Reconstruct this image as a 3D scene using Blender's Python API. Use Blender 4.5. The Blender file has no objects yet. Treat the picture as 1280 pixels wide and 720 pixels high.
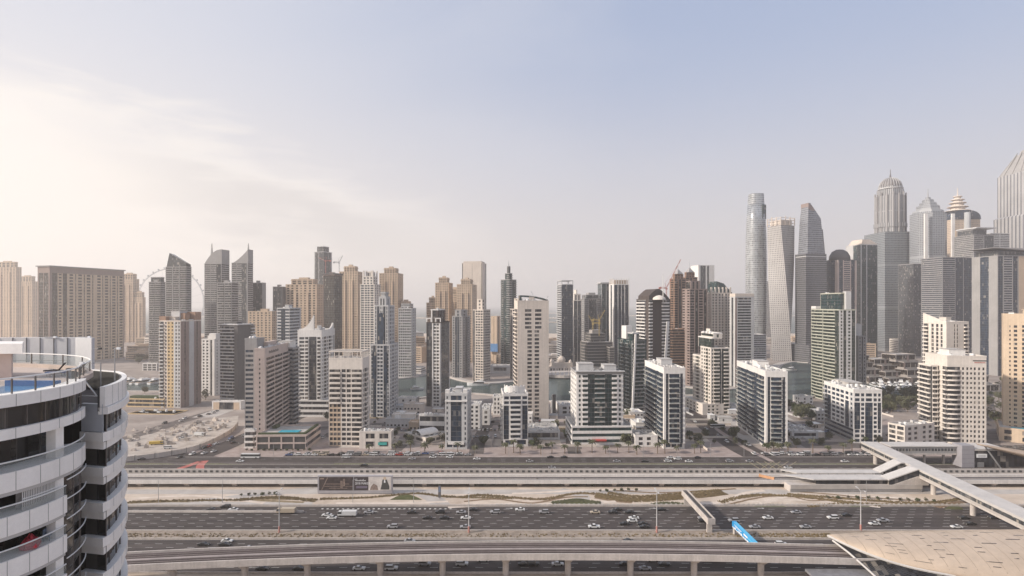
import bpy, math, random, re
from math import sin, cos, pi, radians as RAD, hypot, atan2
from mathutils import Vector, Matrix
random.seed(7)
SC = bpy.context.scene
COL = SC.collection
# ---------------------------------------------------------------- camera, sky, sun, exposure
F, YH, H = 720.0, 380.0, 100.0            # focal length and horizon in 1280-px units, camera height in metres
cam_d = bpy.data.cameras.new('camera'); cam = bpy.data.objects.new('camera', cam_d); COL.objects.link(cam)
cam_d.sensor_width = 36.0; cam_d.lens = 36.0*F/1280.0; cam_d.shift_y = (YH-360.0)/1280.0
cam.location = (0, 0, H); cam.rotation_euler = (pi/2, 0, 0)
cam_d.clip_start = 0.5; cam_d.clip_end = 80000
SC.camera = cam
SUN_AZ, SUN_EL = RAD(-106), RAD(28)        # azimuth from +Y towards +X, elevation
SKY_STR, SUN_STR, EXPO = 0.10, 3.9, 0.53
SKY_BLUE, SKY_PALE, SKY_LOW, SKY_CREAM, SKY_CLOUD, SKY_GREYC, SKY_WISP = (3.35,3.9,5.3), (5.3,5.35,5.75), (5.1,4.78,4.72), (6.9,6.25,5.65), (7.2,6.75,6.3), (4.6,4.4,4.4), (4.8,4.9,5.4)
W = bpy.data.worlds.new('World'); SC.world = W; W.use_nodes = True
nt = W.node_tree; nt.nodes.clear()
def N(nt, t, **kw):
    n = nt.nodes.new(t)
    for k, v in kw.items(): setattr(n, k, v)
    return n
def L(nt, a, b): nt.links.new(a, b)
out = N(nt, 'ShaderNodeOutputWorld'); bg = N(nt, 'ShaderNodeBackground'); bg.inputs[1].default_value = SKY_STR
sky = N(nt, 'ShaderNodeTexSky', sky_type='NISHITA', sun_disc=False, sun_elevation=SUN_EL, sun_rotation=SUN_AZ,
        altitude=0, air_density=1.0, dust_density=2.5, ozone_density=1.4)
tc = N(nt, 'ShaderNodeTexCoord'); sx = N(nt, 'ShaderNodeSeparateXYZ'); L(nt, tc.outputs['Generated'], sx.inputs[0])
def rng(sock, a, b_, c=0.0, d=1.0, smooth=True):
    r = N(nt, 'ShaderNodeMapRange'); r.interpolation_type = 'SMOOTHSTEP' if smooth else 'LINEAR'
    for i, v in enumerate((a, b_, c, d)): r.inputs[i+1].default_value = v
    L(nt, sock, r.inputs[0]); return r.outputs[0]
def mixc(f, a, b_):
    m = N(nt, 'ShaderNodeMix', data_type='RGBA')
    for i, v in ((0, f), (6, a), (7, b_)):
        if isinstance(v, (int, float)): m.inputs[i].default_value = v
        elif isinstance(v, tuple): m.inputs[i].default_value = (*v, 1)
        else: L(nt, v, m.inputs[i])
    return m.outputs[2]
def mul(a, b_, op='MULTIPLY'):
    m = N(nt, 'ShaderNodeMath', operation=op)
    for i, v in ((0, a), (1, b_)):
        if isinstance(v, (int, float)): m.inputs[i].default_value = v
        else: L(nt, v, m.inputs[i])
    return m.outputs[0]
def skynoise(scale, vec, rot=(0,0,0), det=6, dist=.3):
    mp = N(nt, 'ShaderNodeMapping'); mp.inputs['Scale'].default_value = vec; mp.inputs['Rotation'].default_value = rot; L(nt, tc.outputs['Generated'], mp.inputs[0])
    n = N(nt, 'ShaderNodeTexNoise'); n.inputs['Scale'].default_value = scale; n.inputs['Detail'].default_value = det; n.inputs['Distortion'].default_value = dist; n.inputs['Roughness'].default_value = .52; L(nt, mp.outputs[0], n.inputs['Vector']); return n.outputs['Fac']
left = rng(sx.outputs[0], .25, -.72)
low = rng(sx.outputs[2], .46, .02)
base = mixc(.72, sky.outputs[0], SKY_BLUE)                      # thin even veil over the whole sky
base = mixc(mul(left, .78), base, SKY_PALE)
hor = mixc(left, SKY_LOW, SKY_CREAM)
base = mixc(mul(low, .92), base, hor)
# high cloud sheet: a long soft edge falling from the upper left to the horizon, bright below it
dt = N(nt, 'ShaderNodeVectorMath', operation='DOT_PRODUCT'); dt.inputs[1].default_value = (.316, -.087, .945); L(nt, tc.outputs['Generated'], dt.inputs[0])
wisp = skynoise(2.2, (1.4, 1.4, 6.0), (0, RAD(-18), 0), 8, .5); fine = skynoise(5.0, (1.2, 1.2, 9.0), (0, RAD(-18), 0), 8, .6)
edge = mul(dt.outputs['Value'], mul(mul(wisp, .5, 'SUBTRACT'), .22), 'ADD')
edge = mul(edge, mul(mul(fine, .5, 'SUBTRACT'), .08), 'ADD')
sheet_m = mul(rng(edge, .055, -.03), rng(sx.outputs[0], .10, -.50))
base = mixc(mul(sheet_m, .85), base, SKY_CLOUD)
band = mul(mul(rng(edge, .0, -.05), rng(edge, -.14, -.06)), rng(sx.outputs[0], -.05, -.30))   # greyer under-edge of the sheet
band = mul(band, mul(rng(sx.outputs[0], -.62, -.40), .6))
base = mixc(band, base, SKY_GREYC)
wr = mul(rng(skynoise(1.6, (1.0, 1.0, 3.0), (0, RAD(32), 0), 7, .4), .46, .75), .30)             # faint wisps elsewhere
base = mixc(mul(wr, rng(sx.outputs[2], .05, .25)), base, SKY_WISP)
L(nt, base, bg.inputs[0]); L(nt, bg.outputs[0], out.inputs[0])
sl = bpy.data.lights.new('sun', 'SUN'); so = bpy.data.objects.new('sun', sl); COL.objects.link(so)
sl.energy = SUN_STR; sl.angle = RAD(3.0); sl.color = (1.0, .90, .79)
sd = Vector((sin(SUN_AZ)*cos(SUN_EL), cos(SUN_AZ)*cos(SUN_EL), sin(SUN_EL)))
so.rotation_euler = sd.to_track_quat('Z', 'Y').to_euler(); so.location = (0, 0, 600)
SC.view_settings.view_transform = 'Standard'; SC.view_settings.look = 'None'
SC.view_settings.exposure = EXPO; SC.view_settings.gamma = 1; SC.view_settings.use_curve_mapping = False
cy = SC.cycles
cy.max_bounces = 5; cy.diffuse_bounces = 3; cy.glossy_bounces = 2; cy.transmission_bounces = 3; cy.volume_bounces = 2; cy.transparent_max_bounces = 8
cy.use_denoising = True; cy.use_adaptive_sampling = True; cy.adaptive_threshold = .012
cy.caustics_reflective = False; cy.caustics_refractive = False; cy.sample_clamp_indirect = 4
HAZE_DENS = 1.75e-4

# ---------------------------------------------------------------- helpers
def RX(px, d): return (px-640.0)/F*d
def P(px, py, z=0.0):                      # the ground point seen at a photograph pixel
    d = (H-z)*F/(py-YH); return (RX(px, d), d)
def ZT(py, d): return H+(YH-py)*d/F

class MB:
    def __init__(s): s.v = []; s.f = []; s.uv = None
    def box(s, x0, x1, y0, y1, z0, z1):
        b = len(s.v)
        s.v += [(x0,y0,z0),(x1,y0,z0),(x1,y1,z0),(x0,y1,z0),(x0,y0,z1),(x1,y0,z1),(x1,y1,z1),(x0,y1,z1)]
        s.f += [(b,b+3,b+2,b+1),(b+4,b+5,b+6,b+7),(b,b+1,b+5,b+4),(b+1,b+2,b+6,b+5),(b+2,b+3,b+7,b+6),(b+3,b,b+4,b+7)]
        return s
    def prism(s, poly, z0, z1):
        n = len(poly); b = len(s.v)
        a = sum(poly[i][0]*poly[(i+1)%n][1]-poly[(i+1)%n][0]*poly[i][1] for i in range(n))
        if a < 0: poly = poly[::-1]
        s.v += [(p[0],p[1],z0) for p in poly]+[(p[0],p[1],z1) for p in poly]
        s.f.append(tuple(range(b+n-1, b-1, -1))); s.f.append(tuple(range(b+n, b+2*n)))
        for i in range(n): j = (i+1)%n; s.f.append((b+i,b+j,b+n+j,b+n+i))
        return s
    def poly(s, pts):                      # one flat face from 3-D points
        b = len(s.v); s.v += [tuple(p) for p in pts]; s.f.append(tuple(range(b, b+len(pts)))); return s
    def loft(s, secs, cap=True):           # secs: list of rings of 3-D points
        b = len(s.v); n = len(secs[0])
        for r in secs: s.v += [tuple(p) for p in r]
        for k in range(len(secs)-1):
            for i in range(n):
                j = (i+1)%n; o = b+k*n; s.f.append((o+i,o+j,o+n+j,o+n+i))
        if cap:
            s.f.append(tuple(range(b+n-1, b-1, -1))); o = b+(len(secs)-1)*n; s.f.append(tuple(range(o, o+n)))
        return s
    def cyl(s, x, y, z0, z1, r, n=12, r2=None):
        r2 = r if r2 is None else r2
        return s.loft([[(x+cos(2*pi*i/n)*r, y+sin(2*pi*i/n)*r, z0) for i in range(n)], [(x+cos(2*pi*i/n)*r2, y+sin(2*pi*i/n)*r2, z1) for i in range(n)]])
    def lathe(s, x, y, prof, n=16):
        return s.loft([[(x+cos(2*pi*i/n)*max(r,.01), y+sin(2*pi*i/n)*max(r,.01), z) for i in range(n)] for r, z in prof])
    def bar(s, p, q, r, n=6, r2=None):
        p, q = Vector(p), Vector(q); d = (q-p); 
        if d.length < 1e-6: return s
        d.normalize(); u = d.orthogonal().normalized(); w = d.cross(u); r2 = r if r2 is None else r2
        return s.loft([[p+(u*cos(2*pi*i/n)+w*sin(2*pi*i/n))*r for i in range(n)], [q+(u*cos(2*pi*i/n)+w*sin(2*pi*i/n))*r2 for i in range(n)]])
    def tube(s, pts, r, n=5):
        for a, b in zip(pts, pts[1:]): s.bar(a, b, r, n)
        return s
    def mesh(s, name, mat=None, smooth=False):
        me = bpy.data.meshes.new(name); me.from_pydata(s.v, [], s.f)
        if mat:
            for m in (mat if isinstance(mat, (list, tuple)) else [mat]): me.materials.append(m)
        if smooth:
            for p in me.polygons: p.use_smooth = True
        me.validate(); me.update()
        return me
    def obj(s, name, mat=None, parent=None, loc=(0,0,0), rz=0, smooth=False):
        if not s.f: return None
        return inst(name, s.mesh(name, mat, smooth), parent, loc, rz)
def inst(name, me, parent=None, loc=(0,0,0), rz=0):
    o = bpy.data.objects.new(name, me); COL.objects.link(o); o.location = loc; o.rotation_euler = (0,0,rz)
    if parent: o.parent = parent
    return o
LABELS = {}
def tag(o, label=None, cat=None, group=None, kind=None):
    if label:
        o['label'] = label; LABELS.setdefault(label, []).append(o)
    if cat: o['category'] = cat
    if group: o['group'] = group
    if kind: o['kind'] = kind
    return o
def empty(name, loc=(0,0,0), rz=0):
    o = bpy.data.objects.new(name, None); COL.objects.link(o); o.location = loc; o.rotation_euler = (0,0,rz); o.empty_display_size = .5; return o
def thing(name, label, cat, loc=(0,0,0), rz=0, group=None): return tag(empty(name, loc, rz), label, cat, group)
def copy_tree(o, parent=None):
    c = o.copy(); COL.objects.link(c); c.parent = parent
    for ch in o.children: copy_tree(ch, c)
    return c

# ---------------------------------------------------------------- materials
MATS = {}
def pmat(name, col, rough=.8, metal=0, spec=.3, var=.12, scale=.25, streak=0.0, bump=0, objcol=False):
    """plain surface with weathering: broad noise, fine noise and (for walls) rain streaks running down"""
    if name in MATS: return MATS[name]
    m = bpy.data.materials.new(name); m.use_nodes = True; nt = m.node_tree; b = nt.nodes['Principled BSDF']
    b.inputs['Roughness'].default_value = rough; b.inputs['Metallic'].default_value = metal; b.inputs['Specular IOR Level'].default_value = spec
    tc = N(nt, 'ShaderNodeTexCoord')
    def noise(sc, vec=None, det=4):
        n = N(nt, 'ShaderNodeTexNoise'); n.inputs['Scale'].default_value = sc; n.inputs['Detail'].default_value = det
        if vec is None: L(nt, tc.outputs['Object'], n.inputs['Vector'])
        else:
            mp = N(nt, 'ShaderNodeMapping'); mp.inputs['Scale'].default_value = vec; L(nt, tc.outputs['Object'], mp.inputs[0]); L(nt, mp.outputs[0], n.inputs['Vector'])
        return n.outputs['Fac']
    def scale_by(colsock, fac, lo, hi):
        r = N(nt, 'ShaderNodeMapRange'); r.inputs[1].default_value = .3; r.inputs[2].default_value = .7; r.inputs[3].default_value = lo; r.inputs[4].default_value = hi
        L(nt, fac, r.inputs[0]); mm = N(nt, 'ShaderNodeVectorMath', operation='SCALE'); L(nt, colsock, mm.inputs[0]); L(nt, r.outputs[0], mm.inputs['Scale']); return mm.outputs[0]
    if objcol: oi = N(nt, 'ShaderNodeObjectInfo'); c = oi.outputs['Color']
    else:
        rgb = N(nt, 'ShaderNodeRGB'); rgb.outputs[0].default_value = (*col, 1); c = rgb.outputs[0]
    c = scale_by(c, noise(scale), 1-var, 1+var*.7)
    c = scale_by(c, noise(scale*9, det=2), 1-var*.6, 1+var*.4)
    if streak: c = scale_by(c, noise(1.0, (1.1, 1.1, .03), 3), 1-streak, 1+streak*.35)
    L(nt, c, b.inputs['Base Color'])
    if bump:
        bp = N(nt, 'ShaderNodeBump'); bp.inputs['Strength'].default_value = bump; bp.inputs['Distance'].default_value = .3
        L(nt, noise(scale*6), bp.inputs['Height']); L(nt, bp.outputs[0], b.inputs['Normal'])
    MATS[name] = m; return m
def wmat(name, col, **k): return pmat(name, col, rough=.85, spec=.2, var=.10, scale=.06, streak=.10, **k)
def gmat(name, col, fh=3.4, cw=1.7, rough=.09, light=.26, spec=.5, lightcol=(.30,.27,.235)):
    """window glass: each pane cell its own tone (blinds, rooms), reflecting the sky"""
    if name in MATS: return MATS[name]
    m = bpy.data.materials.new(name); m.use_nodes = True; nt = m.node_tree; b = nt.nodes['Principled BSDF']
    b.inputs['Roughness'].default_value = rough; b.inputs['Specular IOR Level'].default_value = spec
    tc = N(nt, 'ShaderNodeTexCoord'); oi = N(nt, 'ShaderNodeObjectInfo')
    add = N(nt, 'ShaderNodeVectorMath', operation='DIVIDE'); add.inputs[1].default_value = (cw, cw, fh); L(nt, tc.outputs['Object'], add.inputs[0])
    fl = N(nt, 'ShaderNodeVectorMath', operation='FLOOR'); L(nt, add.outputs[0], fl.inputs[0])
    wn = N(nt, 'ShaderNodeTexWhiteNoise', noise_dimensions='4D'); L(nt, fl.outputs[0], wn.inputs['Vector']); L(nt, oi.outputs['Random'], wn.inputs['W'])
    r = N(nt, 'ShaderNodeValToRGB'); r.color_ramp.interpolation = 'LINEAR'
    e = r.color_ramp.elements; e[0].position = 0; e[0].color = (*[c*.55 for c in col], 1); e[1].position = 1; e[1].color = (*lightcol, 1)
    q = e.new(1-light); q.color = (*[c*1.35 for c in col], 1)
    L(nt, wn.outputs['Value'], r.inputs[0]); L(nt, r.outputs[0], b.inputs['Base Color'])
    MATS[name] = m; return m
def uvfacade(name, wall, glass, fh=3.4, cw=3.0, wfrac=.55, hfrac=.55, bands=None, rough=.25, wrough=.7, metal=0.0):
    """cladding with a window grid in metres along the wall and up it; the UV map carries both"""
    if name in MATS: return MATS[name]
    m = bpy.data.materials.new(name); m.use_nodes = True; nt = m.node_tree; b = nt.nodes['Principled BSDF']
    uv = N(nt, 'ShaderNodeUVMap'); s = N(nt, 'ShaderNodeSeparateXYZ'); L(nt, uv.outputs[0], s.inputs[0])
    def frac(sock, per):
        d = N(nt, 'ShaderNodeMath', operation='DIVIDE'); L(nt, sock, d.inputs[0]); d.inputs[1].default_value = per
        f = N(nt, 'ShaderNodeMath', operation='FRACT'); L(nt, d.outputs[0], f.inputs[0]); fl = N(nt, 'ShaderNodeMath', operation='FLOOR'); L(nt, d.outputs[0], fl.inputs[0])
        return f.outputs[0], fl.outputs[0]
    def less(sock, v):
        c = N(nt, 'ShaderNodeMath', operation='LESS_THAN'); L(nt, sock, c.inputs[0]); c.inputs[1].default_value = v; return c.outputs[0]
    fu, iu = frac(s.outputs[0], cw); fv, iv = frac(s.outputs[1], fh)
    mu = N(nt, 'ShaderNodeMath', operation='MULTIPLY'); L(nt, less(fu, wfrac), mu.inputs[0]); L(nt, less(fv, hfrac), mu.inputs[1]); mask = mu.outputs[0]
    if bands:                              # a plant floor every so many metres: no windows
        bf, _ = frac(s.outputs[1], bands); k = N(nt, 'ShaderNodeMath', operation='GREATER_THAN'); L(nt, bf, k.inputs[0]); k.inputs[1].default_value = .06
        m2 = N(nt, 'ShaderNodeMath', operation='MULTIPLY'); L(nt, mask, m2.inputs[0]); L(nt, k.outputs[0], m2.inputs[1]); mask = m2.outputs[0]
    cb = N(nt, 'ShaderNodeCombineXYZ'); L(nt, iu, cb.inputs[0]); L(nt, iv, cb.inputs[1])
    wn = N(nt, 'ShaderNodeTexWhiteNoise', noise_dimensions='2D'); L(nt, cb.outputs[0], wn.inputs['Vector'])
    r = N(nt, 'ShaderNodeMapRange'); r.inputs[3].default_value = .6; r.inputs[4].default_value = 1.5; L(nt, wn.outputs['Value'], r.inputs[0])
    gl = N(nt, 'ShaderNodeVectorMath', operation='SCALE'); gl.inputs[0].default_value = glass; L(nt, r.outputs[0], gl.inputs['Scale'])
    nz = N(nt, 'ShaderNodeTexNoise'); nz.inputs['Scale'].default_value = .04; tc = N(nt, 'ShaderNodeTexCoord'); L(nt, tc.outputs['Object'], nz.inputs['Vector'])
    r2 = N(nt, 'ShaderNodeMapRange'); r2.inputs[1].default_value = .3; r2.inputs[2].default_value = .7; r2.inputs[3].default_value = .88; r2.inputs[4].default_value = 1.06; L(nt, nz.outputs['Fac'], r2.inputs[0])
    wl = N(nt, 'ShaderNodeVectorMath', operation='SCALE'); wl.inputs[0].default_value = wall; L(nt, r2.outputs[0], wl.inputs['Scale'])
    mx = N(nt, 'ShaderNodeMix', data_type='RGBA'); L(nt, mask, mx.inputs[0]); L(nt, wl.outputs[0], mx.inputs[6]); L(nt, gl.outputs[0], mx.inputs[7])
    L(nt, mx.outputs[2], b.inputs['Base Color'])
    rr = N(nt, 'ShaderNodeMapRange'); rr.inputs[3].default_value = wrough; rr.inputs[4].default_value = rough*.5; L(nt, mask, rr.inputs[0]); L(nt, rr.outputs[0], b.inputs['Roughness'])
    b.inputs['Metallic'].default_value = metal; b.inputs['Specular IOR Level'].default_value = .8
    MATS[name] = m; return m

WHITE = wmat('white_render', (.70,.675,.645)); CREAM = wmat('cream_render', (.66,.605,.545)); BEIGE = wmat('beige_render', (.50,.385,.285))
SANDST = wmat('sand_render', (.55,.43,.32)); PINK = wmat('pink_render', (.52,.43,.385)); BROWN = wmat('brown_render', (.17,.12,.10))
DGREY = wmat('dark_grey_cladding', (.12,.115,.115)); GREY = wmat('grey_render', (.31,.30,.295)); LGREY = wmat('light_grey_render', (.50,.495,.49))
TAN = wmat('tan_render', (.58,.46,.34)); TERRA = wmat('terracotta_render', (.31,.20,.145)); YEL = wmat('yellow_render', (.58,.44,.26))
DBROWN = wmat('dark_bronze_cladding', (.075,.062,.058)); GRN = wmat('green_grey_render', (.43,.43,.36)); PALE = wmat('pale_stone', (.61,.54,.475))
CONC = wmat('raw_concrete', (.33,.30,.275)); MAUVE = wmat('mauve_render', (.27,.21,.19)); SILV = wmat('silver_cladding', (.45,.46,.47))
GDARK = gmat('dark_glass', (.034,.036,.042)); GBLUE = gmat('blue_glass', (.018,.032,.055), light=.07, rough=.14); GTEAL = gmat('teal_glass', (.016,.040,.042), light=.08, rough=.14)
GGREY = gmat('grey_glass', (.045,.050,.056), light=.14); GBROWN = gmat('brown_glass', (.030,.024,.020), light=.08); GGREEN = gmat('green_glass', (.022,.036,.028), light=.12)
RAILG = gmat('balustrade_glass', (.16,.18,.18), light=.3, rough=.15)
ROOFM = pmat('roof_screed', (.42,.40,.375), var=.2, scale=.3); PLANT = pmat('roof_plant_metal', (.52,.51,.50), rough=.5, var=.15, scale=1.0)
WPLANT = pmat('roof_unit_white', (.70,.69,.67), rough=.6, var=.12, scale=1.0)
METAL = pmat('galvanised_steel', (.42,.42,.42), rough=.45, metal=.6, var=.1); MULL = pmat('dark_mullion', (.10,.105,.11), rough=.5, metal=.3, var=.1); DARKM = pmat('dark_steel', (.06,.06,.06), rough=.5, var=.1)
REDM = pmat('red_paint', (.42,.05,.04), rough=.5); YELM = pmat('yellow_crane_paint', (.46,.34,.13), rough=.5)

# ---------------------------------------------------------------- a building with faces, windows, balconies
OPEN = {'o': (.24,.30,.14), 'O': (.09,.27,.10), 'd': (.33,.36,.20), 't': (.18,.12,.10), 'h': (0,.42,.06), 'v': (.36,.05,.05), 'H': (0,.30,.04), 's': (.12,.40,.18)}
def parse(lay):
    cols = []
    for tok in lay.split():
        tok, _, rep = tok.partition('*')
        m = re.match(r'^([a-zA-Z])([\d.]*)(~\d)?$', tok)
        c = (m.group(1), float(m.group(2) or 1), int(m.group(3)[1]) if m.group(3) else 0)
        cols += [c]*(int(rep) if rep else 1)
    t = sum(c[1] for c in cols); return [(c[0], c[1]/t, c[2]) for c in cols]
class Bd:
    def __init__(s, name, label, cat, xl, xc, xr, d, a=0, w=None, dp=None, group=None, walls=(WHITE,), glass=GDARK, lod=1, fh=3.4):
        A = RAD(a); ca, sa = cos(A), sin(A); kl, kc, kr = [(x-640)/F for x in (xl, xc, xr)]
        if w is None: w = (kr-kc)*d/(ca-kr*sa)
        if dp is None: dp = (kc-kl)*d/(sa+kl*ca)
        s.w, s.dp = abs(w), abs(dp); s.d = d
        cx = kc*d+ca*s.w/2-sa*s.dp/2; cyy = d+sa*s.w/2+ca*s.dp/2
        s.root = thing(name, label, cat, (cx, cyy, 0), A, group)
        s.walls = list(walls); s.glass = glass; s.lod = lod; s.fh = fh
        s.parts = {}; s.wins = []; s.bals = []; s.ubals = {}; s.wingl = []
        s.full = (-s.w/2, s.w/2, -s.dp/2, s.dp/2); s.rnd = random.Random(hash(label) % 1000 if False else sum(map(ord, label)))
    def mb(s, part, mat):
        k = (part, mat.name)
        if k not in s.parts: s.parts[k] = (MB(), mat)
        return s.parts[k][0]
    def box(s, part, mat, *b): s.mb(part, mat).box(*b)
    def fbox(s, part, mat, rect, face, u0, u1, n0, n1, z0, z1):
        x0, x1, y0, y1 = rect
        if face == 'R': s.box(part, mat, x0+u0, x0+u1, y0-n1, y0-n0, z0, z1)
        elif face == 'L': s.box(part, mat, x0-n1, x0-n0, y1-u1, y1-u0, z0, z1)
        elif face == 'E': s.box(part, mat, x1+n0, x1+n1, y0+u0, y0+u1, z0, z1)
        else: s.box(part, mat, x1-u1, x1-u0, y1+n0, y1+n1, z0, z1)
    def fpos(s, rect, face, u, n):
        x0, x1, y0, y1 = rect
        return {'R': (x0+u, y0-n, 0), 'L': (x0-n, y1-u, -pi/2), 'E': (x1+n, y0+u, pi/2), 'K': (x1-u, y1+n, pi)}[face]
    def facade(s, rect, face, z0, z1, lay, fh=None, glass=None):
        fh = fh or s.fh; glass = glass or s.glass
        W_ = (rect[1]-rect[0]) if face in 'RK' else (rect[3]-rect[2])
        T = .42
        e0, e1 = (0, W_) if face in 'RK' else (T, W_-T)
        n = max(1, round((z1-z0)/fh)); fh = (z1-z0)/n
        cols = parse(lay); u = 0; spans = []
        for c, fw, wi in cols:
            u0, u1 = max(u*W_, e0), min((u+fw)*W_, e1); u += fw
            wm = s.walls[min(wi, len(s.walls)-1)]; cw = u1-u0
            wp = 'wall' if wi == 0 else 'accent_wall'
            if c == 'w': s.fbox(wp, wm, rect, face, u0, u1, -T, 0, z0, z1); continue
            if c == 'W': s.fbox(wp, wm, rect, face, u0, u1, -T, .55, z0, z1); continue
            if c in OPEN:
                mu, si, he = OPEN[c]; m = cw*mu
                if m > 0:
                    s.fbox(wp, wm, rect, face, u0, u0+m, -T, .05, z0, z1); s.fbox(wp, wm, rect, face, u1-m, u1, -T, .05, z0, z1)
                spans.append([u0+m, u1-m, si, he, wi])
                if s.lod == 0:
                    for f in range(n): s.wins.append((rect, face, u0+m, u1-m, z0+(f+si)*fh, z0+(f+1-he)*fh, glass))
            elif c == 'g':
                spans.append([u0, u1, .07, .03, -1])
                for ub in (u0, (u0+u1)/2-.06, u1-.12): s.fbox('mullions', MULL, rect, face, ub, ub+.12, -T, -.20, z0, z1)
                for f in range(n) if s.lod == 0 else (): s.wins.append((rect, face, u0+.05, u1-.05, z0+(f+.07)*fh, z0+(f+.97)*fh, glass))
            elif c in 'bBrc':
                spans.append([u0, u1, .10, .16 if c == 'B' else .08, wi])
                if s.lod == 0:
                    for f in range(n): s.wins.append((rect, face, u0+.1, u1-.1, z0+(f+.1)*fh, z0+(f+.9)*fh, glass))
                for f in range(n): s.bals.append((c, rect, face, u0, u1, z0+f*fh, wi))
            elif c == 'x':                       # deep open slot, floor edges only
                spans.append([u0, u1, .12, .10, wi])
        i = 0                                      # merge neighbouring openings of one kind into one spandrel per storey
        while i < len(spans):
            a, b, si, he, wi = spans[i]; j = i
            while s.lod > 0 and j+1 < len(spans) and spans[j+1][2:] == [si, he, wi] and spans[j+1][0]-b < 8 and self_clear(cols):
                j += 1; b = spans[j][1]
            wm = s.walls[min(max(wi,0), len(s.walls)-1)] if wi >= 0 else MULL
            wp = 'wall' if wi == 0 else 'accent_wall' if wi > 0 else 'mullions'
            for f in range(n+1):
                za = z0 if f == 0 else z0+(f-he)*fh; zb = z1 if f == n else z0+(f+si)*fh
                if zb-za > .02: s.fbox(wp, wm, rect, face, a, b, -T, -.22 if wi < 0 else 0, za, zb)
            i = j+1
    def block(s, rect, z0, z1, R='w', Lf='w', fh=None, glass=None, roof=True, parapet=1.1, par_mat=None, E='w', K='w', roofmat=None, top=0):
        x0, x1, y0, y1 = rect; T = .42
        core = glass or s.glass
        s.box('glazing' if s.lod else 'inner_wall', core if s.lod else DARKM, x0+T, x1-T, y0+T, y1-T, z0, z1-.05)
        for fc, lay in (('R', R), ('L', Lf), ('E', E), ('K', K)):
            if lay: s.facade(rect, fc, z0, z1, lay, fh, glass)
        if top: 
            for fc in 'RLEK': 
                W_ = (x1-x0) if fc in 'RK' else (y1-y0); e = 0 if fc in 'RK' else T
                s.fbox('wall', s.walls[0], rect, fc, e, W_-e, -T, .02, z1, z1+top)
            z1 += top
        if roof:
            s.nb = getattr(s, 'nb', 0)+1
            s.box('roof#%d' % s.nb, roofmat or ROOFM, x0+T, x1-T, y0+T, y1-T, z1-.3, z1+.05)
            pm = par_mat or s.walls[0]
            if parapet:
                p = parapet; t = .45; e = .10
                s.box('parapet#%d' % s.nb, pm, x0-e, x1+e, y0-e, y0+t, z1, z1+p); s.box('parapet#%d' % s.nb, pm, x0-e, x1+e, y1-t, y1+e, z1, z1+p)
                s.box('parapet#%d' % s.nb, pm, x0-e, x0+t, y0+t, y1-t, z1, z1+p); s.box('parapet#%d' % s.nb, pm, x1-t, x1+e, y0+t, y1-t, z1, z1+p)
    def clutter(s, rect, z, n=8, head=True):
        x0, x1, y0, y1 = rect; r = s.rnd; w, dp = x1-x0, y1-y0
        if head:
            hx, hy = x0+w*r.uniform(.3,.55), y0+dp*r.uniform(.4,.6); m = MB().box(hx-w*.16, hx+w*.16, hy-dp*.14, hy+dp*.16, z+.06, z+4.2)
            m.box(hx-w*.18, hx+w*.18, hy-dp*.16, hy+dp*.18, z+4.2, z+4.5); m.obj('stair_head', s.walls[0], s.root)
        for i in range(n):
            px, py = r.uniform(x0+1.5, x1-2.5), r.uniform(y0+1.5, y1-2.5); k = r.random(); m = MB()
            if k < .6:
                a, b, h = r.uniform(.8,1.8), r.uniform(.8,1.8), r.uniform(.9,1.9)
                m.box(px-a, px+a, py-b, py+b, z+.25, z+.25+h)
                for q in (-1,1): m.box(px-a+.1, px+a-.1, py+q*b*.7-.08, py+q*b*.7+.08, z+.05, z+.25)
                ac = m.obj('air_conditioner', r.choice((PLANT, WPLANT)), s.root); MB().cyl(px, py, z+.25+h, z+.4+h, min(a,b)*.6, 10).obj('fan', DARKM, ac)
            elif k < .8: m.lathe(px, py, [(1.1,z+.05),(1.15,z+.4),(1.1,z+2.0),(.7,z+2.4),(.2,z+2.5)], 12).obj('water_tank', WPLANT, s.root)
            else:
                l = r.uniform(2,6); m.box(px-.35, px+.35, py, min(py+l, y1-.8), z+.5, z+1.1); m.box(px-.25, px+.25, py+.2, py+.4, z+.05, z+.5); m.obj('duct', PLANT, s.root)
    def done(s, maxw=100, maxb=100):
        # balconies: one mesh per size, one object each
        rest = {}; s.bals.sort(key=lambda b: -(b[4]-b[3]))
        cnt = 0
        for c, rect, face, u0, u1, z, wi in s.bals:
            wm = s.walls[min(wi, len(s.walls)-1)]
            key = (c, round(u1-u0, 2), wi)
            if key not in s.ubals: s.ubals[key] = (balcony_mb(c, u1-u0), wm)
            x, y, rz = s.fpos(rect, face, u0, 0)
            m, wm = s.ubals[key]
            if cnt < maxb:
                me = m if isinstance(m, bpy.types.Mesh) else None
                if me is None:
                    me = m.mesh('balcony', [wm, RAILG if c == 'r' else wm]); s.ubals[key] = (me, wm)
                    if c == 'r':
                        for p in list(me.polygons)[6:]: p.material_index = 1
                inst('balcony', me, s.root, (x, y, z), rz); cnt += 1
            else:
                R_ = rest.setdefault(wm.name, (MB(), wm))[0]; src = balcony_mb(c, u1-u0); b = len(R_.v); cs, sn = cos(rz), sin(rz)
                R_.v += [(x+v[0]*cs-v[1]*sn, y+v[0]*sn+v[1]*cs, z+v[2]) for v in src.v]; R_.f += [tuple(i+b for i in f) for f in src.f]
        for R_, wm in rest.values(): tag(R_.obj('balcony', wm, s.root), kind='stuff')
        # windows
        s.wins.sort(key=lambda q: -(q[3]-q[2])*(q[5]-q[4])); pan = {}; rest = {}
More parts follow.
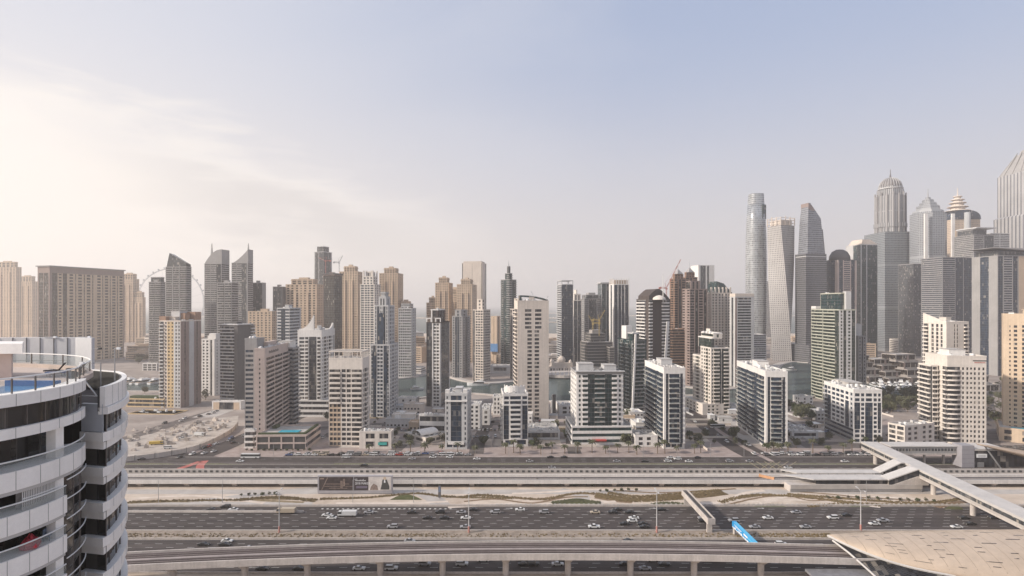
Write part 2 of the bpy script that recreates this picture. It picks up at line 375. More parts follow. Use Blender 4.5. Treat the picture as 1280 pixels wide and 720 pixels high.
        for i, (rect, face, u0, u1, z0, z1, gl) in enumerate(s.wins):
            if i < maxw:
                key = (round(u1-u0,2), round(z1-z0,2), gl.name)
                if key not in pan:
                    w_, h_ = u1-u0, z1-z0; mm = MB().box(0, w_, 0, .04, 0, h_)
                    pan[key] = mm.mesh('window', gl)
                x, y, rz = s.fpos(rect, face, u0, -.33)
                inst('window', pan[key], s.root, (x, y, z0), rz)
            else:
                R_ = rest.setdefault(gl.name, (MB(), gl))[0]; x0, x1, y0, y1 = rect
                if face == 'R': R_.box(x0+u0, x0+u1, y0+.33, y0+.37, z0, z1)
                elif face == 'L': R_.box(x0+.33, x0+.37, y1-u1, y1-u0, z0, z1)
                elif face == 'E': R_.box(x1-.37, x1-.33, y0+u0, y0+u1, z0, z1)
                else: R_.box(x1-u1, x1-u0, y1-.37, y1-.33, z0, z1)
        for R_, gl in rest.values(): tag(R_.obj('window', gl, s.root), kind='stuff')
        for (part, _), (m, mat) in s.parts.items(): m.obj(part.split('#')[0], mat, s.root)
        return s
def self_clear(cols): return not any(c[0] in 'wW' for c in cols)
def balcony_mb(c, w):
    m = MB(); o = 1.25
    if c == 'c':                                   # bowed slab
        k = 7; pts = [(w*i/k, -.35-o*1.1*sin(pi*i/k)) for i in range(k+1)]
        m.prism([(0,0)]+pts+[(w,0)], 0, .22)
        for i in range(k):
            (xa, ya), (xb, yb) = pts[i], pts[i+1]; m.prism([(xa,ya),(xb,yb),(xb,yb+.12),(xa,ya+.12)], .22, 1.15)
        return m
    if c == 'r': o = 1.15
    m.box(0, w, -o, 0, 0, .22)
    hgt = 1.3 if c == 'B' else 1.12
    m.box(0, w, -o, -o+.1, .22, hgt); m.box(0, .1, -o+.1, 0, .22, hgt); m.box(w-.1, w, -o+.1, 0, .22, hgt)
    return m
def inset(rect, l=0, r=0, f=0, b=0): return (rect[0]+l, rect[1]-r, rect[2]+f, rect[3]-b)
def uv_loft(name, secs, mat, parent=None, cap=True, smooth=False, loc=(0,0,0)):
    """rings of equal length lofted, UV = metres along the ring and height"""
    n = len(secs[0]); vs = []; fs = []; uvs = []
    per = [0]
    for i in range(n): per.append(per[-1]+(Vector(secs[0][i])-Vector(secs[0][(i+1)%n])).length)
    for r in secs: vs += [tuple(p) for p in r]
    for k in range(len(secs)-1):
        for i in range(n):
            j = (i+1)%n; o = k*n; fs.append((o+i,o+j,o+n+j,o+n+i))
            za, zb = secs[k][i][2], secs[k+1][i][2]; uvs += [(per[i],za),(per[i+1],secs[k][j][2]),(per[i+1],secs[k+1][j][2]),(per[i],zb)]
    if cap: o = (len(secs)-1)*n; fs.append(tuple(range(o, o+n))); uvs += [(0,-.01)]*n
    me = bpy.data.meshes.new(name); me.from_pydata(vs, [], fs); me.materials.append(mat); ul = me.uv_layers.new(name='UVMap')
    for i, q in enumerate(uvs): ul.data[i].uv = q
    if smooth:
        for p in me.polygons: p.use_smooth = True
    me.update(); return inst(name, me, parent, loc)
def ring(n, rx, ry, z, rot=0, cx=0, cy=0, p=2.0):
    r = []
    for i in range(n):
        t = 2*pi*i/n; c, s_ = cos(t), sin(t); x = rx*abs(c)**(2/p)*(1 if c >= 0 else -1); y = ry*abs(s_)**(2/p)*(1 if s_ >= 0 else -1)
        r.append((cx+x*cos(rot)-y*sin(rot), cy+x*sin(rot)+y*cos(rot), z))
    return r
def Bt(name, label, cat, xl, xc, xr, yt, d, a=0, **k): return Bd(name, label, cat, xl, xc, xr, d, a, **k)
# ================================================================ FIRST ROW (nearest towers)
def roofbox(b, rect, z, h, mat, part='penthouse'):
    b.box(part, mat, rect[0], rect[1], rect[2], rect[3], z+.05, z+h); b.box('penthouse_roof', ROOFM, rect[0]-.3, rect[1]+.3, rect[2]-.3, rect[3]+.3, z+h, z+h+.3)
FR = 'towers in the front row along the service road'
# pink tower with stacked long balconies
b = Bt('apartment_tower', 'pink tower with long dark balconies above a low car park with rooftop pool', 'tower', 322, 331, 366, 446, 408, 97, dp=7, w=70, group=FR, walls=(PINK, DGREY), lod=0, fh=3.3)
z = ZT(447, 408)
b.block(b.full, 0, z, 'w.18 B1.0 w.06 B1.0 w.06 B1 w.1', 'w.3 d.5 w.3', top=5.5)
b.box('sign_lettering', DARKM, -b.w/2+10, -b.w/2+34, -b.dp/2-.16, -b.dp/2-.03, z+2.2, z+2.7)
for i in range(14): b.box('sign_lettering', DARKM, -b.w/2+10+i*1.8, -b.w/2+11.1+i*1.8, -b.dp/2-.15, -b.dp/2-.04, z+2.9, z+3.6+.5*(i%3 == 0))
b.clutter(b.full, z+5.5, 14); b.done()
b = Bt('apartment_tower', 'slim grey tower of stacked window bands against the pink tower', 'tower', 306, 321, 322.5, 437, 412, 92, w=14, group=FR, walls=(GREY, DBROWN), glass=GBLUE, lod=0, fh=3.3)
z = ZT(437, 412); b.block(b.full, 0, z, 'w', 'w.1 h1.6 w.7', top=7); b.clutter(b.full, z+7, 5, False); b.done()
# white tower with the curved horn
b = Bt('apartment_tower', 'white tower with a curved horn on its roof and dark glass central strip', 'tower', 372, 402, 418.5, 413, 515, 88, group=FR, walls=(WHITE,), glass=GDARK, lod=0)
z = ZT(421, 515); R_ = b.full
b.block(R_, 14, z, 'w.2 o b1.3 o b1.3 o w.3 g.5 w.2', 'w.18 O O.1 b.5 w.1 g1.25 w.1 b.55 w.18', top=5)
b.block(inset(R_, -6, -3, -8, -6), 0, 14, 'h h h h', 'h h h', fh=4.6)
m = MB(); n = 14
for q in range(n):                                       # the horn: a concave quarter sweep
    t0, t1 = q/n, (q+1)/n; y0, y1 = R_[3]-1-t0*(b.dp*.62), R_[3]-1-t1*(b.dp*.62); h = 2+13*((q+.5)/n)**2.4
    m.box(R_[0]+.4, R_[0]+2.2, y1, y0, z+6, z+5+h)
m.obj('roof_horn', WHITE, b.root)
m = MB()
for q in range(10): h = 1+5.5*((q+.5)/10)**2; m.box(R_[1]-2-10+q, R_[1]-2-10+q+1, R_[2]+.5, R_[2]+2, z+6, z+5.6+h)
m.obj('roof_horn', WHITE, b.root)
b.clutter(inset(R_, 6, 4, 6, 12), z+5, 8); b.done()
# beige tower with rooftop pergola
b = Bt('apartment_tower', 'beige tower with a square open pergola crowning its roof', 'tower', 411, 453, 462, 449, 404, 88, group=FR, walls=(CREAM, SANDST), glass=GDARK, lod=0, fh=3.35)
z = ZT(461, 404); R_ = b.full
b.block(R_, 0, 30, 'o b1.4 o w.5', 'w.08 O.7~1 O.7~1 O.7~1 w.1 O.9 O.9 w.1 b1.9')
b.block(R_, 30, z, 'o b1.4 o w.5', 'B2.1 w.1 O.9 O.9 w.1 B1.9', top=6.5)
zt = z+6.5
for (x0,x1,y0,y1) in ((R_[0],R_[1],R_[2],R_[2]+.8),(R_[0],R_[1],R_[3]-.8,R_[3]),(R_[0],R_[0]+.8,R_[2]+.8,R_[3]-.8),(R_[1]-.8,R_[1],R_[2]+.8,R_[3]-.8)): b.box('pergola_beam', CREAM, x0,x1,y0,y1, zt+5.2, zt+6)
for i in range(8):
    for (px, py) in ((R_[0]+.2, R_[2]+.3+i*(b.dp-1.2)/7), (R_[0]+.6+i*(b.w-1.6)/7, R_[2]+.25)): b.box('pergola_post', CREAM, px, px+.45, py, py+.45, zt+1.1, zt+5.2)
for i in range(9): yy = R_[2]+2+i*(b.dp-4)/8; b.box('pergola_beam', CREAM, R_[0]+.8, R_[1]-.8, yy, yy+.35, zt+5.25, zt+5.7)
b.clutter(inset(R_, 4, 4, 4, 4), zt, 7); b.done()
# ornate grey-blue tower
b = Bt('apartment_tower', 'tall stepped grey tower with tall arched dark glass bays and a square crown', 'tower', 463, 487, 498, 432, 507, 84, group=FR, walls=(LGREY, GREY), glass=GBLUE, lod=0, fh=3.4)
R_ = b.full; z1, z2 = ZT(432, 507), ZT(383, 507)
b.block(R_, 0, z1, 'w.2 o w.15 O.9 w.15 o o w.2', 'w.15 t.55 g.9 w.15 O.8 O.8 w.15 g.9 t.55 w.15')
r2 = inset(R_, 3.5, 3.5, 2.5, 2.5); b.block(r2, z1, z2, 'w.2 o w.15 O.9 w.15 o o w.2', 'w.2 t.7 w.2 g1.0 w.2 o.6 o.6 w.2 g1.0 w.2 t.7 w.2')
r3 = inset(r2, 3, 3, 3, 3); z3 = ZT(372, 507); b.block(r3, z2, z3, 'w t w', 'w.5 t w.3 t w.5', fh=7)
r4 = inset(r3, 1.5, 1.5, 1.5, 1.5); b.block(r4, z3, ZT(365.5, 507), 'w', 'w', parapet=.6); b.box('cornice', LGREY, r4[0]-1, r4[1]+1, r4[2]-1, r4[3]+1, ZT(366.5,507), ZT(365.3,507))
for (py, hh, gz) in ((.2, 1.5, z1-7), (.8, 1.5, z1-7), (.5, 2.6, z2-9)):   # arched bays
    yy = R_[2]+b.dp*py; m = MB(); n = 10; xx = R_[0] if gz < z1 else r2[0]
    pts = [(yy-hh, gz-26)]+[(yy-hh*cos(pi*i/n), gz+hh*1.3*sin(pi*i/n)) for i in range(n+1)]+[(yy+hh, gz-26)]
    k = len(pts); o = len(m.v); m.v += [(xx-.5, p[0], p[1]) for p in pts]+[(xx+.02, p[0], p[1]) for p in pts]
    m.f.append(tuple(range(k)));  
    for i in range(k): j = (i+1)%k; m.f.append((i, j, k+j, k+i))
    m.obj('arched_bay', GBLUE, b.root)
b.done()
# dark tower with white frame
b = Bt('apartment_tower', 'slim dark tower with a white window strip between white corner frames', 'tower', 533, 551, 562, 404, 560, 80, group=FR, walls=(DBROWN, WHITE, GREY), glass=GDARK, lod=0, fh=3.3)
R_ = b.full; z = ZT(404, 560)
b.block(R_, 0, z, 'w.1~1 g1.2~2 g1.2~2 w.12~1', 'w.12 g.85 W.16~1 O.5~1 O.5~1 W.16~1 w.1')
for (q0,q1) in ((0,.36),(.62,1)): b.box('roof_frame', WHITE, R_[0]-.3, R_[0]+.7, R_[3]-b.dp*q1, R_[3]-b.dp*q0, z+4.2, z+5.2); b.box('roof_frame', WHITE, R_[0]-.3, R_[0]+.7, R_[3]-b.dp*q1, R_[3]-b.dp*q1+.9, z+1.1, z+4.2); b.box('roof_frame', WHITE, R_[0]-.3, R_[0]+.7, R_[3]-b.dp*q0-.9, R_[3]-b.dp*q0, z+1.1, z+4.2)
b.block(inset(R_, 4, 3, 4, 3), z, ZT(388, 560), 'w.3 t w.3 t w.3', 'w.4~1 t w.4', par_mat=WHITE); b.clutter(inset(R_, 5, 4, 5, 4), ZT(388,560), 4, False); b.done()
# small blue-glass tower
b = Bt('office_tower', 'short pale block with one broad blue glass strip down its front', 'tower', 556.5, 584, 586, 494.5, 397, 88, w=27, group=FR, walls=(LGREY, WHITE), glass=GBLUE, lod=0, fh=3.4)
R_ = b.full; z = ZT(494.5, 397)
b.block(R_, 5, z, 'w o o o o w', 'w.08 o.35 w.3 g1.4 w.3 o.35 w.08', top=0, parapet=1.6)
b.block(inset(R_, -1, -1, 0, 0), 0, 5, 'O O O O', 'w.2 O O O w.2', fh=5, roof=False)
b.box('front_band', WHITE, R_[0]-1.0, R_[0]-.06, R_[2], R_[3], z-4.2, z-3.2)
b.box('lobby_fascia', WHITE, R_[0]-1.6, R_[0]-1.1, R_[2]+2, R_[3]-2, 3.4, 5.6)
b.clutter(R_, z, 16); b.box('parapet_block', WHITE, R_[0], R_[0]+3, R_[3]-3, R_[3], z+1.6, z+4); b.box('parapet_block', WHITE, R_[0], R_[0]+3, R_[2], R_[2]+3, z+1.6, z+4); b.done()
# white tower with navy side strips
b = Bt('apartment_tower', 'white tower with stacked balconies between two navy glass strips and curved roof screen', 'tower', 627, 629, 660, 493, 404, 4, dp=28, group=FR, walls=(WHITE, LGREY), glass=GBLUE, lod=0, fh=3.35)
R_ = b.full; z = ZT(495, 404)
b.block(R_, 5, z-6.8, 'w.06 g.8 w.25 B1.5 w.25 g.8 w.06', 'o b o b o'); b.block(R_, z-6.8, z, 'w.06 O.8 w.1 b1.5 w.1 O.8 w.06', 'o b o b o', roof=True, parapet=1.5)
b.block(inset(R_, 0, 0, -.5, 0), 0, 5, 'w.1 O w.1 O w.1', 'O O O', fh=5, roof=False)
m = MB(); n = 12; r = 7.5
for i in range(n):
    a0, a1 = pi*i/n, pi*(i+1)/n; m.prism([(r*cos(a0), -3-r*.8*sin(a0)), (r*cos(a1), -3-r*.8*sin(a1)), ((r-.4)*cos(a1), -3-(r-.4)*.8*sin(a1)), ((r-.4)*cos(a0), -3-(r-.4)*.8*sin(a0))], z+1, z+5.5+1.0*(i%2))
m.obj('roof_screen', WHITE, b.root); b.clutter(R_, z, 14); b.done()
# tall beige tower with black window columns
b = Bt('apartment_tower', 'tall plain beige tower with two columns of black windows and a dark arched crown', 'tower', 635.5, 647, 686, 386, 492, 6, dp=26, group=FR, walls=(PALE, WHITE), glass=GDARK, lod=0, fh=3.45)
R_ = b.full; z = ZT(386, 492); z5 = z-18
b.block(R_, 0, z5, 'w1.05 O.62 w.2 O.62 w1.05', 'w.15 b.8 b.8 b.8 w.15', roof=False); b.block(R_, z5, z, 'w.75 O.9 w.24 O.9 w.75', 'w.15 b.8 b.8 b.8 w.15', top=6)
z += 6; m = MB(); n = 14
arc = [(-10+24*i/n, z+1.2+4.5*sin(pi*.5+pi*.5*(i/n))**.6+(.0)) for i in range(n+1)]
for (xa,za),(xb,zb) in zip(arc, arc[1:]): m.loft([[(xa,-4,za-1.4),(xa,6,za-1.4),(xa,6,za),(xa,-4,za)],[(xb,-4,zb-1.4),(xb,6,zb-1.4),(xb,6,zb),(xb,-4,zb)]])
m.box(-10.5, -9, -4, 6, z, z+5.6); m.box(13.2, 14.2, -4, 6, z, z+2); m.obj('roof_arch', GTEAL, b.root)
b.clutter(inset(R_, 7, 7, 3, 8), z, 14); b.done()
# broad green-blue glass tower on podium
b = Bt('office_tower', 'broad white tower with a dark teal glass centre above a white car park podium', 'tower', 717, 720.5, 779, 465, 410, 2, dp=30, group=FR, walls=(WHITE, LGREY), glass=GTEAL, lod=0, fh=3.35)
R_ = b.full; z = ZT(468, 410)
b.block(inset(R_, -3.5, -6, -2, -4), 0, 12.5, 'w.06 h h h h h h w.06', 'w.1 h h h w.1', fh=4.1)
b.block(R_, 12.5, z, 'w.2 o.6 w.12 B.75 g1.05 r1.5 g1.05 B.75 w.12 o.6 w.2', 'w.2 o o o o w.2', parapet=1.8, par_mat=GREY)
b.box('roof_canopy', LGREY, R_[0]-.9, R_[1]+.9, R_[2]-1.6, R_[2]+1, z+1.9, z+2.5)
roofbox(b, (-14, -3, -6, 6), z, 6.5, LGREY); roofbox(b, (5, 14, -5, 7), z, 5.2, LGREY, 'plant_room')
b.box('shop_canopy', REDM, -6, 4, R_[2]-4.5, R_[2]-2.1, 3.2, 4.2)
b.clutter(R_, z, 26, False); b.done()
# teal tower with white fin
b = Bt('apartment_tower', 'teal glass tower with one white slanting fin rising above its balconies', 'tower', 778, 790, 808.5, 424, 516, 14, dp=30, group=FR, walls=(LGREY, GRN), glass=GTEAL, lod=0, fh=3.4)
R_ = b.full; z = ZT(426, 516)
b.block(R_, 0, z, 'w.06 r1 r1 r1 g.5', 'g r.9 g r.9 g', par_mat=GTEAL)
m = MB(); m.loft([[(R_[0]-1,R_[2]-1.9,0),(R_[0]+.6,R_[2]-1.9,0),(R_[0]+.6,R_[2]-.2,0),(R_[0]-1,R_[2]-.2,0)],[(R_[0]+2.4,R_[2]-1.9,z+6),(R_[0]+3.8,R_[2]-1.9,z+6),(R_[0]+3.8,R_[2]-.2,z+6),(R_[0]+2.4,R_[2]-.2,z+6)]]); m.obj('slanting_fin', WHITE, b.root)
b.block(inset(R_, 2, 6, 3, 8), z, z+6, 'g g', 'g g'); b.box('stair_tower', WHITE, R_[0]+.5, R_[0]+6, -2, 8, z+.1, ZT(408, 516)); b.clutter(R_, z+6, 4, False); b.done()
# white tower with curved parapet, left of the diagonal street
for (xl,xc,xr,yt,d,a,lab,ch) in ((806,830,856.5,463,396,1,'white slab tower left of the diagonal street, balconies stacked on its long side',1),(921,957,984.5,467,400,-7,'white slab tower right of the diagonal street, balconies and blue glass on its long side',2)):
    b = Bt('apartment_tower', lab, 'tower', xl, xc, xr, yt, d, a, group=FR, walls=(WHITE, GREY), glass=GBLUE, lod=0, fh=3.35)
    R_ = b.full; z = ZT(yt+4, d)
    b.block(R_, 4, z, 'w.35 g.5 w.1 r1.9 w.1 g.5 w.4', 'w.06 r1.1 r1.1 g.5 r1.1 g.9 r1.1 w.25' if ch == 2 else 'w.06 r1.1 r1.1 r1.1 g.6 r1.1 w.25', top=3.0)
    b.block(inset(R_, 0, 0, 1.5, 0), 0, 4, 'w.3 O O O w.3', 'O O O O O', fh=4, roof=False)
    roofbox(b, (-3, 5, -4, 9), z+3, 4.5, LGREY if ch == 1 else WHITE)
    for q in range(5): b.box('roof_frame', WHITE, R_[0]+.6+q*(b.w-1.6)/4, R_[0]+1.1+q*(b.w-1.6)/4, R_[2]+1, R_[2]+1.5, z+4.1, z+5.2)
    b.clutter(R_, z+3, 22, False); b.done()
# cream tower on the corner behind the street
b = Bt('apartment_tower', 'cream tower stepping up to a dark glass penthouse behind the diagonal street', 'tower', 866, 888.5, 912, 436, 520, 5, group=FR, walls=(CREAM, WHITE), glass=GGREEN, lod=0, fh=3.4)
R_ = b.full; z = ZT(436, 520)
b.block(inset(R_, 0, 0, 0, b.dp*.45), 0, z, 'w.1 o.5 b1 g.4 w.1 g.4 b1 w.12', 'w.15 o o b o w.15')
b.block(inset(R_, 0, 2, b.dp*.55, 0), 0, z-9, 'w', 'w.15 o o b b o w.15')
r2 = inset(R_, 3, 12, 5, 6); b.block(r2, z, ZT(424, 520), 'g g g', 'g g g g', par_mat=WHITE, glass=GGREEN); b.block(inset(r2, 2, -8, 1, 2), ZT(424,520), ZT(418,520), 'w O w', 'h', par_mat=WHITE)
b.block(inset(R_, -8, 6, -1, -12), 0, 9, 'w o o o w', 'w o o o o o w', par_mat=CREAM); b.clutter(inset(r2, 2, 0, 1, 2), ZT(418,520), 6); b.done()
# white and navy lower block
b = Bt('apartment_tower', 'squat white block with navy glass panels set into both faces, long flat roof', 'tower', 1030, 1067, 1102.5, 489, 414, -4, group=FR, walls=(WHITE, LGREY, GREY), glass=GBLUE, lod=0, fh=3.4)
R_ = b.full; z = ZT(491, 414)
b.block(R_, 10, z-7, 'w.12 g.85 w.05 O.6 w.05 g1.1 w.05 O.6 w.05 g.5 w.1', 'b.6~1 g.6 w.1 O.7 O.7 O.7 w.1 g.6 w.1 o.6~1', roof=False)
b.block(R_, z-7, z, 'w.12 O.85 w.05 O.6 w.05 O1.1 w.05 O.6 w.05 O.5 w.1', 'b.6~1 O.6 w.1 O.7 O.7 O.7 w.1 O.6 w.1 o.6~1', top=1.5)
b.block(R_, 0, 10, 'w.12 O.85 w.05 O.6 w.05 g1.1 w.05 O.6 w.05 O.5 w.1', 'h~2 h~2 h~2 h~2', fh=3.3, roof=False)
roofbox(b, (-2, 8, 0, 22), z+1.5, 2.6, ROOFM); b.clutter(R_, z+1.5, 30, False); b.done()
# cream tower with curved balconies by the footbridge
b = Bt('apartment_tower', 'cream tower with a curved stack of balconies at its corner beside the covered footbridge', 'tower', 1160, 1184, 1233, 446, 414, -8, dp=28, group=FR, walls=(CREAM, WHITE), glass=GDARK, lod=0, fh=3.35)
R_ = b.full; z = ZT(458, 414)
b.block(R_, 0, z, 'c1.7 w.08 o.55 o.55 s.4 o.55 o.55 o.55 w.08', 'w.1 o o w.2 b.6', top=6.8)
b.box('roof_sign', DARKM, 4, 13, R_[2]-.22, R_[2]-.08, z+4.0, z+4.7); b.box('roof_sign', REDM, 5, 12, R_[2]-.22, R_[2]-.08, z+2.8, z+3.2)
b.block((R_[0]-6, R_[0]-1.2, R_[2]+9, R_[3]-3), 0, z-1, 'g.5 w.1 b1.6 w.1', 'b b b'); b.box('link_glazing', GBLUE, R_[0]-1.2, R_[0]-.1, R_[2]+10, R_[3]-4, 0, z-2)
roofbox(b, (-6, 5, -4, 8), z+6.8, 4.5, WHITE); b.clutter(R_, z+6.8, 10, False); b.done()
b = Bt('apartment_tower', 'pale tower with a pointed sail wall on its roof behind the cream tower', 'tower', 1159.5, 1183, 1211, 405, 485, 6, dp=24, group=FR, walls=(CREAM, SANDST), glass=GDARK, lod=0, fh=3.35)
R_ = b.full; z = ZT(405, 485)
b.block(R_, 0, z, 'w.9 t.25 w.1 t.25 w.7 b.5 w.1', 'b.7 w.3 t.5 w.1 t.5 w.1 t.4 w.4', top=1)
m = MB(); m.loft([[(R_[0]-.15,R_[2],z),(R_[0]+.8,R_[2],z),(R_[0]+.8,R_[3],z),(R_[0]-.15,R_[3],z)],[(R_[0]-.15,R_[2],z+1.5),(R_[0]+.8,R_[2],z+1.5),(R_[0]+.8,R_[3],z+9),(R_[0]-.15,R_[3],z+9)]]); m.obj('sail_wall', CREAM, b.root)
b.clutter(inset(R_, 6), z+1, 12); b.done()
# tan tower at the right edge
b = Bt('apartment_tower', 'tall tan tower at the right with pale balcony column and dark recessed slot', 'tower', 1250, 1254, 1330, 394, 432, -38, dp=22, w=44, group=FR, walls=(TAN, YEL), glass=GDARK, lod=0, fh=3.3)
R_ = b.full; z = ZT(394, 432)
b.block(R_, 7, z-7, 'w.35 d.35 o.5 w.25 b.75 w.2 x1.2 w.2 b.75 w.25 o.5 d.35 w.35', 'w.3 o o w.3', top=7); b.block(inset(R_, -3, 0, -16, 0), 0, 9, 'w.5 O w O w O w O w O', 'O O O', fh=4.5); b.clutter(R_, z, 8)
b.box('pool_water', pmat('pool_blue', (.05,.42,.55), rough=.1, var=.05), R_[0]+4, R_[1]-10, R_[2]-13, R_[2]-4, 9.1, 9.35); b.done()

# ---------------------------------------------------------------- low buildings of the front row
FL = 'low buildings between the front row towers'
def low(name, label, cat, xl, xc, xr, yt, d, a, R, Lf, walls, glass=GDARK, n=8, fh=3.5, group=FL, clut=True, **k):
    b = Bd(name, label, cat, xl, xc, xr, d, a, group=group, walls=walls, glass=glass, lod=0, fh=fh, **k)
    z = ZT(yt, d); b.block(b.full, 0, z, R, Lf)
    if clut: b.clutter(b.full, z, n, False)
    return b, z
b, z = low('car_park_building', 'open sided pink car park with hedges and pool on its roof', 'car park', 320, 383, 401, 545, 394, 92, 'h h h h', 'w.1 x1 w.12 x1 w.12 x1 w.12 x1 w.1', (PINK,), fh=4, clut=False)
R_ = b.full; b.box('pool_water', MATS['pool_blue'], R_[0]+6, R_[1]-16, -8, 6, z+.2, z+.5)
HEDGE = pmat('hedge_green', (.055,.075,.03), rough=.9, var=.4, scale=1.2, bump=.8)
for (x0,x1,y0,y1) in ((R_[0]+1,R_[0]+3,R_[2]+1,R_[3]-1),(R_[0]+3,R_[1]-2,R_[2]+1,R_[2]+2.6),(R_[0]+24,R_[1]-2,R_[3]-5,R_[3]-2)): b.box('roof_hedge', HEDGE, x0,x1,y0,y1, z+.06, z+2.0)
b.done()
b, z = low('stair_block', 'white zigzag stair tower at the corner of the pink car park', 'stair tower', 305.5, 318, 321, 539, 400, 90, 'B', 'B', (WHITE,), fh=3.6, n=1); b.done()
b, z = low('podium_building', 'long low cream shop building beside the pergola tower', 'shops', 449, 489, 492, 541, 398, 90, 'o o o', 'w.6 O1.2 w.3 O1.2 w.2', (CREAM, WHITE), n=14, fh=5.5); b.box('shop_sign', pmat('teal_sign', (.05,.35,.32), rough=.5), b.full[0]-.25, b.full[0]-.1, -b.dp/2+3, -b.dp/2+9, 2.5, 4.5); b.done()
b, z = low('hall_building', 'low cream hall with a white vaulted entrance roof', 'hall', 506, 532, 557, 549, 412, 45, 'O O O O', 'w.2 O O w.2', (CREAM, WHITE), n=10, fh=5)
m = MB(); n = 10
for i in range(n): a0, a1 = pi*i/n, pi*(i+1)/n; m.prism([(-2,0),(-2,.1),(12,.1),(12,0)], 0, .01) if 0 else None
for i in range(n):
    a0, a1 = pi*i/n, pi*(i+1)/n; m.loft([[(-8, 6*cos(a0), z+1.2+3*sin(a0)), (8, 6*cos(a0), z+1.2+3*sin(a0)), (8, 5.7*cos(a0), z+.9+3*sin(a0)), (-8, 5.7*cos(a0), z+.9+3*sin(a0))], [(-8, 6*cos(a1), z+1.2+3*sin(a1)), (8, 6*cos(a1), z+1.2+3*sin(a1)), (8, 5.7*cos(a1), z+.9+3*sin(a1)), (-8, 5.7*cos(a1), z+.9+3*sin(a1))]])
m.obj('vaulted_roof', WHITE, b.root); b.done()
b, z = low('pavilion_building', 'long pale flat roofed hall behind the vaulted entrance', 'hall', 524, 556, 557, 520, 440, 86, 'O O', 'h h h', (WHITE,), n=6, fh=7); b.done()
b, z = low('office_building', 'grey two storey office with a flat roof and gravel ballast', 'office', 655, 657, 700, 541, 424, 2, 'w.2 H1 H1 H1 w.2', 'h h', (LGREY, WHITE), n=14, dp=30); b.done()
b, z = low('ramp_house', 'small white flat roofed house beside the teal podium tower', 'house', 792, 794, 822, 546, 404, 1, 'w.5 O.8 w.5 O.8 w', 'w O w', (WHITE,), n=4, dp=18); b.done()
b, z = low('office_building', 'low grey office block with blue shopfront between the white towers', 'office', 984, 990, 1023, 541, 428, 0, 'w.2 h1 h1 w.2', 'w.2 O O w.2', (LGREY, GREY), n=12, dp=24); b.done()
b, z = low('podium_building', 'curved cream podium under the cream tower beside the footbridge', 'shops', 1110, 1131, 1168, 534, 402, 20, 'w.3 o o w.4 o o w.2', 'w.2 H1.2 w.3 H1.2 w.2', (CREAM,), n=10); b.done()
b, z = low('pavilion_building', 'white framed pavilion with one wide dark screen facing the street', 'pavilion', 265, 301, 306, 503, 545, 88, 'w', 'w.1 w.45~1 g1.1 w.45~1 w.1', (WHITE, SANDST), n=3, fh=9); b.done()
b, z = low('terrace_building', 'low yellow terraced building with planted roofs by the water', 'terraces', 158, 205, 222, 500, 556, 84, 'H H H', 'w.1 H H H H', (YEL, SANDST), n=8, fh=4)
b.box('roof_hedge', HEDGE, b.full[0]+2, b.full[0]+9, b.full[2]+2, b.full[3]-2, z+.06, z+3); b.done()
b, z = low('terrace_building', 'yellow shop terrace with a long awning at the foot of the orange tower', 'terraces', 160, 218, 235, 519, 520, 86, 'H H H', 'w.1 H H H H H', (YEL, SANDST), n=8, fh=4); b.done()
b, z = low('waterfront_house', 'white four storey villa block with square balconies across the far creek', 'villa', 178, 196, 201, 455, 860, 86, 'o o', 'w.2 x w.2 x w.2 x w.2', (WHITE,), n=3, fh=4); b.done()
for (xl,xc,xr,yt,d,lab) in ((586,600,603,507,455,'white sail shaped pavilion by the marina between the front towers'),(603,612,613,510,480,'pale cube house behind the small glass tower'),(616,626,627,497,520,'white waterside villa with dark windows near the white tower'),(596,612,614,513,476,'low cream hall roof beside the marina road')):
    b, z = low('waterfront_house', lab, 'house', xl, xc, xr, yt, d, 87, 'o o', 'w.2 o o w.2', (WHITE, CREAM), n=3, w=16); b.done()
b, z = low('clubhouse_building', 'round ended white clubhouse with a dark chimney tower at the marina edge', 'clubhouse', 697, 699, 717, 508, 520, 3, 'w.6 O w.3 O', 'w', (WHITE, LGREY), n=5, dp=24)
b.box('chimney_tower', DGREY, -b.w/2-5, -b.w/2-2, -4, 0, 0, ZT(495,520)); b.box('chimney_tower', WHITE, -b.w/2-6.2, -b.w/2-5, -4, 0, 0, ZT(503,520)); b.done()
b, z = low('waterfront_house', 'white two storey house right of the cream tower by the water', 'house', 912, 914, 926, 509, 540, 0, 'o o o', 'o o', (WHITE,), n=3, dp=16); b.done()
b, z = low('waterfront_house', 'pale stepped villa at the foot of the green glass tower', 'house', 991, 1000, 1016, 497, 575, 8, 'w o w o', 'w o o', (WHITE, CREAM), n=4); b.done()
b, z = low('waterfront_house', 'long white house in front of the stepped grey tower at the dock', 'house', 497, 520, 524, 499, 560, 85, 'o o', 'w o w o w', (WHITE,), n=3); b.done()
b, z = low('waterfront_house', 'low white terrace of boat offices on the far quay', 'house', 497, 526, 532, 461, 830, 82, 'h h', 'h h h h', (WHITE,), n=3); b.done()
b, z = low('waterfront_house', 'cream apartment house on the far quay left of the round towers', 'house', 563, 582, 588, 455, 800, 70, 'o o o', 'o o b o o', (CREAM,), n=5); b.done()
b, z = low('pavilion_building', 'arched pale hall on the far quay between the round towers', 'hall', 612, 638, 640, 459, 830, 86, 'w', 'w.3 h w.3', (LGREY,), n=3, fh=6); b.done()
b, z = low('villa_building', 'tall sand coloured villa in front of the hazy far quay', 'villa', 620, 636, 640, 444, 900, 80, 'o o', 'o w o o', (SANDST,), n=4); b.done()
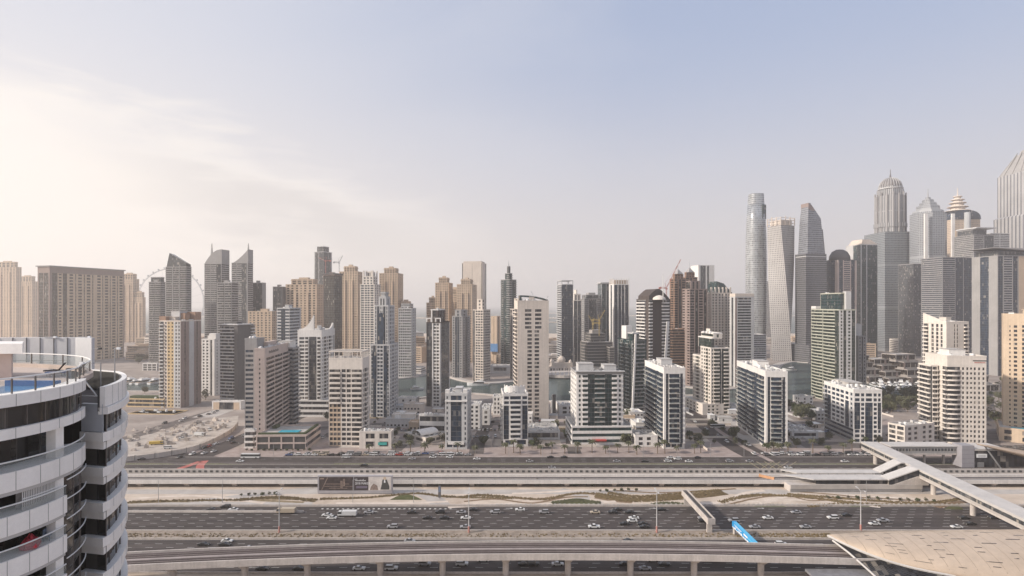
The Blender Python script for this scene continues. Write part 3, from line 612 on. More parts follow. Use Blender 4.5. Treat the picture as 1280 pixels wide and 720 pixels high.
# ================================================================ SECOND ROW AND BEYOND
def tower(name, label, xl, xc, xr, yt, d, a, R, Lf, walls, glass=GDARK, fh=3.4, group=None, cat='tower', n=3, maxb=60, top=0, z0=0, **k):
    b = Bd(name, label, cat, xl, xc, xr, d, a, group=group, walls=walls, glass=glass, lod=1, fh=fh, **k)
    b.z = ZT(yt, d)-top; b.block(b.full, z0, b.z, R, Lf, top=top); b.maxb = maxb
    if n: b.clutter(b.full, b.z+top, n, n > 2)
    return b
S2 = 'towers of the second row towards the marina'
b = tower('apartment_tower', 'grey and brown tower with a yellow balcony stripe and terracotta rooftop boxes', 199, 226, 251.5, 402, 554, 80, 'w.5~2 v.8~2 w.4~2 W1~3 w.4~2 v.8~2 w.5~2', 'b.9~3 w.1 o.6 o.6~1 w.12~1 o.5~1 w.2~3 o.6~3 o.6~3', (PALE, YEL, MAUVE, LGREY), group=S2)
for (x0,x1,y0,y1,h) in ((-.5,-.2,.2,.5,5),(-.1,.15,-.3,.1,8),(.2,.5,-.5,-.1,9)): b.box('roof_box', TERRA, x0*b.w,x1*b.w,y0*b.dp,y1*b.dp, b.z+1.1, b.z+h)
roofbox(b, (-.15*b.w,.2*b.w,-.1*b.dp,.3*b.dp), b.z, 10, LGREY); b.done(maxb=60)
b = tower('apartment_tower', 'white tower with a grid of small dark windows beside the brown one', 252, 268, 275, 425, 628, 82, 'w o w', 'o o w.3 g.5 w.6', (WHITE, LGREY), group=S2); b.box('stair_tower', WHITE, -3, 4, -8, 0, b.z, b.z+7); b.done()
b = tower('apartment_tower', 'charcoal tower with white zigzag balcony fronts', 275, 297, 319, 408, 585, 76, 'w2.2 b.8~1', 'w.1 b1.6~1 w.4', (DGREY, LGREY), group=S2); b.box('roof_slab', LGREY, -b.w/2-1, b.w/2-4, -b.dp/2-1, b.dp/2+1, b.z+1.3, b.z+2.2); b.done(maxb=60)
b = tower('apartment_tower', 'beige stone block with close rows of windows above the pink tower', 310, 340, 347, 390, 800, 84, 'o o o', 'w.2 o o w.2 o o w.2 o o w.2', (BEIGE,), group=S2); b.done()
b = tower('office_tower', 'blue glass tower with pale floor lines left of the white horned tower', 346, 362, 376, 386, 620, 82, 'h h w.2', 'w.1 h.8 g.9 h.8 w.1', (LGREY, GREY), GBLUE, group=S2); b.done()
b = tower('apartment_tower', 'grey slab of dark balcony bands behind the pink tower', 345, 366, 374, 436, 470, 86, 'B B', 'h h', (GREY,), GBLUE, group=S2); roofbox(b, (-6,4,-5,5), b.z, 6, WHITE); b.done(maxb=40)
b = tower('apartment_tower', 'blue grey lattice tower standing straight out of the far quay', 498, 514, 520, 386, 785, 86, 'o o o', 'O O O O O O', (LGREY, GREY), GGREY, group=S2, fh=3.8); r2 = inset(b.full, 3,3,3,3); b.block(r2, b.z, b.z+6, 'h', 'h'); b.done()
# --- the hotel block and its neighbours, far left
b = tower('hotel_building', 'huge brown grey hotel slab with a beige gridded side at the far left', 47, 62, 155, 334, 950, 74, 'w.25 g.55 o.55~1 g.45 w.2~1 O.5~1 v.45~1 O.5~1 v.45~1 O.5~1 v.45~1 w.25~1 O.5~1 v.4~1 O.5~1 v.4~1 O.5~1 v.4~1 O.5~1 w.12', 'w.2 g.9 w.1 g.9 w.2', (MAUVE, TAN), GBROWN, fh=5.2, cat='hotel', n=2, top=9)
b.box('roof_overhang', GREY, b.full[0]-2, b.full[1]+2, b.full[2]-2, b.full[3]+2, b.z+10.2, b.z+12); b.done()
JB = 'beige towers along the beach'
JL = [(-8,20,27,328,1650,'broad beige tower with stepped top at the very left edge',(.2,.12)),(22,40,47,346,1750,'pale beige tower between the leftmost tower and the hotel',(.15,.1)),(150,166,174,343,1500,'beige tower peeping out right of the hotel slab',(.2,.1)),(166,178,182,366,1500,'lower beige tower stepping down right of the hotel slab',(.1,.1)),
      (357,396,404,350,1000,'wide beige slab tower with twin rooftop blocks below the tall glass one',(.15,.15)),(424,447,453,334,960,'tall beige tower crowned by a small gabled block beside the dark slab',(.2,.2)),(474,497,504,336,1010,'beige tower with an arcaded top storey right of the lattice tower',(.2,.2)),(500,511,515,378,1020,'small beige tower end below the arcaded one',(.1,.1)),
      (544,561,566,348,1000,'slim beige tower with evenly gridded windows left of the pair',(.2,.2)),(571,590,596,350,980,'slim beige tower just in front of the pinkish slab',(.2,.2)),(533,545,549,373,1060,'beige gabled tower end with a dark rooftop box',(.2,.2)),(563,571,574,362,1080,'dark topped beige tower squeezed between two beige towers',(.1,.1))]
for i, (xl,xc,xr,yt,d,lab,ins) in enumerate(JL):
    b = tower('apartment_tower', lab, xl, xc, xr, yt+6, d, 83, 'w.2 o o w.2 o w.2', 'w.15 o o w.12 o d o w.12 o o w.15', (SANDST if i%2 else BEIGE, CREAM), GBROWN, fh=4.3, group=JB, n=0)
    r2 = inset(b.full, b.w*ins[0], b.w*ins[0], b.dp*ins[1], b.dp*ins[1]); b.block(r2, b.z, ZT(yt, d)+1, 'o o o', 't t t t', fh=6)
    r3 = inset(r2, b.w*.2, b.w*.2, b.dp*.2, b.dp*.2); b.box('roof_block', b.walls[0], *r3, ZT(yt,d)+1.2, ZT(yt,d)+5); b.box('cornice', b.walls[0], r2[0]-.8, r2[1]+.8, r2[2]-.8, r2[3]+.8, ZT(yt,d)-1.2, ZT(yt,d)-.2)
    for q in (.27, .66): b.box('bay', b.walls[0], b.full[0]-1.6, b.full[0]-.1, b.full[3]-b.dp*(q+.08), b.full[3]-b.dp*q, 0, b.z-14)
    b.done()
# --- grey towers by the big wheel
b = tower('apartment_tower', 'grey tower with a flat glass top left of the sloping one by the wheel', 186, 201, 207, 353, 900, 84, 'h h', 'w.08 b1 w.05 b1 w.06', (GREY, LGREY), GGREY, group=S2); r2 = inset(b.full, 2,0,2,2); b.block(r2, b.z, ZT(347,900), 'g g', 'g g g'); b.done()
b = tower('apartment_tower', 'tall grey tower with a glass top sloping down to the right by the wheel', 207, 233, 239.5, 334, 870, 82, 'h h', 'w.06 b1 W.08~1 b1 W.06~1 b1 w.06', (GREY, LGREY), GGREY, group=S2, n=0)
R_ = b.full; z = b.z; m = MB()
m.loft([[(R_[0]+.5,R_[3]-1,z),(R_[1]-.5,R_[3]-1,z),(R_[1]-.5,R_[2]+1,z),(R_[0]+.5,R_[2]+1,z)],[(R_[0]+.5,R_[3]-6,ZT(316,870)),(R_[1]-.5,R_[3]-6,ZT(317,870)),(R_[1]-.5,R_[2]+1,ZT(330,870)),(R_[0]+.5,R_[2]+1,ZT(328,870))]]); m.obj('sloping_top', GGREY, b.root); b.done()
for (xl,xc,xr,yb,ymast,flip,lab) in ((255.5,277,287,330,304,1,'grey sail topped tower with a spike, the left of the two'),(289.5,310,316.5,329,304,0,'grey sail topped tower with a spike, the right of the two')):
    b = tower('apartment_tower', lab, xl, xc, xr, yb, 930, 82, 'h h', 'w.06 h1 w.05 h1 g.8 w.1' if flip else 'w.06 h.8 w.05 h1 g1 W.2', (GREY, LGREY), GGREY, group='twin sail topped towers', n=0)
    R_ = b.full; m = MB(); K = 12; z = b.z; hi = ZT(312,930)-z
    for q in range(K):                                # the curved sail: rises to one side
        t0, t1 = q/K, (q+1)/K; ya, yb_ = R_[3]-t0*b.dp, R_[3]-t1*b.dp
        f = (lambda t: 1-(1-t)**2.2) if flip else (lambda t: t**1.4)
        m.loft([[(R_[0]+.3,ya,z),(R_[1]-.3,ya,z),(R_[1]-.3,ya,z+hi*f(t0)+.5),(R_[0]+.3,ya,z+hi*f(t0)+.5)],[(R_[0]+.3,yb_,z),(R_[1]-.3,yb_,z),(R_[1]-.3,yb_,z+hi*f(t1)+.5),(R_[0]+.3,yb_,z+hi*f(t1)+.5)]])
    m.obj('sail_roof', GREY, b.root)
    yy = R_[3]-(.38 if flip else .97)*b.dp; m = MB(); m.loft([[(R_[0]+1,yy-2.6,z),(R_[0]+4,yy-2.6,z),(R_[0]+4,yy+2.6,z),(R_[0]+1,yy+2.6,z)],[(R_[0]+2,yy-.4,ZT(ymast,930)),(R_[0]+2.6,yy-.4,ZT(ymast,930)),(R_[0]+2.6,yy+.4,ZT(ymast,930)),(R_[0]+2,yy+.4,ZT(ymast,930))]]); m.obj('spike', GREY, b.root); b.done()
b = tower('apartment_tower', 'grey tower with floor lines in front of the left sail topped tower', 271, 290, 298, 354, 800, 83, 'h h', 'w.1 b1 w.08 b1 w.1', (GREY, LGREY), GGREY, group=S2); b.done()
b = tower('apartment_tower', 'plain dull grey block right of the sail topped pair', 316, 328, 332.5, 354, 960, 83, 'w', 'g g g', (GREY,), GGREY, group=S2); b.done()
b = tower('apartment_tower', 'dark grey block standing alone left of the wide beige slab', 341, 353, 358, 359, 1000, 83, 'w', 'w.2 g w.1 g w.2', (DGREY,), GGREY, group=S2); b.done()
b = tower('apartment_tower', 'tall glass tower with crane arms on its roof above the beige slab', 392.5, 405, 415, 315, 1150, 70, 'g g w.3', 'w.3 g1 w.1 g1.4', (LGREY, GREY), GGREY, group=S2, n=0)
b.block(inset(b.full, 4, 3, 5, 4), b.z, ZT(308,1150), 'g g', 'g g'); b.done()
b = tower('office_tower', 'dark brown windowless looking slab tower between beige towers', 404, 418, 428, 344, 820, 72, 'g g', 'g g', (MAUVE, DBROWN), GBROWN, group=S2); b.box('roof_slab', DGREY, b.full[0]-1, b.full[1]+1, b.full[2]-1, b.full[3]+1, b.z+1.3, b.z+3); b.done()
b = tower('apartment_tower', 'beige lattice tower with a stepped gothic top left of the stepped grey tower', 450, 468, 475.5, 356, 820, 82, 'o o o', 'w.1 O.7 w.06 O.5 O.5 w.06 O.7 w.1', (CREAM, PALE), GBLUE, group=S2, n=0)
r2 = inset(b.full, 3, 3, 3, 3); b.block(r2, b.z, ZT(346,820), 'o o', 'o o o'); r3 = inset(r2, 3, 3, 3, 3); b.block(r3, ZT(346,820), ZT(340,820), 't t', 't t t', fh=6)
for (px,py) in ((r2[0],r2[2]),(r2[0],r2[3]-2),(r2[1]-2,r2[2]),(r3[0],r3[2]),(r3[0],r3[3]-2)): b.box('pinnacle', CREAM, px, px+2, py, py+2, ZT(346,820), ZT(338,820))
b.done()
# --- middle towers
b = tower('office_tower', 'pinkish slab tower with notched shoulders high above the beige pair', 577.5, 603, 608, 329, 1060, 80, 'w g.5', 'g.12 w1.1 v.12 w1.1 g.12', (PALE, GREY), GGREY, group=S2, n=0)
b.block(inset(b.full, 3, 2, 3, 2), b.z, ZT(327,1060), 'w', 'w'); b.done()
for (xl,xc,xr,yt,d,lab) in ((591,604,613,375,740,'round fronted cream tower rising from the quay beside the grey twin'),(637.5,650,659,374,760,'round fronted cream tower half hidden by the tall beige tower')):
    b = tower('apartment_tower', lab, xl, xc, xr, yt+13, d, 60, 'w.1 O O O O O O w.1', 'g.8 w.2 O O O w.1', (PALE, CREAM), GDARK, group=S2, n=0)
    r2 = inset(b.full, 4, 6, 4, 4); b.block(r2, b.z, ZT(yt,d), 'w.4 h w', 'w h w', fh=5); b.done()
b = tower('apartment_tower', 'grey twin strip tower with dark glass between the beige towers', 565, 578, 588, 396, 780, 74, 'w.2 o g o w.2', 'w.15 o g.8 w.1 g.8 o w.1', (GREY, SANDST), GBLUE, group=S2, n=0); r2 = inset(b.full, 3,3,3,3); b.block(r2, b.z, ZT(388,780), 'w O w', 'w O w', fh=5); b.done()
b = tower('apartment_tower', 'thin pinkish twin slab with a round arched base over a blue billboard', 613.5, 621, 625.5, 396, 960, 70, 'w.4 g.2 w.4', 'w.5 v.3 w.5', (SANDST,), GBROWN, group=S2, n=0)
m = MB(); m.box(-b.w/2-6, -b.w/2-4, -9, 9, ZT(440,950), ZT(430,950)); m.obj('billboard_panel', pmat('blue_board', (.10,.22,.42), rough=.6), b.root); b.done()
b = Bd('apartment_tower', 'dark glass tower with stepped jagged sides and a needle spire', 'tower', 626, 637, 645.5, 880, 50, group=S2, walls=(GREY, LGREY), glass=GTEAL, lod=1)
R_ = b.full; z1 = ZT(350, 880); b.block(R_, 0, z1, 'r w.1 g r', 'r w.1 g r'); r2 = inset(R_, 4, 5, 4, 5); b.block(r2, z1, ZT(342,880), 'g r', 'g r'); r3 = inset(r2, 5, 6, 5, 6); b.block(r3, ZT(342,880), ZT(333,880), 'g', 'g')
MB().cyl(0,0,ZT(333,880),ZT(325,880),.9,8,.2).obj('spire', METAL, b.root); b.done(maxb=60)
b = tower('office_tower', 'blue glass slab with an open white roof frame and white side balconies', 698, 702, 716.5, 356, 850, 8, 'w.05 g g g g w.05', 'b', (LGREY, WHITE), GBLUE, group=S2, n=0, dp=30)
R_ = b.full
for (x0,x1) in ((R_[0],R_[0]+1),(R_[1]-1,R_[1])): b.box('roof_frame', LGREY, x0, x1, R_[2], R_[2]+1, b.z+1.1, ZT(351,850)); b.box('roof_frame', LGREY, x0, x1, R_[3]-1, R_[3], b.z+1.1, ZT(351,850))
b.box('roof_frame', LGREY, R_[0], R_[1], R_[2], R_[3], ZT(351,850), ZT(350.3,850)); b.done(maxb=60)
b = tower('apartment_tower', 'narrow cream and grey tower right of the blue glass slab', 715, 717, 727, 376, 930, 6, 'w.1 g w.1 g w.1', 'o', (CREAM, MAUVE), GGREY, group=S2, n=0, dp=28); b.block(inset(b.full, 1,1,1,1), b.z, ZT(368,930), 'w.3 t w.3 t w.3', 'w', fh=8); b.block(inset(b.full, 5,6,5,5), ZT(368,930), ZT(363,930), 'w', 'w'); b.done()
b = tower('apartment_tower', 'grey tower with chamfered stepped roof behind the construction site', 728, 731, 751, 374, 960, 6, 'h w.1 g g w.1 h', 'h', (GREY, LGREY), GGREY, group=S2, n=0, dp=36); r2 = inset(b.full, 3,3,3,3); b.block(r2, b.z, ZT(369,960), 'g g', 'g'); b.block(inset(r2, 6,4,6,4), ZT(369,960), ZT(366.5,960), 'w', 'w'); b.done()
b = tower('apartment_tower', 'pale tower with green tinted glass behind the taller striped one', 750, 752, 767, 355, 960, 4, 'w.1 g w.1 g.6 w.1 g w.1', 'g', (LGREY,), GTEAL, group=S2, n=0, dp=30); b.box('roof_slab', LGREY, b.full[0]-2, b.full[1]+1, b.full[2]-1, b.full[3], b.z+1.2, b.z+3); b.done()
b = tower('apartment_tower', 'tall white striped tower with dark window columns and an open crown', 764.5, 767, 786.5, 356, 900, 4, 'W.1 g.6 W.06 g.5 w.06 g.5 W.06 g.6 W.1', 'w g w', (WHITE, LGREY), GBLUE, group=S2, n=0, dp=30)
R_ = b.full
for q in range(7): b.box('crown_fin', WHITE, R_[0]+q*(b.w-1)/6, R_[0]+q*(b.w-1)/6+1, R_[2], R_[2]+1.2, b.z+1.1, ZT(348,900)); b.box('crown_fin', WHITE, R_[0], R_[0]+1, R_[2]+2+q*(b.dp-3)/6, R_[2]+3+q*(b.dp-3)/6, b.z+1.1, ZT(348,900))
b.box('crown_core', SANDST, R_[0]+2, R_[1]-2, R_[2]+2, R_[3]-2, b.z+.1, ZT(350,900)); b.done()
# the bronze tower with the glass arch and the white diagonal
b = tower('apartment_tower', 'dark bronze tower with a white diagonal balcony stack, arched roof and mast', 801, 811, 838, 375, 588, 16, 'b.5~1 w.9 w.5 b.55~1 b.55~1 w.2', 'w.1 b1.2~1 w.4', (DBROWN, WHITE), GDARK, group=S2, n=0, dp=26)
R_ = b.full; z = b.z; m = MB(); K = 8
arc = [(R_[0]+1+(b.w-2)*i/K, z+12-9*abs(i/K-.45)**1.3/.45**1.3*.85) for i in range(K+1)]
for (xa,za),(xb,zb) in zip(arc, arc[1:]): m.loft([[(xa,R_[2]+1,z),(xa,R_[3]-2,z),(xa,R_[3]-2,za),(xa,R_[2]+1,za)],[(xb,R_[2]+1,z),(xb,R_[3]-2,z),(xb,R_[3]-2,zb),(xb,R_[2]+1,zb)]])
m.obj('arched_roof', DBROWN, b.root); MB().lathe(R_[0]+11, R_[2]-1.5, [(7,z+.3),(6,z+2.5),(3,z+4.3),(.1,z+5)], 16).obj('roof_dome', CREAM, b.root)
m = MB(); m.loft([[(R_[0]+14,R_[2]-2.2,0),(R_[0]+16,R_[2]-2.2,0),(R_[0]+16,R_[2]-1.3,0),(R_[0]+14,R_[2]-1.3,0)],[(R_[0]+b.w*.78,R_[2]-2.2,z-22),(R_[0]+b.w*.78+3,R_[2]-2.2,z-22),(R_[0]+b.w*.78+3,R_[2]-1.3,z-22),(R_[0]+b.w*.78,R_[2]-1.3,z-22)]]); m.obj('diagonal_fin', WHITE, b.root)
MB().bar((R_[0]+b.w*.62,R_[2]-1.6,z-2),(R_[0]+b.w*.62,R_[2]-1.6,ZT(342,588)),.5,6,.25).obj('mast', WHITE, b.root); b.done(maxb=90)
BR = 'brown towers around the red crane'
for (xl,xc,xr,yt,d,a,lab,sp) in ((837,843,858,343,830,25,'brown stepped tower with a pyramid cap under the red crane',1),(852,857,872,341,860,20,'brown tower with a pyramid cap and antenna next to the white slab',1),(853,862,884,362,705,12,'dark brown ribbed tower with balcony columns in front of the pyramid caps',0)):
    b = tower('apartment_tower', lab, xl, xc, xr, yt+6 if sp else yt, d, a, 'b.8 w.3 g.4 w.3 b.8 w.2' if sp else 'W.1 h.7 W.12 g.5 W.12 h.7 W.12 g.5 W.1', 'w.3 b w.3' if sp else 'h w h', (MAUVE if not sp else TERRA, CREAM), GBROWN, group=BR, n=0)
    if sp:
        r2 = inset(b.full, 3,3,3,3); b.block(r2, b.z, ZT(yt,d), 'o o o', 'o o'); x, y = (r2[0]+r2[1])/2, (r2[2]+r2[3])/2; zz = ZT(yt,d)+1.1; h = 4.5; k = (r2[1]-r2[0])*.32; m = MB()
        m.loft([[(x-k,y-k,zz),(x+k,y-k,zz),(x+k,y+k,zz),(x-k,y+k,zz)],[(x-.1,y-.1,zz+h*1.6),(x+.1,y-.1,zz+h*1.6),(x+.1,y+.1,zz+h*1.6),(x-.1,y+.1,zz+h*1.6)]]); m.obj('pyramid_cap', GREY, b.root); MB().bar((x,y,zz+h),(x,y,zz+h+12),.35,5,.1).obj('antenna', METAL, b.root)
    else: b.block(inset(b.full, 3, 8, 3, 3), b.z, b.z+10, 'W g W g W', 'g')
    b.done(maxb=60)
b = tower('apartment_tower', 'low brown wing stepping down in front of the red crane tower', 837, 840, 856, 412, 715, 10, 'b b b', 'b', (TERRA, PINK), GBROWN, group=BR, n=2, dp=24); b.done(maxb=30)
b = tower('office_tower', 'white slab tower standing behind the brown towers', 869, 873, 893, 332, 1080, 10, 'w.3 g.8 w.2 g.3 w.8', 'w', (WHITE, LGREY), GGREY, group=S2, n=0, dp=30); b.done()
b = tower('apartment_tower', 'pale gothic topped tower with vertical ribs below the dark sloping glass', 883, 889, 914, 367, 720, 8, 'W.2 o o W.2 o o W.2 o o W.2', 'w o w', (PALE, CREAM), GBROWN, group=S2, n=0)
for q in range(6): b.box('crown_fin', PALE, b.full[0]+q*(b.w-1.6)/5, b.full[0]+q*(b.w-1.6)/5+1.6, b.full[2], b.full[2]+2, b.z+1.1, b.z+8)
b.done()
b = tower('office_tower', 'dark green sloping glass roofed block behind the ribbed pale tower', 893, 896, 915, 366, 800, 8, 'g g g', 'g', (DGREY,), GTEAL, group=S2, n=0, dp=26); R_ = b.full; m = MB(); z = b.z
m.loft([[(R_[0],R_[2],z),(R_[1],R_[2],z),(R_[1],R_[3],z),(R_[0],R_[3],z)],[(R_[0],R_[2],z+16),(R_[0]+.45*b.w,R_[2],z+13),(R_[0]+.45*b.w,R_[3],z+13),(R_[0],R_[3],z+16)]]); m.obj('sloping_roof', GTEAL, b.root); b.done()
b = tower('apartment_tower', 'grey tower with a white framed window panel and flat pale cap', 912, 919, 942.5, 372, 692, 8, 'w.3~1 w.1 H2.2 w.1 w.35', 'w g w', (LGREY, MAUVE), GGREY, group=S2, n=0); b.box('roof_cap', PALE, b.full[0], b.full[1], b.full[2], b.full[3], b.z+1.2, b.z+5); b.done()
b = tower('apartment_tower', 'low hazy white block at the foot of the round glass tower', 940, 942, 958, 419, 900, 4, 'h h', 'h', (LGREY,), GGREY, group=S2, n=2, dp=30); b.done()
# the green balcony tower with its grey wing
b = tower('apartment_tower', 'green tinted tower of curved balconies with a dark glass crown by the water', 1014, 1049, 1070, 388, 570, -2, 'w.12~1 o.6~1 g.5 w.12~1 o.8~1 g.6 w.12~1', 'c1.25 w.04 c1.25 g.4', (GRN, LGREY), GGREEN, group=S2, n=0)
R_ = b.full; b.block(inset(R_, 5, 5, 6, 10), b.z, ZT(367,570), 'g w.2 g', 'g g g', glass=GTEAL); b.box('roof_slab', WHITE, R_[0], R_[0]+14, R_[3]-10, R_[3], b.z+1.3, b.z+4); b.box('crown_fin', LGREY, R_[1]-8, R_[1]-3, R_[2]+3, R_[2]+9, b.z+1.1, ZT(364,570)); b.clutter(inset(R_, 8, 8, 10, 12), ZT(367,570), 4, False); b.done(maxb=90)
b = tower('apartment_tower', 'narrow grey side tower attached right of the green balcony tower', 1070, 1073, 1083, 421, 600, 3, 'w.15 o.6 w.1 g.4 w.1 o.6 w.15', 'w', (GREY, LGREY), GDARK, group=S2, n=0, dp=24); roofbox(b, (-5,4,-5,8), b.z, 13, LGREY); b.done()
# ---------------------------------------------------------------- the tall skyline on the right
SK = 'skyscrapers of the tall block on the right'
def sky_tower(name, label, px, d, group=SK, cat='skyscraper', rot=0): 
    return thing(name, label, cat, (RX(px,d), d, 0), rot, group)
# round glass tower
d = 1080; t = sky_tower('skyscraper', 'smooth rounded silver glass tower with a notched flat top, tallest of the three apart', 945, d)
M_ = uvfacade('silver_glass_facade', (.40,.405,.41), (.26,.28,.295), fh=3.9, cw=2.6, wfrac=.85, hfrac=.7, rough=.3, wrough=.3, metal=.35)
rr = 17.6; ztop = ZT(256, d); secs = []
for (py, k) in ((470,.9),(440,.93),(380,.99),(330,1.0),(300,.97),(275,.9),(256,.80)): secs.append(ring(40, rr*k, rr*k, ZT(py,d) if py < 465 else 0, p=2.6))
secs[0] = ring(40, rr*.9, rr*.9, 0, p=2.6); uv_loft('body', secs, M_, t, smooth=True)
uv_loft('crown', [ring(40, rr*.78, rr*.78, ztop, p=2.6), ring(40, rr*.74, rr*.74, ZT(243,d), p=2.6)], MATS['silver_glass_facade'], t)
MB().prism([(rr*.30,-rr*.9),(rr*.83,-rr*.58),(rr*.80,-rr*.5),(rr*.28,-rr*.80)], ZT(275,d), ZT(257,d)).obj('glass_slot', GTEAL, t)
MB().cyl(0,0,ZT(335,d),ZT(334,d),rr*1.012,40).obj('plant_floor_band', GREY, t)
# twisted tower
d = 1030; t = sky_tower('skyscraper', 'twisted pale tower turning a quarter as it rises, between the two tall glass towers', 976, d)
M_ = uvfacade('twisted_facade', (.37,.35,.335), (.12,.12,.125), fh=3.7, cw=3.2, wfrac=.5, hfrac=.55, wrough=.5)
zt = ZT(283, d); K = 44; hw, hd = 15.6, 15.6; secs = []
for k in range(K+1):
    f = k/K; r0 = RAD(74-54*f); sc = 1.0
    pts = []; 
    for (cx_, cy_) in ((-1,-1),(1,-1),(1,1),(-1,1)):
        pass
    corners = [(-hw,-hd),(hw,-hd),(hw,hd),(-hw,hd)]; q = []
    for i in range(4):
        (xa,ya),(xb,yb) = corners[i], corners[(i+1)%4]
        for j in range(6): q.append((xa+(xb-xa)*j/6, ya+(yb-ya)*j/6))
    secs.append([(x*cos(r0)-y*sin(r0), x*sin(r0)+y*cos(r0), zt*f) for x, y in q])
uv_loft('body', secs, M_, t)
MB().prism([(p[0]*.8,p[1]*.8) for p in secs[-1]], zt, zt+9).obj('crown_core', PALE, t)
m = MB()
for i, p in enumerate(secs[-1]):
    if i % 2 == 0: m.box(p[0]-.7, p[0]+.7, p[1]-.7, p[1]+.7, zt, zt+14+(i%3)*1.2)
m.obj('crown_post', PALE, t); m = MB(); q = secs[-1]
for i in range(len(q)):
    a, c = q[i], q[(i+1)%len(q)]
    for hz in (4, 9, 13): m.bar((a[0],a[1],zt+hz),(c[0],c[1],zt+hz),.5,4)
m.obj('crown_rail', PALE, t)
# tapered tower with curved peak
d = 1010; t = sky_tower('skyscraper', 'dark tapering tower with a curved pointed peak right of the twisted tower', 1014, d, rot=RAD(14))
M_ = uvfacade('dark_taper_facade', (.15,.145,.15), (.05,.056,.063), fh=3.6, cw=1.8, wfrac=.85, hfrac=.6, rough=.15, wrough=.35)
M2_ = uvfacade('grey_taper_facade', (.27,.275,.295), (.11,.12,.14), fh=3.6, cw=2.4, wfrac=.85, hfrac=.7, rough=.12, wrough=.3)
zs = lambda py: ZT(py, d)
uv_loft('podium', [ring(4, 38, 38, 0, RAD(45)), ring(4, 38, 38, 30, RAD(45))], M_, t)
uv_loft('lower_shaft', [[(-22,-13,0),(21,-13,0),(21,13,0),(-22,13,0)],[(-22,-13,zs(318)),(20,-13,zs(318)),(20,13,zs(318)),(-22,13,zs(318))]], M_, t)
uv_loft('upper_shaft', [[(-17,-11,zs(318)),(18,-11,zs(318)),(18,12,zs(318)),(-17,12,zs(318))],[(-15,-10,zs(274)),(11,-10,zs(274)),(11,10,zs(274)),(-15,10,zs(274))],[(-13,-8,zs(255)),(-9,-8,zs(255)),(-9,7,zs(255)),(-13,7,zs(255))]], M2_, t)
uv_loft('side_fin', [[(13,-9,zs(318)),(21,-9,zs(318)),(21,9,zs(318)),(13,9,zs(318))],[(11,-8,zs(287)),(17,-8,zs(287)),(17,8,zs(287)),(11,8,zs(287))]], M_, t)
m = MB(); n = 8
for i in range(n):
    ta, tb = i/n, (i+1)/n; f = lambda u: (-13.5+25*u, zs(255)-1-(zs(255)-zs(274))*u**1.25)
    (xa,za),(xb,zb) = f(ta), f(tb); m.loft([[(xa,-9,za-8),(xa,9,za-8),(xa,9,za+1),(xa,-9,za+1)],[(xb,-9,zb-8),(xb,9,zb-8),(xb,9,zb+1),(xb,-9,zb+1)]])
m.obj('curved_peak', MAUVE, t)
MB().box(-22.3, 20.8, -13.3, 13.3, zs(322), zs(321)).obj('plant_floor_band', LGREY, t)
# dome topped dark tower
b = tower('skyscraper', 'dark tower with a rounded dome cap and pink window ribs left of the tallest dome', 1040.5, 1047, 1071, 325, 1010, 14, 'w.25~1 g.6 w.15~1 h1~1 w.15~1 g.6 w.3~1', 'w.4~1 g w.3~1', (DGREY, PINK), GBLUE, group=SK, n=0, cat='skyscraper', dp=34)
MB().loft([ring(20, b.w*.46, b.dp*.46, b.z), ring(20, b.w*.44, b.dp*.44, b.z+8), ring(20, b.w*.33, b.dp*.33, b.z+16), ring(20, b.w*.15, b.dp*.15, b.z+20)]).obj('dome_cap', DGREY, b.root, smooth=True); b.done()
b = tower('skyscraper', 'pale tower with green glass corner strip left of the domed giant', 1071, 1076, 1097, 306, 1040, 10, 'w.15 g.7 w.15 g1.6', 'w g', (LGREY, GREY), GTEAL, group=SK, n=0, cat='skyscraper', dp=36)
for i in range(4): b.box('rounded_step', PALE, b.full[0]+4+i*2, b.full[1]-i*2, b.full[2]+2+i*2, b.full[3]-2, b.z+1+i*2.5, b.z+3.5+i*2.5)
b.done()
# the domed giant
d = 1250; t = sky_tower('skyscraper', 'tallest ribbed tower carrying a round dome and needle above a glass shaft', 1113, d)
M_ = uvfacade('domed_lower_facade', (.20,.212,.225), (.06,.078,.092), fh=3.7, cw=3.0, wfrac=.8, hfrac=.55, rough=.12, wrough=.4, bands=90)
M3_ = uvfacade('domed_upper_facade', (.30,.295,.295), (.09,.095,.105), fh=60, cw=4.0, wfrac=.45, hfrac=.97, wrough=.6)
zs = lambda py: ZT(py, d); q = 33
uv_loft('lower_shaft', [[(-35,-36,0),(10,-36,0),(44,-30,0),(44,36,0),(-35,36,0)],[(-35,-36,zs(292)),(10,-36,zs(292)),(44,-30,zs(292)),(44,36,zs(292)),(-35,36,zs(292))]], M_, t)
oct_ = lambda r, z: [(r*cos(RAD(22.5+45*i)), r*sin(RAD(22.5+45*i)), z) for i in range(8)]
uv_loft('upper_shaft', [oct_(29.5, zs(292)), oct_(29.5, zs(246))], M3_, t)
uv_loft('shoulder', [oct_(31.5, zs(285)), oct_(31.5, zs(280))], M3_, t)
m = MB()
for i in range(16): a = 2*pi*i/16; m.box(28.6*cos(a)-1.1, 28.6*cos(a)+1.1, 28.6*sin(a)-1.1, 28.6*sin(a)+1.1, zs(292), zs(244-(i%2)*2))
m.obj('corner_ribs', GREY, t)
uv_loft('drum', [oct_(26, zs(246)), oct_(25.5, zs(238)), oct_(23, zs(238)), oct_(23, zs(234))], M3_, t)
MB().lathe(0, 0, [(21.5, zs(236)), (21, zs(232)), (18.3, zs(228)), (12.8, zs(224.5)), (6, zs(222.8)), (2, zs(222)), (.9, zs(217)), (.5, zs(212))], 24).obj('dome', pmat('dome_grey', (.13,.12,.12), rough=.5), t, smooth=True)
m = MB()
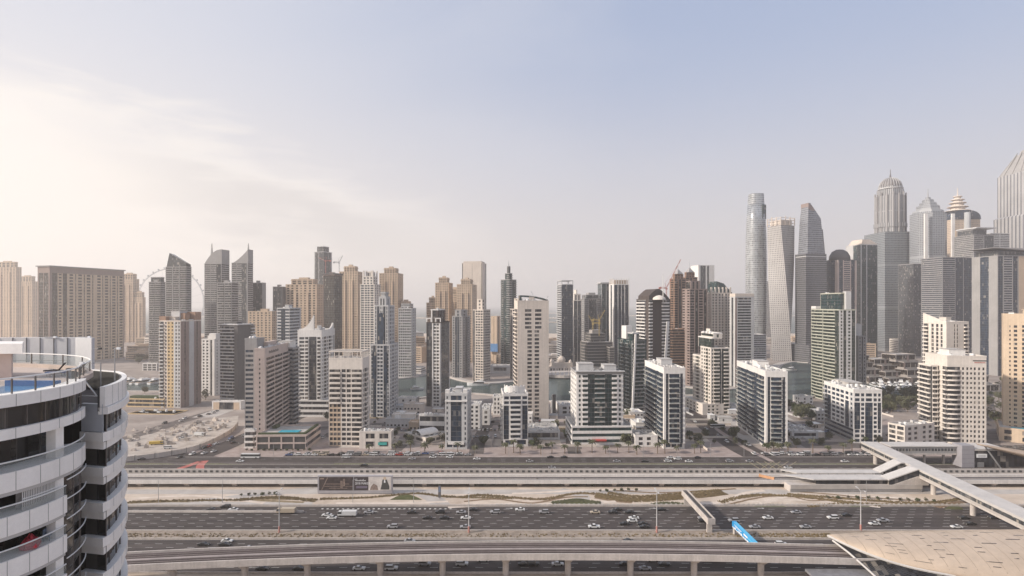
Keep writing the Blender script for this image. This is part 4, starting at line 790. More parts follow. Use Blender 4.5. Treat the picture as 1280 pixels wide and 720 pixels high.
for i in range(24):
    a = 2*pi*i/24; m.tube([(21.7*cos(a),21.7*sin(a),zs(236)),(21.2*cos(a),21.2*sin(a),zs(232)),(18.6*cos(a),18.6*sin(a),zs(228)),(13*cos(a),13*sin(a),zs(224.3)),(6*cos(a),6*sin(a),zs(222.6))], .7, 4)
m.lathe(0,0,[(24,zs(237)),(24,zs(235.8))],24); tag(m.obj('dome_ribs', LGREY, t), kind='stuff')
# stepped spire tower
d = 1180; t = sky_tower('skyscraper', 'grey ribbed tower with a tiered crown and antenna right of the domed giant', 1160, d)
zs = lambda py: ZT(py, d); M_ = uvfacade('tiered_facade', (.29,.30,.315), (.08,.092,.112), fh=3.6, cw=3.4, wfrac=.6, hfrac=.6, wrough=.5, bands=96)
uv_loft('shaft', [ring(8, 32, 32, 0, RAD(22.5)), ring(8, 32, 32, zs(268), RAD(22.5))], M_, t)
for i, (r, a, c) in enumerate(((28,268,264),(21,264,258),(15.5,258,254),(10.5,254,250),(5,250,247))): uv_loft('crown_tier', [ring(8, r, r, zs(a), RAD(22.5)), ring(8, r*.96, r*.96, zs(c), RAD(22.5))], M_, t)
MB().bar((0,0,zs(248)),(0,0,zs(236)),1.5,6,.5).obj('antenna', METAL, t)
for s_ in (-1, 1): MB().box(s_*27-3, s_*27+3, -33, -29.8, 0, zs(270)).obj('corner_rib', WHITE, t)
# arched twin with tiered pinnacle
d = 1260; t = sky_tower('skyscraper', 'tower with rounded blue glass shoulders, tan arched panels and a tiered pinnacle', 1197, d)
zs = lambda py: ZT(py, d); M_ = uvfacade('tan_arch_facade', (.56,.44,.33), (.20,.17,.16), fh=3.6, cw=3, wfrac=.5, hfrac=.5)
uv_loft('shaft', [[(-30,-24,0),(30,-24,0),(30,24,0),(-30,24,0)],[(-30,-24,zs(276)),(30,-24,zs(276)),(30,24,zs(276)),(-30,24,zs(276))]], M_, t)
m = MB(); n = 12
for i in range(n):
    a0, a1 = pi*i/n, pi*(i+1)/n; f = lambda a: (31*cos(a), zs(276)+20*sin(a)**.7); (xa,za),(xb,zb) = f(a0), f(a1)
    m.loft([[(xa,-25,zs(276)),(xa,25,zs(276)),(xa,25,za),(xa,-25,za)],[(xb,-25,zs(276)),(xb,25,zs(276)),(xb,25,zb),(xb,-25,zb)]])
m.obj('rounded_shoulder', GBLUE, t)
for s_ in (-1, 1): 
    m = MB(); m.box(s_*18-7, s_*18+7, -26.5, -24.1, zs(330), zs(290)); m.cyl(s_*18, -25.3, 0, .1, .1); m.obj('arched_panel', TAN, t); MB().box(s_*18-3, s_*18+3, -26.8, -26.4, zs(300), zs(290)).obj('panel_window', GBLUE, t)
MB().cyl(0, -27, 0, zs(268), 6, 14).obj('central_bay', SILV, t)
for (r, a, c) in ((24,268,263),(20,263,258),(16.5,258,253),(13,253,249),(9,249,245)): MB().cyl(0,0,zs(a),zs(c),r*.68,12).cyl(0,0,zs(c)-2.2,zs(c)-.6,r,12,r*.9).obj('crown_tier', PALE, t)
MB().bar((0,0,zs(246)),(0,0,zs(235)),1.5,6,.5).obj('pinnacle', PALE, t)
# blue grey glass block in front
b = tower('skyscraper', 'blue grey glass tower with lighter left corner in front of the arched tower', 1172, 1178, 1217, 322, 950, 10, 'w.06 h1.4 w.05 g.9 w.05 g1.1 w.05', 'h', (GREY, SILV), GBLUE, group=SK, n=2, cat='skyscraper', dp=40); b.done()
b = tower('skyscraper', 'pale grey slab tower with floor bands right of the arched tower', 1212, 1217, 1243, 294, 1060, 8, 'w.06 h1 w.06 g1 w.06', 'h', (GREY, LGREY), GGREY, group=SK, n=0, cat='skyscraper', dp=40); b.block(inset(b.full, 3, 12, 4, 4), b.z, ZT(287,1060), 'g g', 'g'); b.box('roof_slab', LGREY, b.full[0]+4, b.full[1]+2, b.full[2]-2, b.full[3], ZT(286,1060)+1, ZT(284.5,1060)+1); b.done()
b = tower('skyscraper', 'grey slab tower behind the cantilevered roof with plain glass bands', 1234, 1238, 1262, 292, 1130, 8, 'h w.05 h', 'h', (LGREY, GRN), GGREY, group=SK, n=2, cat='skyscraper', dp=40); b.done()
# faceted giant at right edge
d = 1200; t = sky_tower('skyscraper', 'soaring pale tower with a faceted tapering crown cut by the right edge', 1292, d)
zs = lambda py: ZT(py, d); M_ = uvfacade('ribbed_giant_facade', (.37,.36,.36), (.11,.118,.135), fh=200, cw=9, wfrac=.35, hfrac=.99, wrough=.5, rough=.1)
sq = lambda r, z, k=.72: [(-r,-r*k,z),(-r*k,-r,z),(r*k,-r,z),(r,-r*k,z),(r,r*k,z),(r*k,r,z),(-r*k,r,z),(-r,r*k,z)]
uv_loft('shaft', [sq(52,0), sq(52,zs(272)), sq(47,zs(270)), sq(47,zs(218))], M_, t)
MB().loft([sq(45,zs(218)), sq(24,zs(192.5),.6), sq(20,zs(192),.6), sq(18,zs(187),.5)]).obj('crown', GREY, t)
lo_, hi_ = sq(45.3,zs(218.5)), sq(24.2,zs(192.5),.6); m = MB()
for p, q in zip(lo_, hi_): m.bar(p, q, 1.1, 4, .8)
for k in (-.45, 0, .45): m.bar((45.3*k,-45.2,zs(218)), (24*k,-24.2,zs(190)), 1.3, 4, 1.0); m.bar((-45.2,45.3*k,zs(218)), (-24.2,24*k,zs(190)), 1.3, 4, 1.0)
tag(m.obj('crown_ribs', GREY, t), kind='stuff')
# tower with cantilevered roof
b = tower('skyscraper', 'grey tower under a thin wing roof that juts out left, far right edge', 1243, 1247, 1300, 320, 800, 6, 'w.08 g.5 w.1 h.9 w.08 g.5 w.1 w.9~1 g.5 w.9~1', 'w g w', (GREY, SANDST), GBLUE, group=SK, n=0, cat='skyscraper', dp=40)
R_ = b.full; m = MB(); m.loft([[(R_[0]-9,R_[2]-4,b.z+11),(R_[1]+4,R_[2]-4,b.z+6),(R_[1]+4,R_[3],b.z+6),(R_[0]-9,R_[3],b.z+11)],[(R_[0]-9,R_[2]-4,b.z+11.6),(R_[1]+4,R_[2]-4,b.z+10),(R_[1]+4,R_[3],b.z+10),(R_[0]-9,R_[3],b.z+11.6)]]); m.obj('wing_roof', GREY, b.root); b.box('penthouse', GGREY, R_[0]+3, R_[1]-3, R_[2]+3, R_[3]-3, b.z+1, b.z+8); b.done()
# far hazy towers between
b = tower('apartment_tower', 'faint hazy tower low behind the round glass tower', 955, 957, 964, 352, 1600, 4, 'h', 'h', (LGREY,), GGREY, group=SK, n=0, dp=30); b.done()
b = tower('skyscraper', 'dark glass slab filling the gap left of the tiered crown tower', 1140, 1142, 1178, 330, 1100, 4, 'g w.04 g w.04 g', 'g', (GREY,), GGREY, group=SK, n=0, dp=40, cat='skyscraper'); b.done()
# ---------------------------------------------------------------- stepped terraces by the yacht basin
for i, (xl, xc, xr, yt, d, lab) in enumerate(((1083, 1086, 1112, 447, 720, 'brown stepped terrace block at the yacht basin, left end'),(1108, 1111, 1142, 452, 715, 'brown stepped terrace block in the middle of the yacht basin'),(1136, 1139, 1172, 446, 710, 'brown stepped terrace block with white frames, right end of the basin'),(1210, 1213, 1250, 452, 640, 'low grey terraces seen between the cream and the tan tower'))):
    b = Bd('terrace_building', lab, 'terraces', xl, xc, xr, d, 12, dp=46, group='stepped terrace blocks at the yacht basin', walls=(CONC, MAUVE), glass=GBROWN, lod=1, fh=4.2); R_ = b.full; z = ZT(yt, d); n = 4
    for k in range(n): 
        r2 = inset(R_, (k*3.1)%7, (k*5)%8, k*8, 0); b.block(r2, z*k/n, z*(k+1)/n, 'w.06 H w.08 H.6 w.3~1 H w.06' if k%2 else 'w.2~1 H.7 w.06 H w.06 H.8 w.1', 'H H', fh=z/n, parapet=.9)
    b.done()
# ---------------------------------------------------------------- mosque
d = 850; t = thing('mosque', 'pale mosque with a ribbed dome and two slim minarets across the water', 'mosque', (RX(703,d), d, 0), RAD(4))
MB().box(-16,14,-8,12,0,14).box(-20,18,-10,14,0,8).obj('prayer_hall', PALE, t)
m = MB()
for i in range(9): m.box(-19+i*4.1, -17.2+i*4.1, -10.2, -9.8, 1, 6.2)
m.obj('arched_windows', DARKM, t); MB().lathe(-1, 2, [(5.6,14),(5.6,15.5),(6.0,16.6),(5.8,18.6),(4.6,20.8),(2.6,22.6),(.8,23.6),(.25,25),(.1,26.5)], 20).obj('dome', PALE, t, smooth=True)
for (px) in (12, 18): MB().lathe(px, 6, [(1.5,0),(1.4,22),(2.0,22.6),(2.0,24),(1.1,24.2),(1.0,33),(1.5,33.6),(.7,35),(.1,40)], 10).obj('minaret', PALE, t)
for (px, py) in ((-15,-5),(11,-5),(-15,9)): MB().lathe(px, py, [(2.4,14),(2.4,15),(2.2,16.5),(1,17.8),(.1,19)], 10).obj('small_dome', PALE, t)
# ---------------------------------------------------------------- unfinished tower with cranes
d = 800; b = Bd('construction_tower', 'bare concrete frame of a half built tower with props on its top deck', 'building site', 728, 735, 766, d, 14, dp=30, walls=(CONC, BROWN), glass=DARKM, lod=1, fh=4.2)
z = ZT(428, d); b.block(b.full, 0, z, 'x x x x x x', 'x x x x x', parapet=0); r2 = inset(b.full, 6, 9, 5, 5); b.block(r2, z, ZT(417,d), 'x x x', 'x x x', parapet=0); b.block(inset(r2, 4,5,4,4), ZT(417,d), ZT(413,d), 'w', 'w', parapet=0)
for i in range(14): x, y = b.rnd.uniform(b.full[0]+1,b.full[1]-1), b.rnd.uniform(b.full[2]+1, b.full[3]-1); b.box('column_starter', CONC, x, x+.6, y, y+.6, z, z+2.5)
b.done()
b = tower('construction_tower', 'lower brown concrete annex right of the half built tower', 760, 762, 768, 435, 790, 6, 'x x', 'x', (CONC, BROWN), DARKM, n=0, dp=26, cat='building site'); b.done()
def lattice(m, p, q, w, n, r=.16):
    p, q = Vector(p), Vector(q); d_ = (q-p).normalized(); u = d_.orthogonal().normalized(); v = d_.cross(u)
    c = [(u+v)*w, (u-v)*w, (-u-v)*w, (-u+v)*w]
    for e in c: m.bar(p+e, q+e, r, 4)
    for i in range(n):
        a, b_ = p+(q-p)*(i/n), p+(q-p)*((i+1)/n)
        for k in range(4): m.bar(a+c[k], b_+c[(k+1)%4], r*.6, 4)
def crane(label, px, d, ybase, ytop, jib, mat, jibz, group='tower cranes on the skyline'):
    t = thing('tower_crane', label, 'crane', (RX(px,d), d, ZT(ybase,d)), 0, group); h = ZT(ytop,d)-ZT(ybase,d)
    m = MB(); lattice(m, (0,0,0), (0,0,h), .5, max(4, int(h/4)), .13); m.obj('mast', mat, t)
    m = MB(); lattice(m, (0,0,h), (jib,0,h+jibz), .4, max(5,int(abs(jib)/4)), .12); m.obj('jib', mat, t)
    s_ = -1 if jib > 0 else 1; m = MB(); lattice(m, (0,0,h), (s_*9,0,h+.5), .7, 3, .25); m.box(s_*9-1.5, s_*9+1.5, -1, 1, h-1.5, h+1.2); m.obj('counter_jib', mat, t)
    m = MB(); m.box(-1.2,1.2,-1.4,-.2,h-2.2,h); m.obj('cab', mat, t); m = MB(); m.bar((0,0,h),(s_*2,0,h+7),.3,4); m.bar((s_*2,0,h+7),(jib*.8,0,h+jibz*.8+.7),.12,4); m.obj('stay', mat, t); return t
PALER = pmat('faded_red_paint', (.42,.17,.14), rough=.6)
crane('red luffing crane with its jib raised steeply over the brown towers', 833, 800, 395, 360, 20, PALER, 40)
crane('yellow crane standing on top of the half built tower', 741, 800, 413, 404, -6, YELM, 11)
crane('yellow luffing crane leaning right beside the half built tower', 749, 805, 420, 400, 8, YELM, 14)
crane('thin grey crane with a raised jib on the beige beach tower', 424, 990, 340, 328, 6, METAL, 12)
crane('thin brown crane on the tall glass tower roof', 407, 1100, 345, 326, -14, PALER, 6)
crane('thin grey crane far behind the tall beige tower, jib up left', 668, 1500, 385, 373, -9, METAL, 20)
crane('thin grey crane far behind the tall beige tower, jib up right', 681, 1500, 392, 380, 9, METAL, 22)
# ---------------------------------------------------------------- observation wheel
d = 2150; t = thing('observation_wheel', 'giant observation wheel, pale and faint behind the sloping grey tower', 'ferris wheel', (RX(213,d), d, 0), RAD(0)); R0 = 125; zc = ZT(378, d)
n = 72; rim = [(R0*cos(2*pi*i/n), 0, zc+R0*sin(2*pi*i/n)) for i in range(n+1)]; m = MB(); m.tube([(p[0],-3,p[2]) for p in rim], .9, 5); m.tube([(p[0],3,p[2]) for p in rim], .9, 5); m.obj('rim', SILV, t)
m = MB()
for i in range(0, n, 3): m.bar((0,0,zc), rim[i], .22, 4)
m.obj('cables', SILV, t); MB().bar((0,-12,zc),(0,12,zc),6,14).obj('hub', SILV, t)
for sx in (-1, 1):
    for sy in (-1, 1): MB().bar((sx*48, sy*32, 0),(sx*2, sy*10, zc),4.2,8,3).obj('leg', SILV, t)
for i in range(0, n, 2): 
    a = 2*pi*i/n; MB().lathe(0, 0, [(.3,-3.2),(2.6,-2.2),(3.2,0),(2.6,2.2),(.3,3.2)], 8).obj('capsule', SILV, t, ((R0+5)*cos(a), 0, zc+(R0+5)*sin(a)))
# ================================================================ GROUND, ROADS, WATER
def groundmat(name, c1, c2, scale=.02, rough=.95, c3=None, det=8):
    m = bpy.data.materials.new(name); m.use_nodes = True; nt = m.node_tree; b = nt.nodes['Principled BSDF']; b.inputs['Roughness'].default_value = rough; b.inputs['Specular IOR Level'].default_value = .15
    tc = N(nt, 'ShaderNodeTexCoord'); n = N(nt, 'ShaderNodeTexNoise'); n.inputs['Scale'].default_value = scale; n.inputs['Detail'].default_value = det; n.inputs['Roughness'].default_value = .65; L(nt, tc.outputs['Object'], n.inputs['Vector'])
    r = N(nt, 'ShaderNodeValToRGB'); e = r.color_ramp.elements; e[0].position = .35; e[0].color = (*c1,1); e[1].position = .65; e[1].color = (*c2,1)
    if c3: q = e.new(.52); q.color = (*c3,1)
    L(nt, n.outputs['Fac'], r.inputs[0]); L(nt, r.outputs[0], b.inputs['Base Color']); MATS[name] = m; return m
def asphaltmat(name, base, lane=3.65):
    """asphalt with long tyre-worn streaks along X and patches"""
    m = bpy.data.materials.new(name); m.use_nodes = True; nt = m.node_tree; b = nt.nodes['Principled BSDF']; b.inputs['Roughness'].default_value = .85; b.inputs['Specular IOR Level'].default_value = .25
    tc = N(nt, 'ShaderNodeTexCoord'); c = None
    rgb = N(nt, 'ShaderNodeRGB'); rgb.outputs[0].default_value = (*base,1); c = rgb.outputs[0]
    for vec, lo, hi in (((.004,.75,1),.6,1.35),((.03,.10,1),.80,1.15),((.25,.25,1),.88,1.1),((2,2,1),.9,1.1)):
        mp = N(nt, 'ShaderNodeMapping'); mp.inputs['Scale'].default_value = vec; L(nt, tc.outputs['Object'], mp.inputs[0]); n = N(nt, 'ShaderNodeTexNoise'); n.inputs['Scale'].default_value = 1; n.inputs['Detail'].default_value = 3; L(nt, mp.outputs[0], n.inputs['Vector'])
        r = N(nt, 'ShaderNodeMapRange'); r.inputs[1].default_value = .3; r.inputs[2].default_value = .7; r.inputs[3].default_value = lo; r.inputs[4].default_value = hi; L(nt, n.outputs['Fac'], r.inputs[0])
        s_ = N(nt, 'ShaderNodeVectorMath', operation='SCALE'); L(nt, c, s_.inputs[0]); L(nt, r.outputs[0], s_.inputs['Scale']); c = s_.outputs[0]
    L(nt, c, b.inputs['Base Color']); MATS[name] = m; return m
ASPH = asphaltmat('asphalt', (.064,.054,.051)); ASPH2 = asphaltmat('worn_asphalt', (.125,.108,.10))
CITY = groundmat('city_ground', (.22,.185,.165), (.37,.32,.285), .03, c3=(.29,.25,.225)); SANDG = groundmat('sand', (.40,.325,.26), (.58,.50,.42), .07); PAVE = groundmat('pink_paving', (.27,.215,.195), (.37,.31,.285), .15)
PATHG = groundmat('grey_paving', (.36,.33,.305), (.46,.43,.40), .1); LAWN = groundmat('lawn', (.062,.072,.028), (.105,.105,.048), .4); SCRUB = groundmat('dry_planting', (.12,.09,.045), (.30,.235,.155), .5); SOIL = groundmat('brown_planting', (.13,.085,.05), (.27,.195,.13), .9)
MEDG = groundmat('median_sand', (.20,.165,.135), (.34,.285,.235), .25); DUST = groundmat('dusty_site', (.31,.27,.235), (.47,.425,.38), .12); WHITEP = pmat('road_paint', (.54,.53,.50), rough=.7, var=.25, scale=.5); REDP = pmat('red_lane_paint', (.42,.13,.11), rough=.8, var=.2); YELP = pmat('yellow_line_paint', (.36,.30,.19), rough=.8, var=.2)
ROOFL = pmat('pale_concrete', (.62,.585,.55), rough=.85, var=.1, scale=.15, streak=.1); CONCV = pmat('viaduct_concrete', (.50,.455,.42), rough=.85, var=.14, scale=.15, streak=.12); TRACK = pmat('track_bed', (.055,.040,.038), rough=.9, var=.2, scale=.3); BALL = pmat('rail_concrete', (.30,.26,.25), rough=.9, var=.15)
wm = bpy.data.materials.new('water'); wm.use_nodes = True; nt = wm.node_tree; b_ = nt.nodes['Principled BSDF']; b_.inputs['Base Color'].default_value = (.020,.042,.042,1); b_.inputs['Roughness'].default_value = .18; b_.inputs['IOR'].default_value = 1.33; b_.inputs['Specular IOR Level'].default_value = .18
tc = N(nt, 'ShaderNodeTexCoord'); n_ = N(nt, 'ShaderNodeTexNoise'); n_.inputs['Scale'].default_value = .35; n_.inputs['Detail'].default_value = 4; L(nt, tc.outputs['Object'], n_.inputs['Vector']); bp = N(nt, 'ShaderNodeBump'); bp.inputs['Strength'].default_value = .6; bp.inputs['Distance'].default_value = .25; L(nt, n_.outputs['Fac'], bp.inputs['Height']); L(nt, bp.outputs[0], b_.inputs['Normal'])
df = N(nt, 'ShaderNodeBsdfDiffuse'); df.inputs[0].default_value = (.055,.075,.073,1); gs = N(nt, 'ShaderNodeBsdfGlossy'); gs.inputs['Roughness'].default_value = .16; gs.inputs[0].default_value = (.9,.95,.95,1); L(nt, bp.outputs[0], gs.inputs['Normal']); ms = N(nt, 'ShaderNodeMixShader'); ms.inputs[0].default_value = .20; L(nt, df.outputs[0], ms.inputs[1]); L(nt, gs.outputs[0], ms.inputs[2]); L(nt, ms.outputs[0], nt.nodes['Material Output'].inputs[0])
WATER = wm
def sheet(name, mat, pts, z, kind='structure'): 
    n = len(pts); a = sum(pts[i][0]*pts[(i+1)%n][1]-pts[(i+1)%n][0]*pts[i][1] for i in range(n))
    if a < 0: pts = pts[::-1]
    return tag(MB().poly([(p[0],p[1],0) for p in pts]).obj(name, mat, None, (0,0,z)), kind=kind)
def strip(name, mat, x0, x1, y0, y1, z, kind='structure'): return sheet(name, mat, [(x0,y0),(x1,y0),(x1,y1),(x0,y1)], z, kind)
def ppoly(*px): return [P(x, y) for x, y in px]
def ribbon(pts, w):
    l, r = [], []
    for i, p in enumerate(pts):
        a, c = Vector(pts[max(i-1,0)]), Vector(pts[min(i+1,len(pts)-1)]); t = (c-a).normalized(); n = Vector((-t.y, t.x)); ww = w[i] if isinstance(w, (list,tuple)) else w
        l.append(tuple(Vector(p)+n*ww/2)); r.append(tuple(Vector(p)-n*ww/2))
    return l+r[::-1]
def smooth(pts, k=6):
    o = []
    for i in range(len(pts)-1):
        p0, p1, p2, p3 = [Vector(pts[min(max(j,0),len(pts)-1)]) for j in (i-1,i,i+1,i+2)]
        for q in range(k):
            t = q/k; o.append(tuple(.5*((2*p1)+(p2-p0)*t+(2*p0-5*p1+4*p2-p3)*t*t+(3*p1-p0-3*p2+p3)*t**3)))
    o.append(tuple(pts[-1])); return o
X0, X1 = -420, 520
sheet('ground', CITY, [(-26000,-300),(26000,-300),(26000,30000),(-26000,30000)], 0)
sheet('beach', SANDG, [(-3000,1500),(3200,1500),(3200,1950),(-3000,1950)], .15)
sheet('sea', WATER, [(-26000,1950),(26000,1950),(26000,29500),(-26000,29500)], .3)
for i, (x0, x1, y0, y1) in enumerate(((-900,700,3900,4080),(600,2600,4700,4900),(-2600,-1100,4300,4500),(-300,500,3050,3110),(300,900,6000,6300))): tag(MB().prism([(x0,y0),(x1,y0+20),(x1-40,y1),(x0+60,y1-10)], 0, 5).obj('sandbar', SANDG), kind='structure')
# marina channel
far_q = [(-1400,700),(-560,730),(-474,742),(-400,748),(-300,758),(-151,766),(-123,826),(-86,783),(-57,735),(-15,723),(55,800),(89,826),(150,760),(213,682),(264,676),(330,745),(430,925),(480,985),(500,975)]
near_q = [(500,940),(440,820),(345,645),(300,600),(270,572),(225,567),(200,612),(120,578),(60,576),(-20,628),(-60,638),(-115,602),(-190,640),(-300,652),(-437,655),(-560,650),(-1400,640)]
sheet('water', WATER, smooth(far_q,4)+smooth(near_q,4), .12)
m = MB()
for q in (smooth(far_q,4), smooth(near_q,4)):
    for a, c in zip(q, q[1:]): m.loft([[(a[0],a[1]-2,0),(a[0],a[1]+2,0),(a[0],a[1]+2,1.4),(a[0],a[1]-2,1.4)],[(c[0],c[1]-2,0),(c[0],c[1]+2,0),(c[0],c[1]+2,1.4),(c[0],c[1]-2,1.4)]])
tag(m.obj('quay_kerb', CONCV), kind='structure')
sheet('promenade', PATHG, ribbon([(p[0],p[1]+10) for p in smooth(far_q,4)], 16), .16)
d = 835; t = thing('quay_arch_bridge', 'low curved promenade bridge with arched edge below the mosque', 'bridge', (RX(700,d), d-40, 0)); MB().loft([ring(28, 26, 30, 1.5), ring(28, 26, 30, 5)]).obj('deck', CONCV, t)
m = MB()
for i in range(28): a = 2*pi*i/28; m.box(26*cos(a)-.4, 26*cos(a)+.4, 30*sin(a)-.4, 30*sin(a)+.4, 5, 9.5)
m.obj('pergola_columns', PALE, t)
# highway
strip('sand_verge', SANDG, X0, X1, 200, 213.5, .02)
strip('highway_near_carriageway', ASPH, X0, X1, 213.8, 245, .05)
strip('median', MEDG, X0, X1, 245.2, 253.6, .04)
strip('highway_far_carriageway', ASPH, X0, X1, 254, 285, .05)
strip('sand_verge', SANDG, X0, X1, 285.4, 330, .02)
strip('footpath', PATHG, X0, X1, 303, 310.5, .035)
strip('service_road', ASPH, X0, X1, 347, 358, .05); strip('lawn_strip', LAWN, X0, X1, 358.4, 361.4, .04); strip('service_road', ASPH, X0, X1, 361.8, 376, .05)
strip('pavement', PAVE, X0, X1, 376.3, 401, .03)
m = MB()
for (y, zt) in ((213.6,.75),(245.1,.55),(253.8,.55),(285.2,.8),(358.2,.15),(361.6,.15),(376.15,.15),(346.8,.9)): m.box(X0, X1, y-.16, y+.16, 0, zt)
tag(m.obj('kerb', CONCV), kind='structure')
m = MB(); lw = 3.65
def dashes(y, x0, x1, l=3.0, gap=5.6, w=.2, off=0):
    x = x0+off
    while x < x1: m.box(x, x+l, y-w/2, y+w/2, .055, .062); x += l+gap
for k in range(1, 8): dashes(214.9+k*3.6, X0, X1, off=(k*1.9)%8.6)
for k in range(1, 8): dashes(255.3+k*3.6, X0, X1, off=(k*2.9)%8.6)
for y in (215.0, 244.2): m.box(X0, X1, y-.1, y+.1, .055, .062)
for y in (255.2, 284.0): m.box(X0, X1, y-.1, y+.1, .055, .062)
for y in (352.5, 366.5, 371.2): dashes(y, X0, X1)
for i in range(26): m.box(-93+i*2.5, -92+i*2.5, 280.5, 281.7, .055, .062)
for x in (-3, 67, -60, 120): m.box(x, x+3, 281.6, 282.0, .055, .062); m.box(x+2.2, x+3.2, 281.2, 282.4, .055, .062); m.box(x-8, x-5, 277.6, 278.0, .055, .062)
tag(m.obj('lane_markings', WHITEP), kind='structure')
m = MB()
for i in range(60): m.box(-8+i*2.4, -7+i*2.4, 285.5, 285.9, .1, .9)
for i in range(75): m.box(105+i*2.4, 106+i*2.4, 285.5, 285.9, .1, .9)
tag(m.obj('striped_kerb', WHITEP), kind='structure')
t = tag(MB().box(X0, -100, 276.2, 276.7, .05, .95).box(X0, -100, 275.9, 277.0, .05, .4).obj('crash_barrier', CONCV), 'long concrete barrier splitting the left end of the far carriageway', 'barrier')
# side streets
def street(name, pts, w, mat=ASPH, z=.07): return sheet(name, mat, ribbon(smooth(pts), w), z)
street('side_street', [P(955,579),P(912,556),P(872,527),P(850,508),P(838,497)], 11); street('side_street', [P(990,583),P(945,563),P(905,540),P(870,519),P(858,506)], 7.5, z=.075)
sheet('street_median', PAVE, ribbon([P(965,577),P(930,559),P(886,530)], 3.5), .09)
street('back_street', [(-190,432),(-140,470),(-60,480),(60,482),(150,486),(200,520),(330,560)], 13, ASPH2, .06)
street('side_street', [P(215,580),P(262,566),P(320,541),P(372,521),P(430,507)], 17, z=.07); street('side_street', [P(160,567),P(230,570),P(300,577),P(420,577)], 12, z=.066)
street('side_street', [P(150,552),P(215,530),P(270,514),P(330,497),P(400,484)], 14, ASPH2, .064)
street('back_street', [P(1010,556),P(1060,530),P(1110,512),P(1190,497),P(1275,492)], 10, ASPH2, .06); street('side_street', [P(1236,560),P(1240,540),P(1235,510),P(1225,480),P(1215,470)], 11, ASPH2, .068); street('side_street', [(180,372),(260,374),(420,374)], 8, z=.072)
street('back_street', [(-60,482),(-75,430),(-80,384)], 8, ASPH2, .062); street('back_street', [(60,482),(45,430),(42,384)], 9, ASPH2, .062); street('back_street', [(-20,482),(-24,430),(-24,384)], 10, ASPH2, .062)
sheet('red_lane', REDP, ribbon(smooth([P(205,590),P(224,586),P(250,577)]), 4), .085); sheet('red_lane', REDP, ribbon(smooth([P(252,590),P(250,583),P(256,576)]), 4.5), .085)
m = MB()
for x in range(0, 4): m.poly([(P(945+x*10,590)[0], P(945+x*10,590)[1], 0), (P(946+x*10,590)[0], P(945+x*10,590)[1], 0), (P(966+x*10,577)[0], P(960,577)[1], 0), (P(965+x*10,577)[0], P(960,577)[1], 0)])
for x in range(0, 4): m.poly([(P(985-x*10,590)[0], P(985,590)[1], 0), (P(986-x*10,590)[0], P(985,590)[1], 0), (P(966-x*10,577)[0], P(960,577)[1], 0), (P(965-x*10,577)[0], P(960,577)[1], 0)])
tag(m.obj('box_junction_lines', YELP, None, (0,0,.09)), kind='structure')
sheet('car_park_ground', ASPH2, [(-150,377),(-25,377),(-25,384),(-150,384)], .07); sheet('car_park_ground', ASPH2, [(165,377),(265,377),(265,384),(165,384)], .07)
sheet('lawn', LAWN, ppoly((703,537),(716,537),(719,547),(706,547)), .06)
# dusty fenced building site on the left
site = ppoly((150,556),(200,573),(250,560),(290,540),(302,522),(268,520),(215,534),(160,548)); sheet('building_site_ground', DUST, [P(130,575),P(205,571),P(250,561),P(297,535),P(298,520),P(262,524),P(215,536),P(130,556)], .08)
t = thing('site_fence', 'pale hoarding fence around the dusty excavation site', 'fence', (*P(205,571),0)); ox, oy = P(205,571)
pts = smooth([P(150,578),P(205,571),P(250,561),P(285,544),P(297,533)], 5); m = MB()
for a, c in zip(pts, pts[1:]): m.loft([[(a[0]-ox,a[1]-oy-.15,0),(a[0]-ox,a[1]-oy+.15,0),(a[0]-ox,a[1]-oy+.15,3.2),(a[0]-ox,a[1]-oy-.15,3.2)],[(c[0]-ox,c[1]-oy-.15,0),(c[0]-ox,c[1]-oy+.15,0),(c[0]-ox,c[1]-oy+.15,3.2),(c[0]-ox,c[1]-oy-.15,3.2)]])
m.obj('hoarding', PALE, t); m = MB()
for a in pts[::2]: m.box(a[0]-ox-.2, a[0]-ox+.2, a[1]-oy-.4, a[1]-oy+.3, 0, 3.6)
m.obj('posts', CONC, t)
rs = random.Random(5); SITE = 'excavated concrete stubs on the dusty building site'
for i in range(70):
    u, v = rs.random(), rs.random(); px = 162+u*125; base = 571-(u**1.3)*34; py = base-3-v*(30-16*u)
    x, y = P(px, py); w_, d_, h_ = rs.uniform(.5,2.3), rs.uniform(.5,2.4), rs.uniform(.4,2.2); m = MB().box(-w_,w_,-d_,d_,0,h_).box(-w_*.6,w_*.2,-d_*.5,d_*.4,h_,h_+rs.uniform(.3,1.2)).box(w_,w_+.5,-d_,d_*.3,0,h_*.6)
    o = m.obj('concrete_stub', rs.choice((DUST, PALE, CONC)), None, (x,y,.08), rs.uniform(-.3,.3)); tag(o, 'rough pale concrete stub among others in the fenced dusty site', 'concrete block', SITE)
strip('plaza', PATHG, *(P(240,522)[0], P(268,522)[0]), P(250,522)[1], P(250,510)[1], .085)

# ================================================================ NEAR METRO VIADUCT
def vy(x): return 212.5-0.00042*(x-15)**2 if x < 15 else 212.5-0.00034*(x-15)**2
t = thing('metro_viaduct', 'gently curved metro viaduct with twin tracks crossing the near carriageway', 'viaduct', (0,0,0))
xs = [X0*.62+i*(165-X0*.62)/60 for i in range(61)]
def along(name, mat, n0, n1, z0, z1, part=t, f=vy):
    m = MB(); secs = [[(x,f(x)+n0,z0),(x,f(x)+n1,z0),(x,f(x)+n1,z1),(x,f(x)+n0,z1)] for x in xs]; m.loft(secs); return m.obj(name, mat, part)
along('deck', CONCV, -5.2, 6.2, 8.2, 9.2); along('box_girder', CONCV, -2.6, 3.6, 6.6, 8.2); along('near_parapet', CONCV, -5.75, -5.2, 8.0, 10.3); along('far_parapet', CONCV, 6.2, 6.7, 8.2, 10.1); along('centre_plinth', BALL, -.2, 1.2, 9.2, 9.6)
